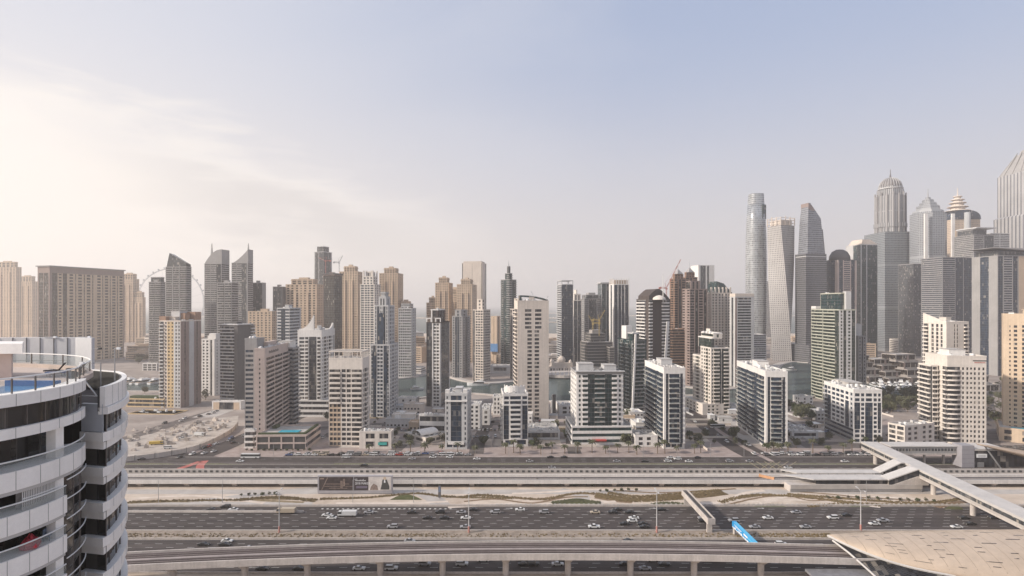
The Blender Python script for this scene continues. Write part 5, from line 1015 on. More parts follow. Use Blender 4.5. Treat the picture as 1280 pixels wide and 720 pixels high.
along('track_bed', TRACK, -5.0, -.3, 9.2, 9.3); along('track_bed', TRACK, 1.3, 6.1, 9.2, 9.3)
for n0 in (-3.6, -1.9, 2.7, 4.4): along('rail', BALL, n0, n0+.16, 9.3, 9.5)
for n0 in (-4.8, 5.6): along('cable_tray', BALL, n0, n0+.3, 9.3, 9.6)
for px in (220, 305, 381, 472, 551, 632, 712, 792, 873, 957):
    x = (px-640)/F*207; m = MB(); m.lathe(x, vy(x)+.4, [(1.15,0),(1.15,5.2),(1.3,5.6)], 14); m.loft([[(x-1.2,vy(x)-.8,5.2),(x+1.2,vy(x)-.8,5.2),(x+1.2,vy(x)+1.6,5.2),(x-1.2,vy(x)+1.6,5.2)],[(x-1.4,vy(x)-2.6,6.6),(x+1.4,vy(x)-2.6,6.6),(x+1.4,vy(x)+3.6,6.6),(x-1.4,vy(x)+3.6,6.6)]]); m.obj('pier', CONCV, t)
# ================================================================ TRAM VIADUCT
t = thing('tram_viaduct', 'straight concrete tram viaduct with a shadow dashed far wall along the service road', 'viaduct', (0,0,0))
def bx(name, mat, x0, x1, y0, y1, z0, z1): return MB().box(x0,x1,y0,y1,z0,z1).obj(name, mat, t)
bx('deck', CONCV, X0, X1, 314, 329, 2.0, 3.2); bx('near_parapet', ROOFL, X0, X1, 313.4, 314, 2.1, 4.2); bx('far_parapet', PATHG, X0, X1, 329, 329.6, 2.0, 5.7)
for y0 in (315.2, 319.4): bx('track_bed', TRACK, X0, X1, y0, y0+3, 3.2, 3.28)
for y0 in (315.8, 317.3, 320.0, 321.5): bx('rail', METAL, X0, X1, y0, y0+.15, 3.28, 3.45)
bx('centre_wall', ROOFL, X0, X1, 323.6, 324.1, 3.2, 4.1)
m = MB()
x = X0
while x < X1: m.box(x, x+1.6, 328.85, 328.99, 3.9, 5.0); x += 3.3  # dark dashes painted in for the post shadows on the far wall
tag(m.obj('post_shadows', DARKM, t), kind='stuff')
for i in range(36):
    x = X0+8+i*26; MB().loft([[(x-1.2,316,0),(x+1.2,316,0),(x+1.2,327,0),(x-1.2,327,0)],[(x-1.2,315,1.2),(x+1.2,315,1.2),(x+1.2,328,1.2),(x-1.2,328,1.2)],[(x-1.6,314.2,2.0),(x+1.6,314.2,2.0),(x+1.6,328,2.0),(x-1.6,328,2.0)]]).obj('pier', CONCV, t)
# ================================================================ VERGE BEDS
rs = random.Random(11)
def bed(name, mat, px, w, z=.05, kind='stuff'): return tag(sheet(name, mat, ribbon(smooth([P(*q) for q in px], 8), w), z), kind=kind)
bed('planting_bed', SCRUB, [(160,629),(230,626.5),(300,625),(380,628)], [2,3,4,4,3]*5+[2]*0 if 0 else 2.4); bed('planting_bed', SCRUB, [(400,624),(460,622),(520,617),(560,621),(640,623)], 2.6)
bed('planting_bed', SOIL, [(575,622),(600,619),(640,622),(680,624),(720,617),(760,619),(800,625),(850,622),(890,617)], 2.6)
for (a, c) in (((745,621),(790,627)),((800,622),(860,618)),((870,620),(905,616))): bed('flower_rows', SOIL, [a, ((a[0]+c[0])/2,(a[1]+c[1])/2+1), c], 5.5)
bed('planting_bed', SOIL, [(900,628),(930,621),(960,619),(1010,622),(1050,627),(1100,632)], 3.0); bed('planting_bed', SCRUB, [(985,618),(1040,622),(1090,626),(1160,629),(1210,622)], 2.6)
bed('planting_bed', SOIL, [(1010,633),(1060,630),(1120,631),(1180,628)], 3)
def lens(name, mat, x0, x1, y, h, z=.06):
    k = 14; a = [P(x0+(x1-x0)*i/k, y) for i in range(k+1)]; c = [P(x0+(x1-x0)*i/k, y-h*sin(pi*i/k)) for i in range(k+1)]; return tag(sheet(name, mat, a+c[::-1], z), kind='stuff')
for (x0,x1,y,h) in ((690,752,630,7),(812,858,632.5,4),(487,528,625,7),(940,985,634,4),(1060,1090,634,3),(1180,1205,637,6),(300,395,625,5),(160,240,628,3)): lens('grass_mound', LAWN if x0 > 480 else SCRUB, x0, x1, y, h)
street('sandy_path', [P(560,640),P(540,622),P(512,612),P(480,610)], 9, PATHG, .045); street('sandy_path', [P(690,632),P(730,622),P(700,612)], 7, PATHG, .045); street('sandy_path', [P(160,633),P(260,626),P(330,617),P(400,611)], 8, PATHG, .045)
strip('gravel_shoulder', PATHG, X0, -100, 285.6, 291, .03)

TRK = groundmat('pale_sand_track', (.50,.43,.365), (.64,.56,.485), .2)
for q, (px, w) in enumerate((([(560,634),(640,630),(700,630),(770,627)],3.0),([(900,622),(950,627),(1000,617),(1060,619),(1120,627),(1180,634)],3.0),([(940,632),(980,625),(1040,628),(1100,634)],2.2),([(640,617),(690,615),(740,612),(800,613)],2.4),([(860,631),(905,627),(930,617),(955,613)],3.4),([(1090,621),(1150,624),(1200,630),(1260,633)],2.6),([(420,629),(500,629),(560,627)],2.4),([(170,623),(250,620),(330,629)],2.6))): bed('sand_track', TRK, px, w, .052+q*.0015, 'structure')
for q, (px, w) in enumerate((([(905,632),(950,622),(985,620),(1015,626),(1060,623),(1100,627),(1150,633)],1.6),([(1000,615),(1040,618),(1080,622),(1130,625),(1175,632)],1.6),([(580,627),(620,624),(665,629),(705,622),(735,621)],1.8),([(770,613),(820,616),(870,614),(920,611)],1.8),([(1170,634),(1200,628),(1235,625)],3.5))): bed('planting_bed', SOIL, px, w, .066+q*.0015)
# ================================================================ GANTRIES, BILLBOARDS, LAMPS
t = thing('road_gantry', 'pale box gantry spanning the far carriageway end on to the camera', 'gantry', (86.5, 0, 0))
for y in (252.5, 286): MB().box(-1.1,1.1,y-.45,y+.45,0,4.4).obj('post', CONCV, t)
MB().box(-1.6,1.6,249.5,288.5,4.4,4.8).box(-1.6,-1.25,249.5,288.5,4.8,7.0).box(1.25,1.6,249.5,288.5,4.8,7.0).box(-1.25,1.25,249.5,249.9,4.8,7.0).box(-1.25,1.25,288.1,288.5,4.8,7.0).obj('sign_box', CONCV, t); MB().box(-.3,.3,250.2,287.8,6.7,6.9).obj('walkway', DARKM, t)
BLUEB = pmat('blue_panel', (.02,.26,.56), rough=.5, var=.06); BLUE2 = pmat('light_blue_panel', (.10,.45,.72), rough=.5, var=.06); WPANEL = pmat('white_panel', (.75,.76,.77), rough=.6, var=.05)
t = thing('advert_gantry', 'bright blue advertising gantry with white wave pattern beside the metro viaduct', 'gantry', (96.5, 0, 0))
MB().cyl(0,250,0,3.2,.6,12).obj('post', CONCV, t); MB().cyl(0,221,0,3.2,.6,12).obj('post', CONCV, t)
MB().box(-.8,.8,221,250.5,3.2,5.7).obj('panel_box', BLUEB, t)
m = MB(); rs = random.Random(3)
for i in range(13): y = 222+i*2.2; m.box(-.87,-.803,y,y+1.3+.5*rs.random(),3.25,3.6+.6*rs.random())
m.box(-.87,-.803,234,238,4.6,5.3).box(-.87,-.803,240,248,4.95,5.15).box(-.87,-.803,241,247,4.5,4.65).box(-.83,.83,221.003,222,4.9,5.703)
m.obj('white_wave_print', WPANEL, t)
m = MB(); m.box(-.7,.7,224,249,5.7,5.76).box(-.86,-.803,222.5,233.6,4.6,5.5).obj('light_blue_print', BLUE2, t)
m = MB()
for i in range(5): m.box(-.89,-.872,223.4+i*.5,223.7+i*.5,4.0,4.5)
m.obj('dark_lettering', DARKM, t)
# two panel billboard
d = 303; x0, x1 = RX(397,d), RX(490.5,d); t = thing('billboard', 'long dark two panel billboard with a man in a black suit at its right end', 'billboard', ((x0+x1)/2, d, 0)); w = (x1-x0)/2
MB().box(-w,w,0,1.6,.3,9.6).obj('frame', pmat('billboard_grey', (.34,.33,.35), rough=.6), t)
for px in (-w*.7, 0, w*.7): MB().box(px-.3,px+.3,.5,1.1,0,.3).obj('foot', DARKM, t)
DKP = pmat('poster_dark', (.055,.042,.042), rough=.6, var=.5, scale=.5); MB().box(-w+.8,-.9,-.06,-.003,2.0,9.0).obj('poster', DKP, t); MB().box(-.5,w*.36,-.06,-.003,2.0,9.0).obj('poster', pmat('poster_brown', (.045,.036,.04), rough=.6), t)
MB().box(w*.36,w-.8,-.06,-.003,2.0,9.0).obj('poster', pmat('poster_pale', (.60,.56,.53), rough=.6, var=.2), t)
POT = pmat('poster_tan', (.26,.20,.17), rough=.6, var=.4, scale=.8)
m = MB(); m.poly([(-w+2,-.09,2.3),(-w+2.4,-.09,2.3),(-w+5.6,-.09,8.8),(-w+5.1,-.09,8.8)]); m.box(-w+4,-3,-.09,-.061,5.2,5.5).box(-w+6,-4,-.09,-.061,3.0,3.25).box(-w+3,-1.2,-.09,-.061,4.0,4.2).box(-w+12,-w+13.2,-.09,-.061,3.4,7).box(-w+13.4,-w+14.4,-.09,-.061,4,8).box(-w+1.2,-w+3.4,-.09,-.061,7.8,8.5); m.obj('poster_picture', POT, t)
m = MB(); xx = .2; rs = random.Random(8)
for i in range(9): wd = .4+.45*rs.random(); m.box(xx, xx+wd, -.09, -.061, 6.9, 7.15).box(xx+wd*.3, xx+wd*.6, -.09, -.061, 7.15, 7.15+.9*rs.random()+.1); xx += wd+.08
m.obj('poster_script', WPANEL, t)
tx = bpy.data.curves.new('poster_text', 'FONT'); tx.body = '2018 MAKER'; tx.size = 1.7; tx.extrude = .01; to = bpy.data.objects.new('poster_text', tx); COL.objects.link(to); to.parent = t; to.location = (.0, -.075, 5.1); to.rotation_euler = (pi/2,0,0); tx.materials.append(WPANEL); to.scale = (.85,1,1); bpy.context.view_layer.update(); tm = bpy.data.meshes.new_from_object(to); bpy.data.objects.remove(to); to = inst('poster_text', tm, t, (.0,-.075,5.1)); to.rotation_euler = (pi/2,0,0); to.scale = (.85,1,1)
m = MB(); m.box(.6,w*.33,-.09,-.061,3.1,4.3); m.obj('poster_smallprint', pmat('poster_mauve', (.16,.14,.19), rough=.6, var=.3, scale=3), t)
m = MB(); m.poly([(w-6.3,-.09,2.4),(w-1.6,-.09,2.4),(w-1.6,-.09,4.2),(w-2.9,-.09,7.6),(w-5.2,-.09,7.6),(w-5.6,-.09,5)]).box(w-5,w-3,-.095,-.09,7.4,7.7); m.obj('suit_print', DARKM, t); m = MB().cyl(0,0,0,.03,.75,14); o = m.obj('face_print', TAN, t, (w-4,-.07,8.3)); o.rotation_euler = (pi/2,0,0)
m = MB().poly([(w-4.5,-.1,6),(w-3.6,-.1,6),(w-3.8,-.1,7.6),(w-4.3,-.1,7.6)]); m.obj('shirt_print', WPANEL, t); m = MB().poly([(w*.4,-.09,2.2),(w*.62,-.09,2.2),(w*.6,-.09,4.4),(w*.5,-.09,5.6),(w*.43,-.09,4)]); m.obj('poster_picture', POT, t)
# high mast lamps in the median
def lamp(px, y, h, lab, group='tall street lamps along the highway'):
    t = thing('street_lamp', lab, 'street lamp', (RX(px,y), y, 0), 0, group); MB().lathe(0,0,[(.28,0),(.2,h*.5),(.12,h)],8).obj('pole', LGREY, t)
    MB().cyl(0,0,.05,2.8,.42,8).obj('pole_base', pmat('red_white_wrap', (.45,.22,.19), rough=.7), t)
    for s_ in (-1,1): MB().bar((0,0,h),(0,s_*2.6,h+.8),.09,5).obj('arm', LGREY, t); MB().box(-.28,.28,-.7,.7,-.12,.1).obj('lamp_head', LGREY, t, (0,s_*3.0,h+.85))
for px, lab in ((349,'left'),(586,''),(821,''),(1076,'')):
    lamp(px, 252 if px != 1076 else 254, 17.5, {349:'tall lamp on the median below the grey billboard, its base wrapped red',586:'tall lamp on the median in line with the small blue glass tower',821:'tall lamp on the median left of the box gantry',1076:'tall lamp on the median just above the shell roofed station'}[px])
for px, lab in ((441,'thin lamp on the verge under the middle of the long billboard'),(198,'thin lamp on the sand verge nearest the white building'),(278,'thin lamp on the sand verge between the white building and the barrier end'),(517,'thin lamp on the verge right of the long billboard'),(1083,'thin lamp on the verge in line with the tram platform end')):
    t = thing('verge_lamp', lab, 'street lamp', (RX(px,290), 290, 0), 0, 'thin lamps on the sand verge'); MB().lathe(0,0,[(.16,0),(.09,11.5)],6).obj('pole', METAL, t); MB().bar((0,0,11.4),(1.6,0,11.9),.06,5).obj('arm', METAL, t); MB().box(1.4,2.3,-.15,.15,11.8,11.98).obj('lamp_head', METAL, t)
t = thing('direction_sign', 'narrow dark totem sign standing on the sand path corner', 'sign', (RX(549.5,296), 296, 0)); MB().box(-.7,.7,-.25,.25,.6,6.6).obj('panel', DGREY, t); MB().box(-.5,.5,-.28,-.252,3.4,6.2).obj('sign_face', pmat('slate_face', (.16,.20,.28), rough=.5), t); MB().box(-.2,.2,-.15,.15,0,.6).obj('post', METAL, t)
# ================================================================ FOOTBRIDGE, TRAM STOP, STATION
ROOFW = pmat('white_roof_sheet', (.52,.495,.47), rough=.6, var=.1, scale=.2); GFB = gmat('bridge_glass', (.06,.065,.07), fh=2.6, cw=1.2)
t = thing('covered_footbridge', 'long covered footbridge with white roof crossing the highway to the shell station', 'footbridge', (0,0,0))
A, B_ = Vector((228,368)), Vector((212,214)); dr = (B_-A).normalized(); nr = Vector((-dr.y, dr.x)); hw = 4.6
def qb(name, mat, s0, s1, n0, n1, z0, z1, par=t): 
    a, c = A+dr*s0, A+dr*s1; return MB().prism([tuple(a+nr*n0), tuple(c+nr*n0), tuple(c+nr*n1), tuple(a+nr*n1)], z0, z1).obj(name, mat, par)
Lb = (B_-A).length
qb('roof', ROOFW, 0, Lb, -hw-.3, hw+.3, 11.6, 12.1); qb('floor_slab', CONCV, 0, Lb, -hw, hw, 7.2, 8.0); qb('side_wall', PATHG, 0, Lb, -hw, -hw+.3, 8.0, 9.1); qb('side_wall', PATHG, 0, Lb, hw-.3, hw, 8.0, 9.1); qb('side_glazing', GFB, 0, Lb, -hw+.08, -hw+.22, 9.1, 10.8); qb('side_glazing', GFB, 0, Lb, hw-.22, hw-.08, 9.1, 10.8); qb('roof_fascia', ROOFW, 0, Lb, -hw, -hw+.3, 10.8, 11.6); qb('roof_fascia', ROOFW, 0, Lb, hw-.3, hw, 10.8, 11.6)
for s_ in (8, 66, 96): 
    p = A+dr*s_; m = MB().cyl(p.x, p.y, 0, 6.2, 1.2, 14); m.loft([[(p.x-1,p.y-1,5.5),(p.x+1,p.y-1,5.5),(p.x+1,p.y+1,5.5),(p.x-1,p.y+1,5.5)],[(p.x-4,p.y-1,7.2),(p.x+4,p.y-1,7.2),(p.x+4,p.y+1,7.2),(p.x-4,p.y+1,7.2)]]); m.obj('pier', CONCV, t)
for i in range(52): qb('window_post', PATHG, 1+i*2.9, 1.35+i*2.9, hw-.3, hw+.02, 9.1, 10.8) if i % 2 == 0 else None
t = thing('link_corridor', 'elevated glazed corridor with white roof running right from the footbridge', 'corridor', (0,0,0)); y0 = 356
def lb(name, mat, *b): return MB().box(*b).obj(name, mat, t)
lb('roof', ROOFW, 234, 274.8, y0-.4, y0+11, 11.7, 12.2); lb('floor_slab', CONCV, 234, 274.8, y0, y0+10.6, 6.8, 7.6); lb('wall', GREY, 234, 274.8, y0+.1, y0+.4, 7.6, 9.0); lb('glazing', GFB, 234, 274.8, y0+.2, y0+.35, 9.0, 10.6); lb('wall', GREY, 234, 274.8, y0+.1, y0+.4, 10.6, 11.7)
for i in range(20): lb('window_post', GREY, 235+i*2, 235.3+i*2, y0+.02, y0+.4, 9.0, 10.6)
for x in (244, 258, 270): lb('column', CONCV, x-.5, x+.5, y0+4, y0+5, 0, 6.8)
t = thing('lift_tower', 'plain grey panelled lift tower where the corridor ends', 'lift tower', (0,0,0)); m = MB().box(275,282.6,y0-4,y0+4,0,13.4).obj('shaft', pmat('grey_panels', (.30,.29,.31), rough=.6, var=.06), t)
m = MB()
for k in range(1,5): m.box(274.97,282.63,y0-4.03,y0-3.98,k*2.7,k*2.7+.08)
m.obj('panel_joints', DARKM, t)
t = thing('metro_entrance', 'dark glass metro entrance hall under a sweeping tan shell canopy', 'station entrance', (0,0,0)); lb('hall_glazing', GDARK, 282.9, 345, y0-3, y0+10, .2, 10.2); lb('roof_edge', ROOFW, 282.9, 303, y0-4, y0+11, 10.3, 11.4)
lb('sign_board', WPANEL, 284.3, 290.6, y0-3.7, y0-3.1, 6, 8.2); lb('sign_lettering', METAL, 285.2, 289.8, y0-3.76, y0-3.71, 6.8, 7.3); lb('doorway', METAL, 285, 289, y0-3.4, y0-3.02, .2, 3.0); MB().bar((288,y0-4.5,14.0),(297,y0-6,.2),.45,8).obj('raking_strut', METAL, t)
SHELL = pmat('shell_cladding', (.47,.37,.285), rough=.45, metal=.25, var=.08, scale=.2)
m = MB(); secs = []; n = 12
for i in range(n+1):
    u = i/n; x = 282+52*u; z = 15.2-11.5*u; h = .4+7.0*u; k = 9; secs.append([(x, y0-7+8*cos(pi*j/k)*(.15+u)-2*u, z+h*.55*sin(pi*j/k)) for j in range(k+1)]+[(x, y0-7-2*u, z-.3-h*.4)])
m.loft(secs); m.obj('shell_canopy', SHELL, t, smooth=True)
# tram stop
t = thing('tram_station', 'low tram station with long white canopies and stepped roofs rising to the footbridge', 'tram stop', (0,0,0))
lb('platform', CONCV, 148, 218, 306.5, 313.3, 0, 3.4); lb('platform_edge', PATHG, 148, 218, 305.9, 306.4, 1.6, 3.9); lb('platform_edge', GREY, 148, 218, 306.2, 306.45, .3, 1.5)
MB().prism([(161,307.5),(203,307.5),(203,316.5),(148,316.5)], 5.9, 6.35).obj('front_canopy', ROOFW, t); MB().prism([(158,319.5),(206,319.5),(206,326),(152,326)], 5.9, 6.35).obj('rear_canopy', ROOFW, t)
for i in range(9): lb('canopy_post', METAL, 163+i*5, 163.3+i*5, 310.8, 311.1, 3.4, 5.9); lb('canopy_post', METAL, 162+i*5, 162.3+i*5, 322.5, 322.8, 3.2, 5.9)
lb('platform_screen', GDARK, 163, 203, 309.2, 309.4, 3.45, 5.5)
for (ya, yb, xa_, xb_) in ((306.5,313.5,200.5,216),(319.5,326.5,204.5,216)):
    m = MB(); m.loft([[(xa_,ya,6.0),(xa_,yb,6.0),(xa_,yb,6.6),(xa_,ya,6.6)],[(xb_,ya,11.5),(xb_,yb,11.5),(xb_,yb,12.05),(xb_,ya,12.05)],[(219.2,ya,11.5),(219.2,yb,11.5),(219.2,yb,12.05),(219.2,ya,12.05)]]); m.obj('ramp_roof', ROOFW, t)
    m = MB(); m.loft([[(xa_+.8,ya+.5,3.4),(xa_+.8,yb-.5,3.4),(xa_+.8,yb-.5,6.0),(xa_+.8,ya+.5,6.0)],[(xb_,ya+.5,8.2),(xb_,yb-.5,8.2),(xb_,yb-.5,11.5),(xb_,ya+.5,11.5)],[(219,ya+.5,8.2),(219,yb-.5,8.2),(219,yb-.5,11.5),(219,ya+.5,11.5)]]); m.obj('ramp_glazing', GDARK, t)
MB().loft([[(202,306.6,3.4),(222,306.6,3.4),(222,307.0,3.4),(202,307.0,3.4)],[(216,306.6,8.1),(222,306.6,8.1),(222,307.0,8.1),(216,307.0,8.1)]]).obj('ramp_wall', CONCV, t)
tag(MB().box(-4,4,-.3,.3,.2,1.6).box(-4.2,-3.8,-.35,.35,0,1.8).box(3.8,4.2,-.35,.35,0,1.8).obj('hoarding', pmat('orange_barrier', (.55,.30,.16), rough=.7, var=.2), None, (141,319,3.3), RAD(-48)), 'orange and yellow hoarding blocking the tram track end', 'hoarding')
# shell roofed metro station
SH = pmat('station_shell', (.57,.455,.345), rough=.36, metal=.2, var=.10, scale=.06)
t = thing('metro_station', 'big golden shell shaped metro station with dark dash windows in its roof', 'metro station', (0,0,0))
nx_, nv = 40, 22; secs = []
def shell_pt(u, v):
    x = 117+150*u; s_ = min(1, (u*2.0)); q = 1-math.exp(-u/.09); q2 = 1-math.exp(-u/.13)
    front = 17*q+14*u; back = 7*q+16*u; zr = 14.1+1.0*sin(min(1,u*1.9)*pi/2); zl = 14-7.5*q2-5.5*min(1,max(0,u-.2)*2)
    yc = 214-2*u; a = v*pi                       # v 0 back, 1 front
    y = yc+(back if a < pi/2 else front)*cos(a)
    z = zl+(zr-zl)*sin(a)**.95
    return (x, y, z)
for i in range(nx_+1): secs.append([shell_pt(max(i/nx_,.0005), j/nv) for j in range(nv+1)])
m = MB()
for r in secs: m.v += r
for i in range(nx_):
    for j in range(nv): o = i*(nv+1)+j; m.f.append((o, o+nv+1, o+nv+2, o+1))
so_ = m.obj('roof_shell', SH, t, smooth=True); sm = so_.modifiers.new('thickness', 'SOLIDIFY'); sm.thickness = .3; sm.offset = 0
rs = random.Random(21)
for r_ in range(11):                                # dash windows in staggered rows following the shell
    v = .44+r_*.043; u = .05+rs.uniform(0,.07)+max(0, (v-.7)*.35)
    while u < .62:
        l = rs.choice((.011,.017,.024,.034)); a = [Vector(shell_pt(u+l*k/3, v)) for k in range(4)]; c = [Vector(shell_pt(u+l*k/3, v+.0048)) for k in range(4)]
        nrm = (a[3]-a[0]).cross(c[0]-a[0]); nrm.normalize(); nrm = nrm if nrm.z > 0 else -nrm; m = MB()
        for k in range(3): m.poly([a[k]+nrm*.22, a[k+1]+nrm*.22, c[k+1]+nrm*.22, c[k]+nrm*.22])
        m.obj('roof_window', GDARK, t); u += l+rs.uniform(.05,.13)
m = MB()
for i in range(1, 24):
    u = .03*i; pa = [Vector(shell_pt(u, .34+.64*k/12))+Vector((0,-.03,.19)) for k in range(13)]; pb = [Vector(shell_pt(u+.0012, .34+.64*k/12))+Vector((0,-.03,.19)) for k in range(13)]
    for k in range(12): m.poly([pa[k], pb[k], pb[k+1], pa[k+1]])
tag(m.obj('panel_seams', pmat('shell_seam', (.38,.30,.225), rough=.5), t), kind='stuff')
m = MB(); pts = [Vector(shell_pt(.001+.22*i/14, 1)) for i in range(15)]
m.tube([p+Vector((0,0,.1)) for p in pts], .45, 6); m.obj('shell_rim', ROOFW, t)
arcp = [Vector((118,212,13)), Vector((120.5,206,11)), Vector((123,199,8.2)), Vector((126,191,4.5)), Vector((128,186,2))]; MB().tube(arcp, .35, 6).obj('arched_beam', ROOFW, t)
def beam_at(f):
    k = min(3, int(f*4)); return arcp[k].lerp(arcp[k+1], f*4-k)
m = MB(); g = MB(); K = 14; S_ = 12
E_ = [Vector(shell_pt(.001+.30*(i/K)**1.3, 1))+Vector((0,0,-.3)) for i in range(K+1)]; Bm = [beam_at(i/K)+Vector((.6,.3,-.3)) for i in range(K+1)]
for i in range(K):
    g.poly([Bm[i], Bm[i+1], E_[i+1], E_[i]])
    for q in range(1, S_):
        a0, a1 = Bm[i].lerp(E_[i], q/S_), Bm[i+1].lerp(E_[i+1], q/S_); up = Vector((-.25,-.25,.25)); m.poly([a0, a1, a1+up, a0+up])
g.obj('end_glazing', GDARK, t); m.obj('end_louvres', pmat('louvre_grey', (.17,.16,.165), rough=.4, metal=.3), t)
MB().box(104,127,187,204.5,5.2,6.0).obj('entrance_roof', pmat('zinc_roof', (.22,.22,.235), rough=.5, var=.2, scale=.6), t); MB().box(106,125,189,203,0,5.2).obj('entrance_wall', GGREY, t)
# ================================================================ THE NEAR WHITE BUILDING AT THE LEFT
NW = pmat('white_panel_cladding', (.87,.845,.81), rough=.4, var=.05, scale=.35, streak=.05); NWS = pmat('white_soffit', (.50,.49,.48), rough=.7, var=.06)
NG = gmat('near_dark_glass', (.020,.019,.019), fh=50, cw=1.35, rough=.06, light=.25, lightcol=(.075,.07,.065)); JOINT = pmat('panel_joint', (.22,.215,.21), rough=.8)
RAIL = pmat('painted_rail', (.74,.73,.71), rough=.4, var=.04); POSTM = pmat('bronze_post', (.14,.12,.11), rough=.5); BGL = bpy.data.materials.new('clear_balustrade'); BGL.use_nodes = True
bb = BGL.node_tree.nodes['Principled BSDF']; bb.inputs['Base Color'].default_value = (.36,.40,.40,1); bb.inputs['Roughness'].default_value = .08; bb.inputs['Alpha'].default_value = .2
TERR = pmat('terrace_tiles', (.50,.42,.37), rough=.8, var=.1, scale=.5); POOL = pmat('deep_blue_tiles', (.03,.11,.30), rough=.15, var=.1)
bld = thing('apartment_building', 'white curved apartment building with dark glass and a roof terrace, nearest at the left edge', 'apartment building', (0,0,0))
CX, CY, CR = -50.5, 49.8, 10.85
def arc(cx, cy, r, a0, a1, n): return [(cx+r*cos(RAD(a0+(a1-a0)*i/n)), cy+r*sin(RAD(a0+(a1-a0)*i/n))) for i in range(n+1)]
MAIN = [(-56,31),(-50,35.5),(-45.6,40.2)]+[p for p in arc(CX, CY, CR, -38, 37, 22)]
def off(pts, d):                                    # offset a polyline to its right-hand (outer) side
    o = []
    for i, p in enumerate(pts):
        a, c = Vector(pts[max(i-1,0)]), Vector(pts[min(i+1,len(pts)-1)]); t_ = (c-a).normalized(); o.append((p[0]+t_.y*d, p[1]-t_.x*d))
    return o
def band(name, mat, pts, d0, d1, z0, z1, parent=bld):
    a, c = off(pts, d0), off(pts, d1); m = MB(); m.loft([[(p[0],p[1],z0),(q[0],q[1],z0),(q[0],q[1],z1),(p[0],p[1],z1)] for p, q in zip(a, c)]); return m.obj(name, mat, parent)
def joints(pts, d, z0, z1, step, parent=bld):
    m = MB(); acc = 0
    for a, c in zip(off(pts,d), off(pts,d)[1:]):
        l = (Vector(c)-Vector(a)).length; acc += l
        if acc >= step:
            acc = 0; t_ = (Vector(c)-Vector(a)).normalized(); p = Vector(c); n_ = Vector((t_.y,-t_.x)); q = [p-t_*.018-n_*.01, p+t_*.018-n_*.01, p+t_*.018+n_*.012, p-t_*.018+n_*.012]; m.prism([tuple(v) for v in q], z0, z1)
    return m.obj('panel_joints', JOINT, parent)
def tubeline(name, mat, pts, d, z, r=.05, parent=bld): return MB().tube([(p[0],p[1],z) for p in off(pts,d)], r, 6).obj(name, mat, parent)
core = off(MAIN, -2.2)+[(-62,75),(-85,75),(-85,31)]
glassline = off(MAIN, -.25)
# lobe on the right
LB = [(-43.1,57.9),(-40.7,57.4)]; LARC = arc(-64.2, 52.6, 24, math.degrees(atan2(57.4-52.6, 23.5)), 48, 18); LOBE = [(-43.3,57.95)]+LARC+[(-56,74)]
MB().prism(off(LOBE,-.45)+[(-62,70),(-50,58.5)], 0, 88.9).obj('lobe_glazing', NG, bld)
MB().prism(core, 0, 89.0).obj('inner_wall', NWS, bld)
# roof fascia and the top storey of curved glass
band('roof_fascia', NW, MAIN, -1.2, .15, 91.75, 92.75); joints(MAIN, .15, 91.76, 92.74, 1.55); band('slab_band', NW, MAIN, -2, .10, 89.15, 90.0); joints(MAIN, .10, 89.16, 89.99, 1.55)
g = off(MAIN, -.25)
k = 1.35; acc = 0; seg = []; 
def panes(pts, z0, z1, step, name='window_pane', mat=NG, d=-.25, frame=True):
    q = off(pts, d); cur = [q[0]]; acc = 0; m2 = MB()
    for a, c in zip(q, q[1:]):
        acc += (Vector(c)-Vector(a)).length; cur.append(c)
        if acc >= step or c is q[-1]:
            m = MB(); m.loft([[(p[0],p[1],z0),(p[0]-.03,p[1]-.03,z0),(p[0]-.03,p[1]-.03,z1),(p[0],p[1],z1)] for p in cur]); m.obj(name, mat, bld)
            if frame: m2.cyl(c[0], c[1], z0, z1, .045, 6)
            cur = [c]; acc = 0
    if frame: m2.obj('window_frame', POSTM if not frame == 'white' else NW, bld)
FINE = MAIN[:3]+arc(CX, CY, CR, -38, 37, 60); panes(FINE, 90.0, 91.75, 1.5)
MB().prism(off(MAIN,-.6)+[(-62,75),(-85,75),(-85,31)], 91.75, 92.4).obj('terrace_slab', TERR, bld)
MB().prism(off(MAIN,-.9)+[(-62,74),(-84,74),(-84,32)], 89.1, 91.7).obj('top_storey_core', DARKM, bld)
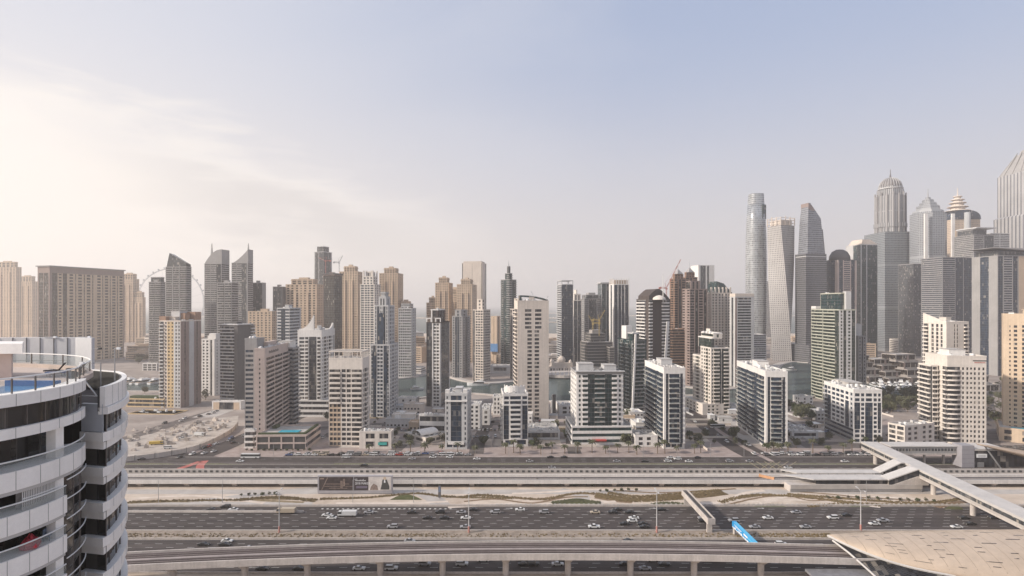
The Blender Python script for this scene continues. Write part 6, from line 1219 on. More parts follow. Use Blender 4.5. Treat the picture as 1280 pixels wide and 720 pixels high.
# storeys
FH_ = 3.5; LEFT = MAIN[:3]+arc(CX, CY, CR, -38, 8, 16); RIGHT = arc(CX, CY, CR, 8, 37, 9)
for f in range(6):
    zt = 86.5-f*FH_; zb = zt-1.55; PTS = MAIN if f == 0 else LEFT
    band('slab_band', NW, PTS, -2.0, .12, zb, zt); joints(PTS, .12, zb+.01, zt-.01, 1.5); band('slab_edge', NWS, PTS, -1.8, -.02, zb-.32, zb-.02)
    # open balcony between this band and the one above
    BP = PTS; band('balustrade', BGL, BP, .0, .03, zt+.02, zt+.78); tubeline('handrail', RAIL, BP, .02, zt+.84, .06)
    if f < 5:
        band('balcony_floor', TERR, BP, -2.15, -.02, zt-.3, zt-.05)
    for j, (a0, a1) in enumerate(((-16,-8),)):
        pass
    q = off(LEFT, -.55)
    for idx in (6, 18): 
        if idx < len(q): p = q[idx]; MB().box(p[0]-.42, p[0]+.42, p[1]-.45, p[1]+.45, zt, zt+2.65).obj('column', NW, bld)
    q = off(MAIN if f == 0 else LEFT, -2.15); m = MB()
    # dark sliding windows at the back of each balcony
    for idx in range(2, len(q)-2, 3):
        a, c = q[idx], q[min(idx+3, len(q)-1)]; m = MB(); m.loft([[(a[0],a[1],zt+.05),(a[0]+.05,a[1],zt+.05),(a[0]+.05,a[1],zt+2.3),(a[0],a[1],zt+2.3)],[(c[0],c[1],zt+.05),(c[0]+.05,c[1],zt+.05),(c[0]+.05,c[1],zt+2.3),(c[0],c[1],zt+2.3)]]); m.obj('window', NG, bld)
    if f > 0:
        panes(arc(CX,CY,CR,8,37,24), zb+.2-.0, zb+FH_+.2, 1.9, 'curtain_glass', NG, -.3)
        for zz in (zt-.35, zt+1.35):
            r_ = arc(CX,CY,CR,8,37,14); MB().tube([(p[0],p[1],zz) for p in off(r_,.12)], .055, 6).obj('curved_rail', RAIL, bld)
# window grille and ledge on one storey
zt = 86.5-FH_; q = off(LEFT, -.1); m = MB()
seg_ = arc(CX, CY, CR-.15, -14, 6, 26)
for p in seg_: m.cyl(p[0], p[1], zt+.1, zt+1.95, .035, 5)
m.obj('window_grille', RAIL, bld); tubeline('grille_rail', RAIL, seg_, 0, zt+1.95, .06); tubeline('grille_rail', RAIL, seg_, 0, zt+1.0, .05); band('curtain', pmat('grey_curtain', (.30,.28,.27), rough=.9, var=.2, scale=3), arc(CX,CY,CR-.9,-14,6,14), 0, .05, zt+.1, zt+2.2)
# lobe storeys
for f in range(7):
    zt = 87.2-f*FH_; band('lobe_band', NW, LOBE, -.5, .22, zt-.92, zt); band('lobe_lower_band', NWS if 0 else NW, LOBE, -.5, .02, zt-1.7, zt-.98); band('band_step', JOINT, LOBE, -.5, -.02, zt-1.0, zt-.90); joints(LOBE, .22, zt-.91, zt-.01, 1.9)
    lo = off(LOBE, -.42); m = MB()
    for idx in range(1, len(lo)-1, 3): p = lo[idx]; m.cyl(p[0], p[1], zt, zt+1.8, .05, 5)
    m.obj('window_frame', POSTM, bld)
band('lobe_parapet', NW, LARC+[(-56,74)], -.35, .12, 89.75, 91.75); joints(LARC, .12, 89.76, 91.74, 1.4); band('parapet_lining', DARKM, LARC+[(-56,74)], -.55, -.37, 89.3, 91.68); band('lobe_cornice', NW, LARC+[(-56,74)], -.5, .35, 89.0, 89.7)
MB().prism([(-43.3,57.9),(-40.75,57.35),(-41.0,57.9),(-43.4,58.4)], 87.25, 90.0).obj('lobe_front_panel', pmat('pale_blue_panel', (.50,.52,.56), rough=.4, var=.05), bld); MB().bar((-43.2,57.9,90.8),(-40.8,57.4,90.8),.05,6).obj('handrail', RAIL, bld); MB().bar((-43.2,57.9,92.6),(-41.6,57.7,90.8),.07,6).obj('brace', RAIL, bld)
MB().prism(off(LOBE,-.5)+[(-62,70),(-50,59)], 89.0, 89.3).obj('lobe_roof', pmat('dark_membrane', (.13,.115,.11), rough=.9, var=.2), bld)
# terrace balustrade: along the front arc, then round the back
BACK = arc(CX, CY, CR, 37, 40, 2)+smooth([(-42.2,56.8),(-45,62),(-50.5,67),(-58,70),(-68,71.5)], 6)[1:]
for nm, pts in (('front', MAIN), ('back', BACK)):
    tubeline('terrace_rail', RAIL, pts, -.35 if nm == 'front' else -.3, 94.0, .07); band('terrace_glass', BGL, pts, -.37, -.34, 92.8, 93.85)
    q = off(pts, -.36)
    for p in q[::(3 if nm == 'front' else 4)]: MB().box(p[0]-.05, p[0]+.05, p[1]-.05, p[1]+.05, 92.4, 94.0).obj('rail_post', POSTM, bld)
band('terrace_kerb', TERR, BACK, -.6, -.05, 92.3, 92.8)
MB().prism([(-46.5,52.8),(-41.7,52.5),(-41.5,53.0),(-46.5,53.4)], 92.42, 93.0).obj('pool', POOL, bld); MB().prism([(-45,43),(-41.3,45.2),(-40.75,49),(-41.7,52.45),(-46.5,52.75)], 92.42, 92.5).obj('pool_water', pmat('light_pool_blue', (.10,.30,.55), rough=.1, var=.05), bld)
# stair head, back screen wall
MB().prism([(-58,58.4),(-51.1,58.8),(-53.2,61.4),(-60,61.4)], 92.4, 95.0).obj('stair_head', pmat('blush_render', (.60,.50,.46), rough=.8, var=.06), bld); MB().prism([(-62,56.8),(-49.3,58.0),(-52.4,61.8),(-64,62)], 95.0, 96.0).obj('stair_roof', NW, bld)
sw = [(-82,75.5),(-58.0,76.5),(-54.9,75.2),(-55.0,75.9),(-58,77.2),(-82,76.2)]; MB().prism(sw, 80, 95.55).obj('screen_wall', pmat('grey_white_panel', (.56,.56,.57), rough=.5, var=.06), bld); m = MB()
for i in range(14): x = -80+i*1.75; m.box(x-.02,x+.02,75.4+(x+82)/24-.0,75.52+(x+82)/24,90,95.54) if x < -58 else None
m.box(-82,-58,75.3,75.45,92.6,92.65); tag(m.obj('panel_joints', JOINT, bld), kind='stuff')
def camera_unit(lab, x, y, z0, z1, dx):
    t = thing('security_camera', lab, 'camera', (x,y,z0)); MB().cyl(0,0,0,z1-z0,.06,8).obj('pole', METAL, t) if z1 > z0 else None; MB().bar((0,0,z1-z0),(dx,0,z1-z0),.035,6).obj('arm', METAL, t); MB().box(min(dx,dx+.35*(1 if dx>0 else -1)),max(dx,dx+.35*(1 if dx>0 else -1)),-.12,.12,z1-z0-.12,z1-z0+.12).obj('housing', WPANEL if z1 > z0 else DARKM, t)
camera_unit('white security camera on the taller pole of the lobe roof', -42.9, 62.2, 89.3, 95.2, .25); camera_unit('thin pole with a bare arm beside the camera pole on the lobe roof', -43.2, 60.5, 89.3, 93.8, -1.8); camera_unit('dark security camera sticking out from the end of the white screen wall', -54.5, 75.0, 94.2, 94.2, .7)
camera_unit('black flood lamp on the white screen wall top, left one', -62, 76.3, 95.6, 95.61, 1.3); camera_unit('black flood lamp on the white screen wall top, right one', -57.6, 76.5, 95.6, 95.61, 1.3)
# terrace furniture
LOU = pmat('lounger_frame', (.30,.27,.25), rough=.6); LOC = pmat('lounger_cloth', (.10,.09,.085), rough=.9); LOB = pmat('lounger_blue', (.06,.13,.34), rough=.8)
def lounger(lab, x, y, rz, cloth, back):
    t = thing('sun_lounger', lab, 'sun lounger', (x,y,92.4), rz, 'sun loungers on the roof terrace'); m = MB()
    for s_ in (-.3,.3): m.bar((0,s_,.35),(1.9,s_,.35),.04,6)
    m.obj('frame', LOU, t); MB().box(0,1.3,-.3,.3,.38,.45).obj('seat', cloth, t); m = MB(); m.loft([[(1.3,-.3,.38),(1.3,.3,.38),(1.3,.3,.45),(1.3,-.3,.45)],[(1.9,-.3,.38+back),(1.9,.3,.38+back),(1.9,.3,.45+back),(1.9,-.3,.45+back)]]); m.obj('backrest', cloth, t)
    for x_ in (.2,1.6):
        for s_ in (-.28,.28): MB().bar((x_,s_,0),(x_,s_,.35),.03,6).obj('leg', LOU, t)
lounger('dark cloth sun lounger with raised back, nearest the terrace rail', -50.6, 62.3, RAD(20), LOC, .75); lounger('blue sun lounger lying flat beside the pool', -49.0, 60.6, RAD(10), LOB, .02); lounger('dark cloth sun lounger farthest back on the terrace', -49.6, 64.2, RAD(15), LOC, .6)
# things on the balcony
zt = 86.5-2*FH_
px_, py_ = CX+(CR-.7)*cos(RAD(-8)), CY+(CR-.7)*sin(RAD(-8))
rs = random.Random(6); m = MB().lathe(0,0,[(.05,0),(.55,.02),(.75,.25),(.62,.5),(.45,.75),(.2,.95),(.05,1.0)],16); m.v = [(x*rs.uniform(.7,1.35), y*rs.uniform(.8,1.5), max(0, z*rs.uniform(.75,1.25))) for x, y, z in m.v]
t = tag(m.obj('cloth_bundle', pmat('red_cloth', (.50,.05,.07), rough=.9, var=.3, scale=2, bump=.6), None, (px_,py_,zt)), 'big crumpled red cloth bundle on a balcony of the white building', 'cloth')
t = thing('potted_plant', 'green potted plant behind the red cloth on the balcony', 'plant', (px_-.3,py_+.9,zt)); MB().lathe(0,0,[(.18,0),(.28,.5),(.25,.5)],10).obj('pot', TERRA, t); m = MB(); rs = random.Random(2)
for i in range(70): a, b_, r_ = rs.uniform(0,6.28), rs.uniform(.3,1.5), rs.uniform(.15,.7); p = Vector((r_*cos(a)*.7, r_*sin(a)*.7, .5+b_*.8)); d_ = Vector((cos(a),sin(a),rs.uniform(-.2,.8)))*.22; s_ = Vector((-sin(a),cos(a),0))*.07; m.poly([p-s_, p+d_*.5+s_, p+d_, p+d_*.5-s_])
m.obj('leaves', HEDGE, t)
t = tag(MB().box(-.25,.25,-.4,.4,.4,.48).box(-.25,-.2,-.4,.4,.48,1.0).box(.2,.25,-.4,-.35,0,.4).box(.2,.25,.35,.4,0,.4).box(-.25,-.2,-.4,-.35,0,.4).box(-.25,-.2,.35,.4,0,.4).obj('balcony_chair', pmat('slate_fabric', (.16,.20,.27), rough=.8), None, (px_+.1,py_+1.7,zt), RAD(20)), 'slate blue chair beside the red cloth on the balcony', 'chair')

# ================================================================ TREES
LEAF = pmat('leaf_green', (.060,.075,.032), rough=.9, var=.45, scale=.9); LEAF2 = pmat('dusty_leaf', (.095,.098,.055), rough=.9, var=.4, scale=.9); FROND = pmat('palm_frond', (.085,.088,.045), rough=.85, var=.35, scale=.8); BARK = pmat('bark', (.17,.125,.09), rough=.95, var=.25, scale=2)
def leaf_crown(seed, r, h, n, base):
    rs = random.Random(seed); m = MB(); clumps = [(rs.uniform(-.6,.6)*r, rs.uniform(-.6,.6)*r, base+h*rs.uniform(.2,.85), rs.uniform(.35,.6)*r) for _ in range(9)]
    for _ in range(n):
        cx, cy_, cz, cr = rs.choice(clumps); v = Vector((rs.gauss(0,1),rs.gauss(0,1),rs.gauss(0,1))).normalized()*cr*rs.uniform(.6,1.05); p = Vector((cx,cy_,cz))+v; u = Vector((rs.gauss(0,1),rs.gauss(0,1),rs.gauss(0,1))).normalized(); w = u.orthogonal().normalized(); s_ = rs.uniform(.22,.5)*(r/2.6)
        m.poly([p-u*s_, p-w*s_*.7, p+u*s_, p+w*s_*.7])
    return m
def tree_proto(seed, r, h, mat, n=420, name='street_tree'):
    t = thing(name, None, 'tree'); rs = random.Random(seed); m = MB(); m.lathe(0,0,[(.22,0),(.16,h*.35),(.12,h*.5)],7)
    for i in range(5): a = i*1.3; m.bar((0,0,h*.38),(cos(a)*r*.6,sin(a)*r*.6,h*.7),.08,5,.03)
    m.obj('trunk', BARK, t); leaf_crown(seed, r, h*.7, n, h*.32).obj('crown', mat, t); return t
def palm_proto(seed, h):
    t = thing('date_palm', None, 'palm tree'); rs = random.Random(seed); MB().lathe(0,0,[(.32,0),(.24,.6),(.2,h*.7),(.26,h)],8).obj('trunk', BARK, t); m = MB()
    for i in range(26):
        a = i*2.4+rs.uniform(-.2,.2); el = rs.uniform(-.25,1.1); l = rs.uniform(2.3,3.2); p = Vector((0,0,h)); d_ = Vector((cos(a)*cos(el), sin(a)*cos(el), sin(el))); sd_ = Vector((-sin(a),cos(a),0)); prev = p; pw = .1
        for k in range(1,5):
            d2 = (d_+Vector((0,0,-.32*k))).normalized(); nx = prev+d2*l/4; w = (.34,.42,.36,.05)[k-1]; dz = Vector((0,0,-.18))
            m.poly([prev, nx, nx+sd_*w+dz, prev+sd_*pw+dz]); m.poly([prev, prev-sd_*pw+dz, nx-sd_*w+dz, nx]); prev = nx; pw = w
    m.obj('crown', FROND, t); return t
protos = {'palm': [palm_proto(1,5.5), palm_proto(2,6.5), palm_proto(3,4.6)], 'tree': [tree_proto(4,2.6,5.5,LEAF), tree_proto(5,3.2,6.5,LEAF2), tree_proto(6,2.2,4.2,LEAF), tree_proto(7,3.8,7.5,LEAF2,600)], 'bush': [tree_proto(8,1.6,2.6,LEAF2,260,'shrub'), tree_proto(9,2.0,2.2,LEAF,300,'shrub')]}
used = set()
def plant(kind, px, py, label, group, sc=1.0, i=[0]):
    i[0] += 1; pr = protos[kind][i[0]%len(protos[kind])]; x, y = P(px, py)
    o = pr if pr.name not in used else copy_tree(pr)
    used.add(pr.name); o.location = (x, y, .02); o.rotation_euler = (0,0,(i[0]*2.399)%6.28); s_ = sc*(.85+.3*((i[0]*37)%17)/17); o.scale = (s_,s_,s_); tag(o, label, None, group); return o
def marks(px): 
    best = min(LANDMARKS, key=lambda q: abs(q[0]-px)); return best[1], px-best[0]
LANDMARKS = [(312,'the slim grey tower'),(362,'the pink car park'),(432,'the pergola tower'),(470,'the cream shop building'),(530,'the vaulted hall'),(571,'the small blue glass tower'),(605,'the ramp street'),(643,'the white and navy tower'),(678,'the grey two storey office'),(750,'the broad teal tower'),(806,'the ramp house'),(843,'the white slab tower'),(890,'the street corner island'),(950,'the second white slab tower'),(1003,'the low grey office'),(1065,'the squat navy block'),(1140,'the curved cream podium'),(1200,'the cream tower'),(1262,'the tan tower')]
GP = 'palms along the service road pavement'
PX = [(345,561),(461,566),(474,568),(494,567),(513,567),(531,566),(552,567),(572,567),(594,568),(610,567),(632,567),(642,566),(650,568),(660,567),(676,568),(690,567),(706,567),(722,566),(740,566),(757,567),(772,566),(786,566),(796,568),(822,567),(831,567),(846,567),(868,567),(876,566),(974,566),(985,567),(1016,566),(1035,567),(1054,566),(1065,564)]
PX = [p for k, p in enumerate(PX) if k not in (2,9,13)]
for (px, py) in PX:
    lm, dx = marks(px); plant('palm', px, py, 'date palm on the pavement %s %s' % ('in front of' if abs(dx) < 8 else 'just left of' if dx < 0 else 'just right of', lm), GP, 1.12)
TR = [('tree',665,561,'bushy green tree left of the two paired trees at the office',1.0),('tree',672,561,'bushy green tree of the pair in front of the grey office',1.1),('tree',684,560,'loose green tree before the office corner',.9),('tree',487,556,'green tree in the yard right of the cream shops',1.0),('tree',494,548,'upper tree of the yard beside the vaulted hall',1.1),('tree',500,560,'small tree at the low hall corner',.7),
      ('tree',930,558,'tree on the slope before the second white slab tower',1.0),('tree',918,549,'dark trees clump on the slope left of the second white slab tower',1.1),('tree',958,564,'tree under the corner of the second white slab tower',1.1),('tree',967,563,'rounded tree right under the second white slab tower',1.0),('tree',904,540,'street corner tree near the diagonal street top',1.0),('tree',995,560,'tree by the blue shopfront of the low grey office',.9),('tree',862,548,'tree on the street corner island, upper one',.9),('tree',873,555,'tree on the street corner island, lower one',.9),('tree',1078,563,'dark tree under the bend of the footbridge roof',1.2),
      ('tree',300,509,'tree in front of the white framed pavilion, right',1.0),('tree',275,511,'tree in front of the white framed pavilion, left',1.2),('tree',257,500,'rounded tree by the road before the orange tower',1.4),('tree',205,498,'tree on the yellow terrace building side',1.2),('tree',181,492,'tree behind the yellow terrace roof',1.2)]
for k, px, py, lab, sc in TR: plant(k, px, py, lab, 'street trees', sc)
rs = random.Random(17); n = 0; MT = 'trees by the yacht basin'
for i in range(64):
    v = rs.random(); px = 1088+rs.random()*66+8*v; py = 492+v*24; plant('tree', px, py, 'dark dusty tree in the grove between the yacht basin and the squat navy block', MT, 1.3)
for i in range(16): plant('tree', 985+rs.random()*30, 505+rs.random()*26, 'dark tree in the garden right of the second white slab tower', 'garden trees by the water', 1.35)
for i in range(14): plant('tree', 1234+rs.random()*18, 470+rs.random()*70, 'dark roadside tree between the cream tower and the tan tower', 'roadside trees', 1.2)
for i in range(24): plant('tree', 166+rs.random()*32, 437+rs.random()*18, 'hazy tree on the far bank of the creek at the left', 'far creek trees', 1.6)
for i in range(22): plant('tree', 600+rs.random()*50, 450+rs.random()*14, 'tree on the far quay behind the round fronted towers', 'far quay trees', 1.5)
for i in range(40): plant('bush', 500+rs.random()*450, 606.3+rs.random()*1.0, 'low dark shrub in the shade under the tram viaduct', 'shrubs under the tram viaduct', 1.1)
for i in range(12): plant('bush', 308+i*7.2, 563.5-(.0), 'clipped shrub along the pavement edge by the car park', 'pavement shrubs', .6)
for (x0, x1, y, n) in ((302,345,620,6),(750,795,615,6),(1035,1110,623,7),(1125,1168,626,5)):
    for i in range(n): plant('bush', x0+(x1-x0)*i/(n-1), y+1.4*i/(n-1)*(1 if x0 > 1000 else -1), 'small dark shrub in the planted row %s' % {302:'left of the long billboard',750:'left of the box gantry',1035:'below the tram platform',1125:'before the footbridge pier'}[x0], 'shrub rows on the sand verge', .62)
# ================================================================ VEHICLES
PAINT = pmat('car_paint', (1,1,1), rough=.32, spec=.5, var=.03, objcol=True); CGL = pmat('car_glass', (.03,.032,.035), rough=.12, spec=.6, var=.02); TYRE = pmat('tyre', (.02,.02,.02), rough=.9); HLM = pmat('lamp_lens', (.62,.60,.55), rough=.3)
TLM = pmat('tail_lens', (.35,.03,.03), rough=.3)
def prof(m, pts, hw0, hw1=None):                       # side outline in x,z extruded across y with tumblehome
    hw1 = hw0 if hw1 is None else hw1; zs_ = [p[1] for p in pts]; lo, hi = min(zs_), max(zs_); k = len(pts); b = len(m.v); f = lambda z: hw0+(hw1-hw0)*(z-lo)/(hi-lo+1e-6)
    m.v += [(x,-f(z),z) for x, z in pts]+[(x,f(z),z) for x, z in pts]; m.f.append(tuple(range(b,b+k))); m.f.append(tuple(range(b+2*k-1,b+k-1,-1)))
    for i in range(k): j = (i+1)%k; m.f.append((b+i,b+k+i,b+k+j,b+j))
    return m
def car_proto(kind):
    t = {'sedan':'parked_car','suv':'off_road_car','van':'minibus','bus':'bus','truck':'flatbed_truck','pickup':'pickup_truck'}[kind]
    r = empty(t); w = .9
    if kind == 'sedan': B = [(-2.3,.35),(2.3,.35),(2.35,.6),(2.2,.82),(1.0,.95),(-1.6,.98),(-2.25,.92),(-2.35,.6)]; G = [(1.05,.95),(.35,1.4),(-.75,1.44),(-1.55,.98)]; wx = (-1.4,1.4); T = [(.25,1.41),(-.75,1.455),(-.7,1.47),(.2,1.45)]
    elif kind == 'suv': B = [(-2.4,.42),(2.35,.42),(2.4,.75),(2.25,1.05),(1.05,1.15),(-2.35,1.15),(-2.42,.7)]; G = [(1.1,1.15),(.45,1.75),(-2.0,1.78),(-2.32,1.15)]; wx = (-1.45,1.45); T = [(.42,1.76),(-2.0,1.785),(-1.95,1.83),(.38,1.8)]; w = .96
    elif kind == 'van': B = [(-2.6,.4),(2.6,.4),(2.65,.9),(2.4,1.2),(-2.6,1.2)]; G = [(2.35,1.2),(1.8,1.95),(-2.5,2.0),(-2.6,1.2)]; wx = (-1.6,1.6); T = [(1.78,1.96),(-2.5,2.005),(-2.48,2.1),(1.7,2.06)]; w = .98
    elif kind == 'bus': B = [(-6,.4),(6,.4),(6.05,1.4),(-6.05,1.4)]; G = [(6.0,1.4),(5.85,2.7),(-5.95,2.7),(-6,1.4)]; wx = (-3.8,3.9); T = [(5.85,2.7),(-5.95,2.7),(-5.9,3.05),(5.7,3.05)]; w = 1.25
    elif kind == 'pickup': B = [(-2.6,.45),(2.5,.45),(2.55,.8),(2.35,1.05),(1.2,1.12),(-2.6,1.12)]; G = [(1.2,1.12),(.6,1.7),(-.6,1.72),(-.8,1.12)]; wx = (-1.6,1.6); T = [(.55,1.705),(-.6,1.725),(-.55,1.77),(.5,1.75)]; w = .95
    else: B = [(-4.5,.7),(4.2,.7),(4.3,1.3),(2.6,1.3),(2.5,1.05),(-4.5,1.05)]; G = [(4.25,1.3),(4.0,2.3),(2.7,2.35),(2.6,1.3)]; wx = (-3.0,3.1); T = [(4.0,2.3),(2.7,2.35),(2.7,2.5),(3.9,2.46)]; w = 1.2
    prof(MB(), B, w, w*.97).obj('body', PAINT, r); prof(MB(), G, w*.95, w*.80).obj('window_band', CGL, r); prof(MB(), T, w*.79, w*.74).obj('roof', PAINT, r)
    if kind == 'truck': MB().box(-4.5,2.3,-1.2,1.2,1.1,2.6).obj('load_box', PAINT, r)
    R_ = .33 if kind in ('sedan',) else .4 if kind != 'bus' else .5
    for x in wx:
        for s_ in (-1,1): MB().bar((x,s_*(w-.2),R_),(x,s_*(w+.02),R_),R_,10).obj('wheel', TYRE, r)
    x1 = max(p[0] for p in B); x0 = min(p[0] for p in B); zl = B[2][1]+.02
    for s_ in (-1,1): MB().box(x1-.12,x1+.015,s_*w*.72-.2,s_*w*.72+.2,zl-.12,zl+.08).obj('headlight', HLM, r); MB().box(x0-.015,x0+.1,s_*w*.74-.16,s_*w*.74+.16,zl,zl+.16).obj('tail_light', TLM, r)
    r['category'] = {'sedan':'car','suv':'car','van':'minibus','bus':'bus','truck':'truck','pickup':'pickup truck'}[kind]; return r
CP = {k: car_proto(k) for k in ('sedan','suv','van','bus','truck','pickup')}
PC = {'white':(.60,.60,.59),'black':(.015,.015,.016),'silver':(.30,.30,.31),'grey':(.14,.14,.145),'beige':(.45,.38,.29),'red':(.35,.04,.03),'blue':(.05,.09,.22),'yellow':(.60,.42,.08)}
KN = {'sedan':'car','suv':'SUV','van':'minibus','bus':'coach','truck':'truck','pickup':'pickup'}
vused = set(); pend = []
def vehicle(kind, col, x, y, rz, where, group, z=.06):
    pr = CP[kind]
    if kind not in vused: o = pr; vused.add(kind)
    else: o = copy_tree(pr)
    o.location = (x, y, z); o.rotation_euler = (0,0,rz); o['group'] = group
    for ch in o.children:
        if ch.name.split('.')[0] in ('body','roof','load_box'): ch.color = (*PC[col],1)
    pend.append((o, kind, col, x, y, where)); return o
FAR, NEAR, SRV = 'moving vehicles on the highway', 'moving vehicles on the near carriageway', 'vehicles on the service road'
HW = [('sedan','white',410,641.5),('truck','white',434,643),('sedan','white',413,648.5),('sedan','silver',460,641),('sedan','black',514,641),('suv','black',529,640.5),('sedan','black',535,645),('sedan','black',556,645.5),('sedan','silver',576,641),('sedan','white',582,647.5),('sedan','silver',582,656),('sedan','black',591,636.5),('suv','silver',619,641),('suv','silver',490,659),('sedan','white',650,637),('suv','silver',680,640),('sedan','beige',744,640),('sedan','black',766,640),('sedan','black',787,640),('sedan','white',792,646),('sedan','white',790,650),('sedan','black',804,656),('sedan','black',781,655),('sedan','black',771,635),('sedan','black',827,637),('sedan','black',804,655.5),('pickup','white',744,662),
      ('suv','silver',919,652),('sedan','white',958,645),('sedan','silver',948,662),('sedan','silver',997,641),('sedan','silver',1015,664),('suv','white',1040,646),('sedan','black',1059,644),('sedan','white',1093,654),('pickup','silver',1103,650),('sedan','black',1206,647),('sedan','black',1215,655),('suv','black',1222,647),('sedan','black',878,649),('sedan','black',265,635.5),('suv','black',282,633),('sedan','white',269,637.5),('truck','beige',356,641),('sedan','silver',880,648),('sedan','white',1192,656)]
seen = []
for k, c, px, py in HW:
    x, y = P(px, py, .8); lane = round((y-257)/3.6); y = 257.1+min(max(lane,0),7)*3.6
    if any(abs(x-a) < 6.5 and abs(y-b) < 2 for a, b in seen): x += 8
    seen.append((x,y)); vehicle(k, c, x, y, pi, 'on the far carriageway', FAR)
HN = [('sedan','white',283,676),('sedan','black',253,681),('sedan','black',278,682),('sedan','silver',312,684),('sedan','silver',513,673.5),('sedan','black',785,674),('suv','white',978,681),('sedan','white',449,709),('suv','white',490,708),('suv','silver',531,704),('suv','white',577,707),('sedan','black',327,711),('sedan','black',343,711),('sedan','black',655,699),('sedan','black',674,699.5),('sedan','black',655,706),('sedan','white',668,707),('sedan','black',781,704),('suv','white',816,699),('sedan','silver',806,709),('sedan','black',801,705),('suv','black',637,704),('bus','white',897,701),('sedan','white',604,699)]
for k, c, px, py in HN:
    x, y = P(px, py, .8); lane = round((y-216.5)/3.6); y = 216.7+min(max(lane,0),7)*3.6
    if any(abs(x-a) < 6.5 and abs(y-b) < 2 for a, b in seen): x += 9
    seen.append((x,y)); vehicle(k, c, x, y, 0, 'on the near carriageway', NEAR)
rs = random.Random(4); cols = ['white']*9+['silver']*4+['black']*5+['grey']*3+['beige','red','blue']
for (x0, x1, y) in ((-147,-28,380),(168,262,380),(168,262,383.4),(-147,-28,383.6)):
    x = x0
    while x < x1:
        if rs.random() < .82: vehicle(rs.choice(['sedan']*4+['suv']*3+['van']), rs.choice(cols), x+rs.uniform(-.3,.3), y+rs.uniform(-.2,.2), rs.choice((0,pi)), 'in the parking row', 'cars parked along the service road', .09)
        x += 5.6
vehicle('bus','white',P(313,573)[0],380.0-6.5,0,'on the service road','vehicles on the service road'); vehicle('van','white',P(432,573)[0],374,0,'on the service road',SRV); 
for k, c, px, y, rz in (('sedan','silver',771,364.5,0),('sedan','white',1056,364,0),('suv','white',835,364.5,0),('sedan','black',806,364,0),('sedan','white',861,364,0),('suv','silver',912,364.3,0),('sedan','silver',937,364.4,0),('sedan','black',872,373,pi),('sedan','white',838,373,pi),('suv','white',847,369.5,pi),('sedan','silver',662,364.3,0),('sedan','black',705,374,pi),('sedan','black',688,374,pi),('sedan','white',562,374.2,pi),('sedan','white',541,374,pi),('sedan','silver',515,370,pi),('suv','white',1240,364.5,0),('sedan','white',596,370,pi),('sedan','black',1226,369,pi),('sedan','white',300,364.5,0),('sedan','black',177,369,pi),('sedan','silver',690,350,0),('sedan','black',455,355,0),('sedan','white',985,350,0)):
    vehicle(k, c, RX(px,y), y, rz, 'on the service road', SRV)
def along_px(a, b, n, off_, where, group, flip=0):
    (xa,ya),(xb,yb) = P(*a), P(*b); ang = atan2(yb-ya, xb-xa); nx, ny = -sin(ang), cos(ang)
    for i in range(n):
        f = (i+rs.uniform(.2,.8))/n; o_ = off_*rs.choice((-1,1)) if not isinstance(off_, tuple) else rs.choice(off_)
        vehicle(rs.choice(['sedan']*4+['suv']*2), rs.choice(cols), xa+(xb-xa)*f+nx*o_, ya+(yb-ya)*f+ny*o_, ang+(pi if o_ > 0 else 0), where, group, .1)
along_px((232,574),(328,538), 15, (-6.2,-3,3,6.2), 'by the dusty site', 'cars on the side streets'); along_px((205,532),(330,497), 14, (-4.8,-1.8,2,4.8), 'behind the dusty site', 'cars on the side streets')
along_px((868,525),(945,573), 5, (-2.6,2.6), 'on the diagonal street', 'cars on the side streets'); along_px((905,541),(985,580), 3, (1.5,-1.5), 'on the diagonal street', 'cars on the side streets')
vehicle('bus','white',*P(897,535),RAD(8),'on the diagonal street','cars on the side streets',.1)
along_px((480,530),(560,529), 9, (-4,4), 'on the back street', 'cars on the side streets'); along_px((590,530),(720,527), 8, (-4,4), 'on the back street', 'cars on the side streets'); along_px((1030,543),(1150,505), 6, (-2.2,2.2), 'on the back street', 'cars on the side streets'); along_px((1232,540),(1224,490), 3, (-2.2,2.2), 'on the back road', 'cars on the side streets'); along_px((372,521),(440,508), 3, (-3,3), 'on the side street', 'cars on the side streets')
SCRUBT = pmat('dry_tuft', (.16,.12,.065), rough=.95, var=.4, scale=.6); SANDE = groundmat('sandy_edge', (.16,.135,.115), (.30,.25,.205), .3)
# ================================================================ YARDS AND LOTS BETWEEN THE FRONT TOWERS
rs = random.Random(77); k = 0
for i in range(70):
    px = rs.uniform(390, 1120); d = rs.uniform(404, 545); 
    x = RX(px, d); w, dp = rs.uniform(6,20), rs.uniform(5,14)
    mt = rs.choice((PAVE, PATHG, ASPH2, SANDG, DUST, SCRUB, ASPH2, PAVE)); a = rs.uniform(-.12,.12); k += 1
    sheet('yard_paving', mt, [(x+u*w*cos(a)-v*dp*sin(a), d+u*w*sin(a)+v*dp*cos(a)) for u, v in ((-1,-1),(1,-1),(1,1),(-1,1))], .021+k*.0004)
YW = 'low boundary walls between the front towers'
for i in range(46):
    px = rs.uniform(395, 1115); d = rs.uniform(403, 540); l = rs.uniform(6,22); x = RX(px, d); o = MB().box(-l,l,-.15,.15,0,1.5).box(-l-.2,-l+.2,-.2,.2,0,1.8).box(l-.2,l+.2,-.2,.2,0,1.8).obj('boundary_wall', rs.choice((PALE, CREAM, LGREY)), None, (x,d,.02), rs.choice((0, pi/2, .05, pi/2+.1))); tag(o, 'low pale boundary wall in the yards between the front row towers', 'wall', YW)
SH_ = 'small sheds and shade roofs between the front towers'
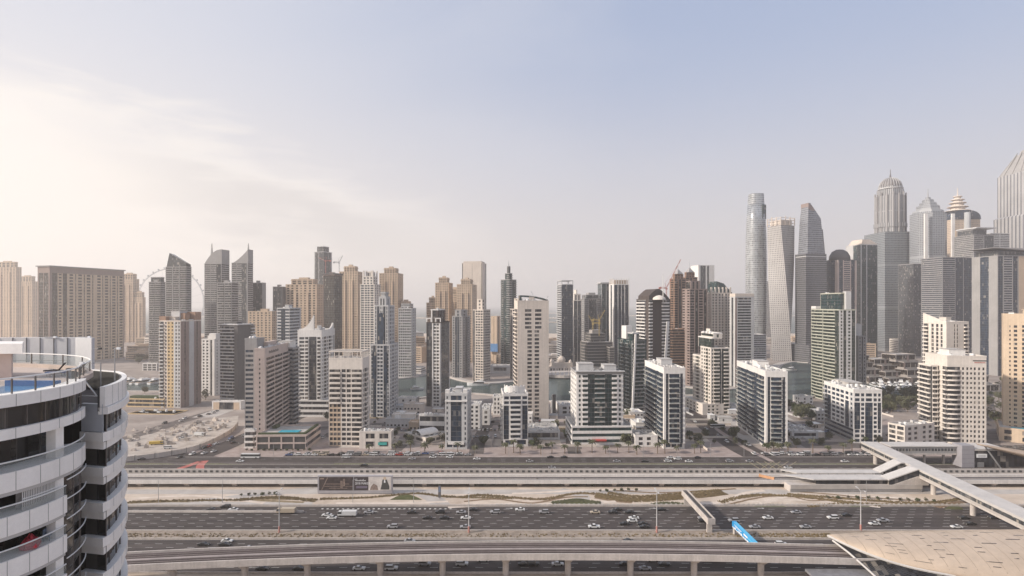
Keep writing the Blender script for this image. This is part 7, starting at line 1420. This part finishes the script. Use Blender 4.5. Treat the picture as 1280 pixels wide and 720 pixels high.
for i in range(40):
    px = rs.uniform(480, 1110); d = rs.uniform(430, 545); x = RX(px, d); w, dp, h = rs.uniform(2,6), rs.uniform(2,5), rs.uniform(2.6,5)
    t = thing('yard_shed', 'small flat roofed shed or shade roof in the yards behind the front towers', 'shed', (x,d,.02), rs.uniform(-.15,.15), SH_)
    MB().box(-w,w,-dp,dp,0,h).obj('wall', rs.choice((CREAM, WHITE, LGREY, PALE)), t); MB().box(-w-.3,w+.3,-dp-.3,dp+.3,h,h+.25).obj('roof', rs.choice((ROOFM, WPLANT, PLANT)), t); MB().box(-w*.4,-w*.4+1.2,-dp-.06,-dp-.01,0,2.1).obj('door', DARKM, t)
for i in range(75):
    px = rs.uniform(395, 1110); py = rs.uniform(524, 557); plant('tree' if rs.random() < .6 else 'bush', px, py, 'small yard tree or shrub between the front row towers', 'yard trees between the towers', rs.uniform(.7,1.15))
# planting rows on the sand verge: tufts too many to count
def tufts(px, wid, n, mat, seed, hgt=.5, rows=0):
    r = random.Random(seed); pts = smooth([P(*q) for q in px], 10); m = MB()
    for _ in range(n):
        k = r.randrange(len(pts)-1); a, c = Vector(pts[k]), Vector(pts[k+1]); t_ = (c-a).normalized(); nn = Vector((-t_.y, t_.x)); o = r.uniform(-1,1)*wid/2
        if rows: o = (round(o/wid*rows))/rows*wid
        p = a.lerp(c, r.random())+nn*o; s_ = r.uniform(.18,.42); h = hgt*r.uniform(.6,1.3); b = len(m.v)
        m.v += [(p.x-s_,p.y-s_,0),(p.x+s_,p.y-s_,0),(p.x+s_,p.y+s_,0),(p.x-s_,p.y+s_,0),(p.x+r.uniform(-.1,.1),p.y,h)]; m.f += [(b,b+1,b+4),(b+1,b+2,b+4),(b+2,b+3,b+4),(b+3,b,b+4)]
    tag(m.obj('verge_planting', mat, None, (0,0,.05)), kind='stuff')
for q, (px, wid, n, rows) in enumerate((([(575,622),(600,619),(640,622),(680,624),(720,617),(760,619),(800,625),(850,622),(890,617)],3,900,0),([(745,619),(790,625),(860,621),(905,616)],7,1900,7),([(760,616),(800,621),(850,617),(900,613)],3,700,0),([(900,628),(930,621),(960,619),(1010,622),(1050,627),(1100,632)],3.2,900,4),([(985,618),(1040,622),(1090,626),(1160,629),(1210,622)],3,900,3),([(1010,633),(1060,630),(1120,631),(1180,628)],3,600,0),([(300,625),(345,622),(395,626)],4,500,0),([(400,624),(460,622),(520,617),(560,621),(640,623)],2.6,600,0),([(160,628),(230,626),(300,625)],3,400,0),([(690,629),(720,626),(750,629)],4,500,0),([(815,631),(836,629),(858,631)],3,300,0))): tufts(px, wid, n, (SCRUBT, LEAF2)[q in (9,10)], 50+q, .55, rows)
tufts([(150,669.5),(500,669.5),(900,669.5),(1040,669.5)], 4.0, 900, SCRUBT, 99, .5)
for (x0, x1, y, w) in ((X0, X1, 285.0, 1.4),(X0, X1, 254.2, 1.0),(X0, X1, 244.8, .9),(X0, X1, 214.2, 1.2)): strip('sandy_road_edge', SANDE, x0, x1, y-w/2, y+w/2, .0535)
BB = 'low back buildings between the front towers'
for i in range(26):
    px = rs.uniform(480, 1110); d = rs.uniform(445, 560); x = RX(px, d); w, dp, h = rs.uniform(5,12), rs.uniform(4,8), rs.uniform(4.5,9.5)
    if 850 < px < 960: continue
    t = thing('back_building', 'low flat roofed back building with window rows behind the front row towers', 'building', (x,d,.02), rs.uniform(-.1,.1), BB); mt = rs.choice((CREAM, WHITE, LGREY, PALE, SANDST))
    MB().box(-w,w,-dp,dp,0,h).obj('wall', mt, t); MB().box(-w-.2,w+.2,-dp-.2,-dp+.3,h,h+.8).box(-w-.2,w+.2,dp-.3,dp+.2,h,h+.8).box(-w-.2,-w+.3,-dp+.3,dp-.3,h,h+.8).box(w-.3,w+.2,-dp+.3,dp-.3,h,h+.8).obj('parapet', mt, t); MB().box(-w*.4,0,-dp*.4,dp*.3,h,h+2.4).obj('stair_head', rs.choice((WPLANT, mt)), t)
    n = int(w*2/3)
    for f in range(int(h/3.4)):
        for q in range(n): MB().box(-w+1+q*3,-w+2.6+q*3,-dp-.06,-dp+.02,1.1+f*3.3,2.6+f*3.3).obj('window', GDARK, t)
for px, py, k_, c_ in ((196,556,'truck','yellow'),(228,549,'pickup','white'),(250,545,'truck','white'),(262,538,'suv','white'),(210,561,'van','white')): vehicle(k_, c_, *P(px,py), rs.uniform(-.6,.6), 'inside the dusty site', 'vehicles inside the building site', .09)
LT = 'cars parked in the yards between the towers'
for (px0, px1, d, n) in ((395,405,430,6),(500,556,452,12),(590,626,432,8),(592,626,455,7),(700,716,432,5),(786,806,440,5),(985,1024,470,9),(1108,1150,436,8),(426,450,492,6),(640,700,468,12),(730,790,470,12),(1120,1150,470,6)):
    for i in range(n):
        if rs.random() < .25: continue
        px = px0+(px1-px0)*(i+.5)/n; vehicle(rs.choice(['sedan']*3+['suv']*2), rs.choice(cols), RX(px,d), d+rs.uniform(-.4,.4), pi/2+rs.choice((0,pi)), 'parked in the yards', LT, .09)
# tall lettered hoardings, kiosks and street lamps along the pavement
SL = 'slim street lamps along the service road'
for i in range(19):
    px = 300+i*42; 
    if 930 < px < 990 or px > 1070: continue
    lm, dx = marks(px); t = thing('street_lamp', 'slim pavement lamp %s %s' % ('in front of' if abs(dx) < 8 else 'just left of' if dx < 0 else 'just right of', lm), 'street lamp', (RX(px,377.5),377.5,.03), 0, SL)
    MB().lathe(0,0,[(.14,0),(.07,9)],6).obj('pole', METAL, t); ar = MB().bar((0,0,8.9),(0,-1.8,9.3),.06,5).obj('arm', METAL, t); MB().box(-.15,.15,-2.5,-1.7,9.22,9.4).obj('lamp_head', METAL, ar)
for o, k, c, x, y, where in pend:
    px = 640+x*F/y; lm, dx = marks(px); small = k in ('bus','truck','van','pickup')
    rel = 'by' if abs(dx) < 8 else 'left of' if dx < 0 else 'right of'
    o['_l'] = '%s %s %s, %s %s' % (c, KN[k], where, rel, lm)
import collections
grp = collections.defaultdict(list)
for o, *_ in pend: grp[o['_l']].append(o)
ORD = ['first','second','third','fourth','fifth','sixth','seventh','eighth','ninth','tenth','eleventh','twelfth','thirteenth','fourteenth']
for l, os_ in grp.items():
    os_.sort(key=lambda o: (o.location.x/o.location.y, -o.location.y))
    for i, o in enumerate(os_):
        q = l if len(os_) == 1 else '%s %s' % (ORD[min(i,13)], l.replace(' on ', ' from left on ', 1).replace(' in the', ' from left in the', 1).replace(' by the dusty', ' from left by the dusty', 1).replace(' behind', ' from left behind', 1).replace(' inside', ' from left inside', 1)) 
        tag(o, q[:1].lower()+q[1:]); del o['_l']
# ================================================================ BOATS
HULL = pmat('boat_white', (.74,.74,.73), rough=.35, var=.04); DECKM = pmat('teak_deck', (.36,.26,.17), rough=.7)
def yacht(L_):
    t = thing('motor_yacht', None, 'yacht'); s_ = L_/20; w = 2.6*s_; m = MB(); secs = []
    for x, hw_, zt_ in ((-10,2.3,1.8),(-6,2.6,1.8),(0,2.6,1.9),(5,2.0,2.2),(8,1.1,2.5),(10,.05,2.7)): secs.append([(x*s_,-hw_*.7*s_,-.1),(x*s_,hw_*.7*s_,-.1),(x*s_,hw_*s_,zt_*s_),(x*s_,-hw_*s_,zt_*s_)])
    m.loft(secs); m.obj('hull', HULL, t); MB().loft([[(-6*s_,-1.9*s_,1.8*s_),(5*s_,-1.5*s_,2*s_),(5*s_,1.5*s_,2*s_),(-6*s_,1.9*s_,1.8*s_)],[(-6*s_,-1.8*s_,3.4*s_),(2.5*s_,-1.3*s_,3.6*s_),(2.5*s_,1.3*s_,3.6*s_),(-6*s_,1.8*s_,3.4*s_)]]).obj('cabin', CGL, t); MB().box(-7*s_,2.4*s_,-1.9*s_,1.9*s_,3.62*s_,3.85*s_).obj('cabin_roof', HULL, t); MB().box(-5*s_,.5*s_,-1.3*s_,1.3*s_,3.85*s_,4.9*s_).obj('flybridge', HULL, t); MB().box(-5.5*s_,-2*s_,-1.4*s_,1.4*s_,5.6*s_,5.8*s_).box(-5*s_,-4.8*s_,-1.2*s_,1.2*s_,4.9*s_,5.6*s_).obj('radar_arch', HULL, t); MB().box(-9.8*s_,-6*s_,-2*s_,2*s_,1.82*s_,1.9*s_).obj('aft_deck', DECKM, t); return t
yp = [yacht(20), yacht(15), yacht(26)]; yu = set()
def boat(px, py, rz, lab, grp_, i=[0]):
    i[0] += 1; pr = yp[i[0]%3]; o = pr if pr.name not in yu else copy_tree(pr); yu.add(pr.name); x, y = P(px, py); o.location = (x,y,.2); o.rotation_euler = (0,0,rz); tag(o, lab, None, grp_)
rs = random.Random(9)
sheet('yacht_basin_water', WATER, [P(1080,497),P(1165,503),P(1172,474),P(1082,470)], .13)
for r_, y in enumerate((472,474.5,478,482,486,490)):
    for i in range(9): boat(1088+i*8.6+rs.uniform(-2,2)+r_*1.5, y+rs.uniform(-.6,.6), RAD(70+rs.uniform(-20,20))+(pi if i%2 else 0), 'white motor yacht moored close among the others in the basin', 'yachts moored in the basin')
boat(521,487,RAD(8),'white motor yacht alone on the channel left of the slim dark tower','boats on the channel'); boat(597,482,RAD(180),'white motor yacht on the channel right of the small blue glass tower','boats on the channel'); boat(987,463,RAD(150),'small white yacht by the far quay right of the second white slab tower','boats on the channel'); boat(716,490,RAD(60),'white yacht moored against the quay beside the broad teal tower','boats on the channel')
for i in range(8): boat(166+i*5, 478.5+rs.uniform(-1,1), RAD(80), 'white boat moored in the creek by the yellow terraces', 'boats in the creek')
# ================================================================ LOW FILLER BUILDINGS BETWEEN THE TOWERS
rs = random.Random(31); FB = 'small far buildings between the towers'
spots = []
for i in range(150):
    px = rs.uniform(165, 1240); d = rs.uniform(1000, 1480)
    x = RX(px, d); w, dp, h = rs.uniform(12,26), rs.uniform(12,24), rs.uniform(10, 34)
    if any(abs(x-a) < 34 and abs(d-c) < 34 for a, c in spots): continue
    spots.append((x,d)); mt = rs.choice((BEIGE, SANDST, PALE, LGREY, TAN, CREAM)); t = thing('far_building', 'small hazy flat roofed building crowded between the far towers', 'building', (x,d,0), rs.uniform(-.3,.3), FB)
    m = MB().box(-w,w,-dp,dp,0,h); 
    m.obj('wall', mt, t); MB().box(-w*.4,w*.3,-dp*.3,dp*.4,h,h+rs.uniform(2,5)).box(-w-.2,w+.2,-dp-.2,-dp+.5,h,h+1).box(-w-.2,w+.2,dp-.5,dp+.2,h,h+1).obj('roof', mt, t); m = MB()
    for f in range(int(h/3.6)): m.box(-w*.92,w*.92,-dp-.12,-dp-.02,1.2+f*3.6,2.7+f*3.6).box(-w-.12,-w-.02,-dp*.9,dp*.9,1.2+f*3.6,2.7+f*3.6)
    m.obj('window_rows', GBROWN, t)
# ================================================================ HAZE
HM = bpy.data.materials.new('haze'); HM.use_nodes = True; nt = HM.node_tree; nt.nodes.clear(); o_ = N(nt, 'ShaderNodeOutputMaterial'); v_ = N(nt, 'ShaderNodeVolumePrincipled'); v_.inputs['Color'].default_value = (.99,.94,.905,1); v_.inputs['Density'].default_value = HAZE_DENS; v_.inputs['Anisotropy'].default_value = .38; L(nt, v_.outputs[0], o_.inputs['Volume'])
hz = tag(MB().box(-27000,27000,-600,31000,-1,470).obj('haze', HM), kind='stuff')
# every label once: things nothing tells apart share one and their group
for pr in list(protos['palm'])+list(protos['tree'])+list(protos['bush'])+yp+list(CP.values()):
    if 'label' not in pr: 
        for ch in list(pr.children): bpy.data.objects.remove(ch)
        bpy.data.objects.remove(pr)
print('OBJECTS', len(bpy.data.objects), 'dup labels', sum(1 for k, v in LABELS.items() if len(v) > 1))
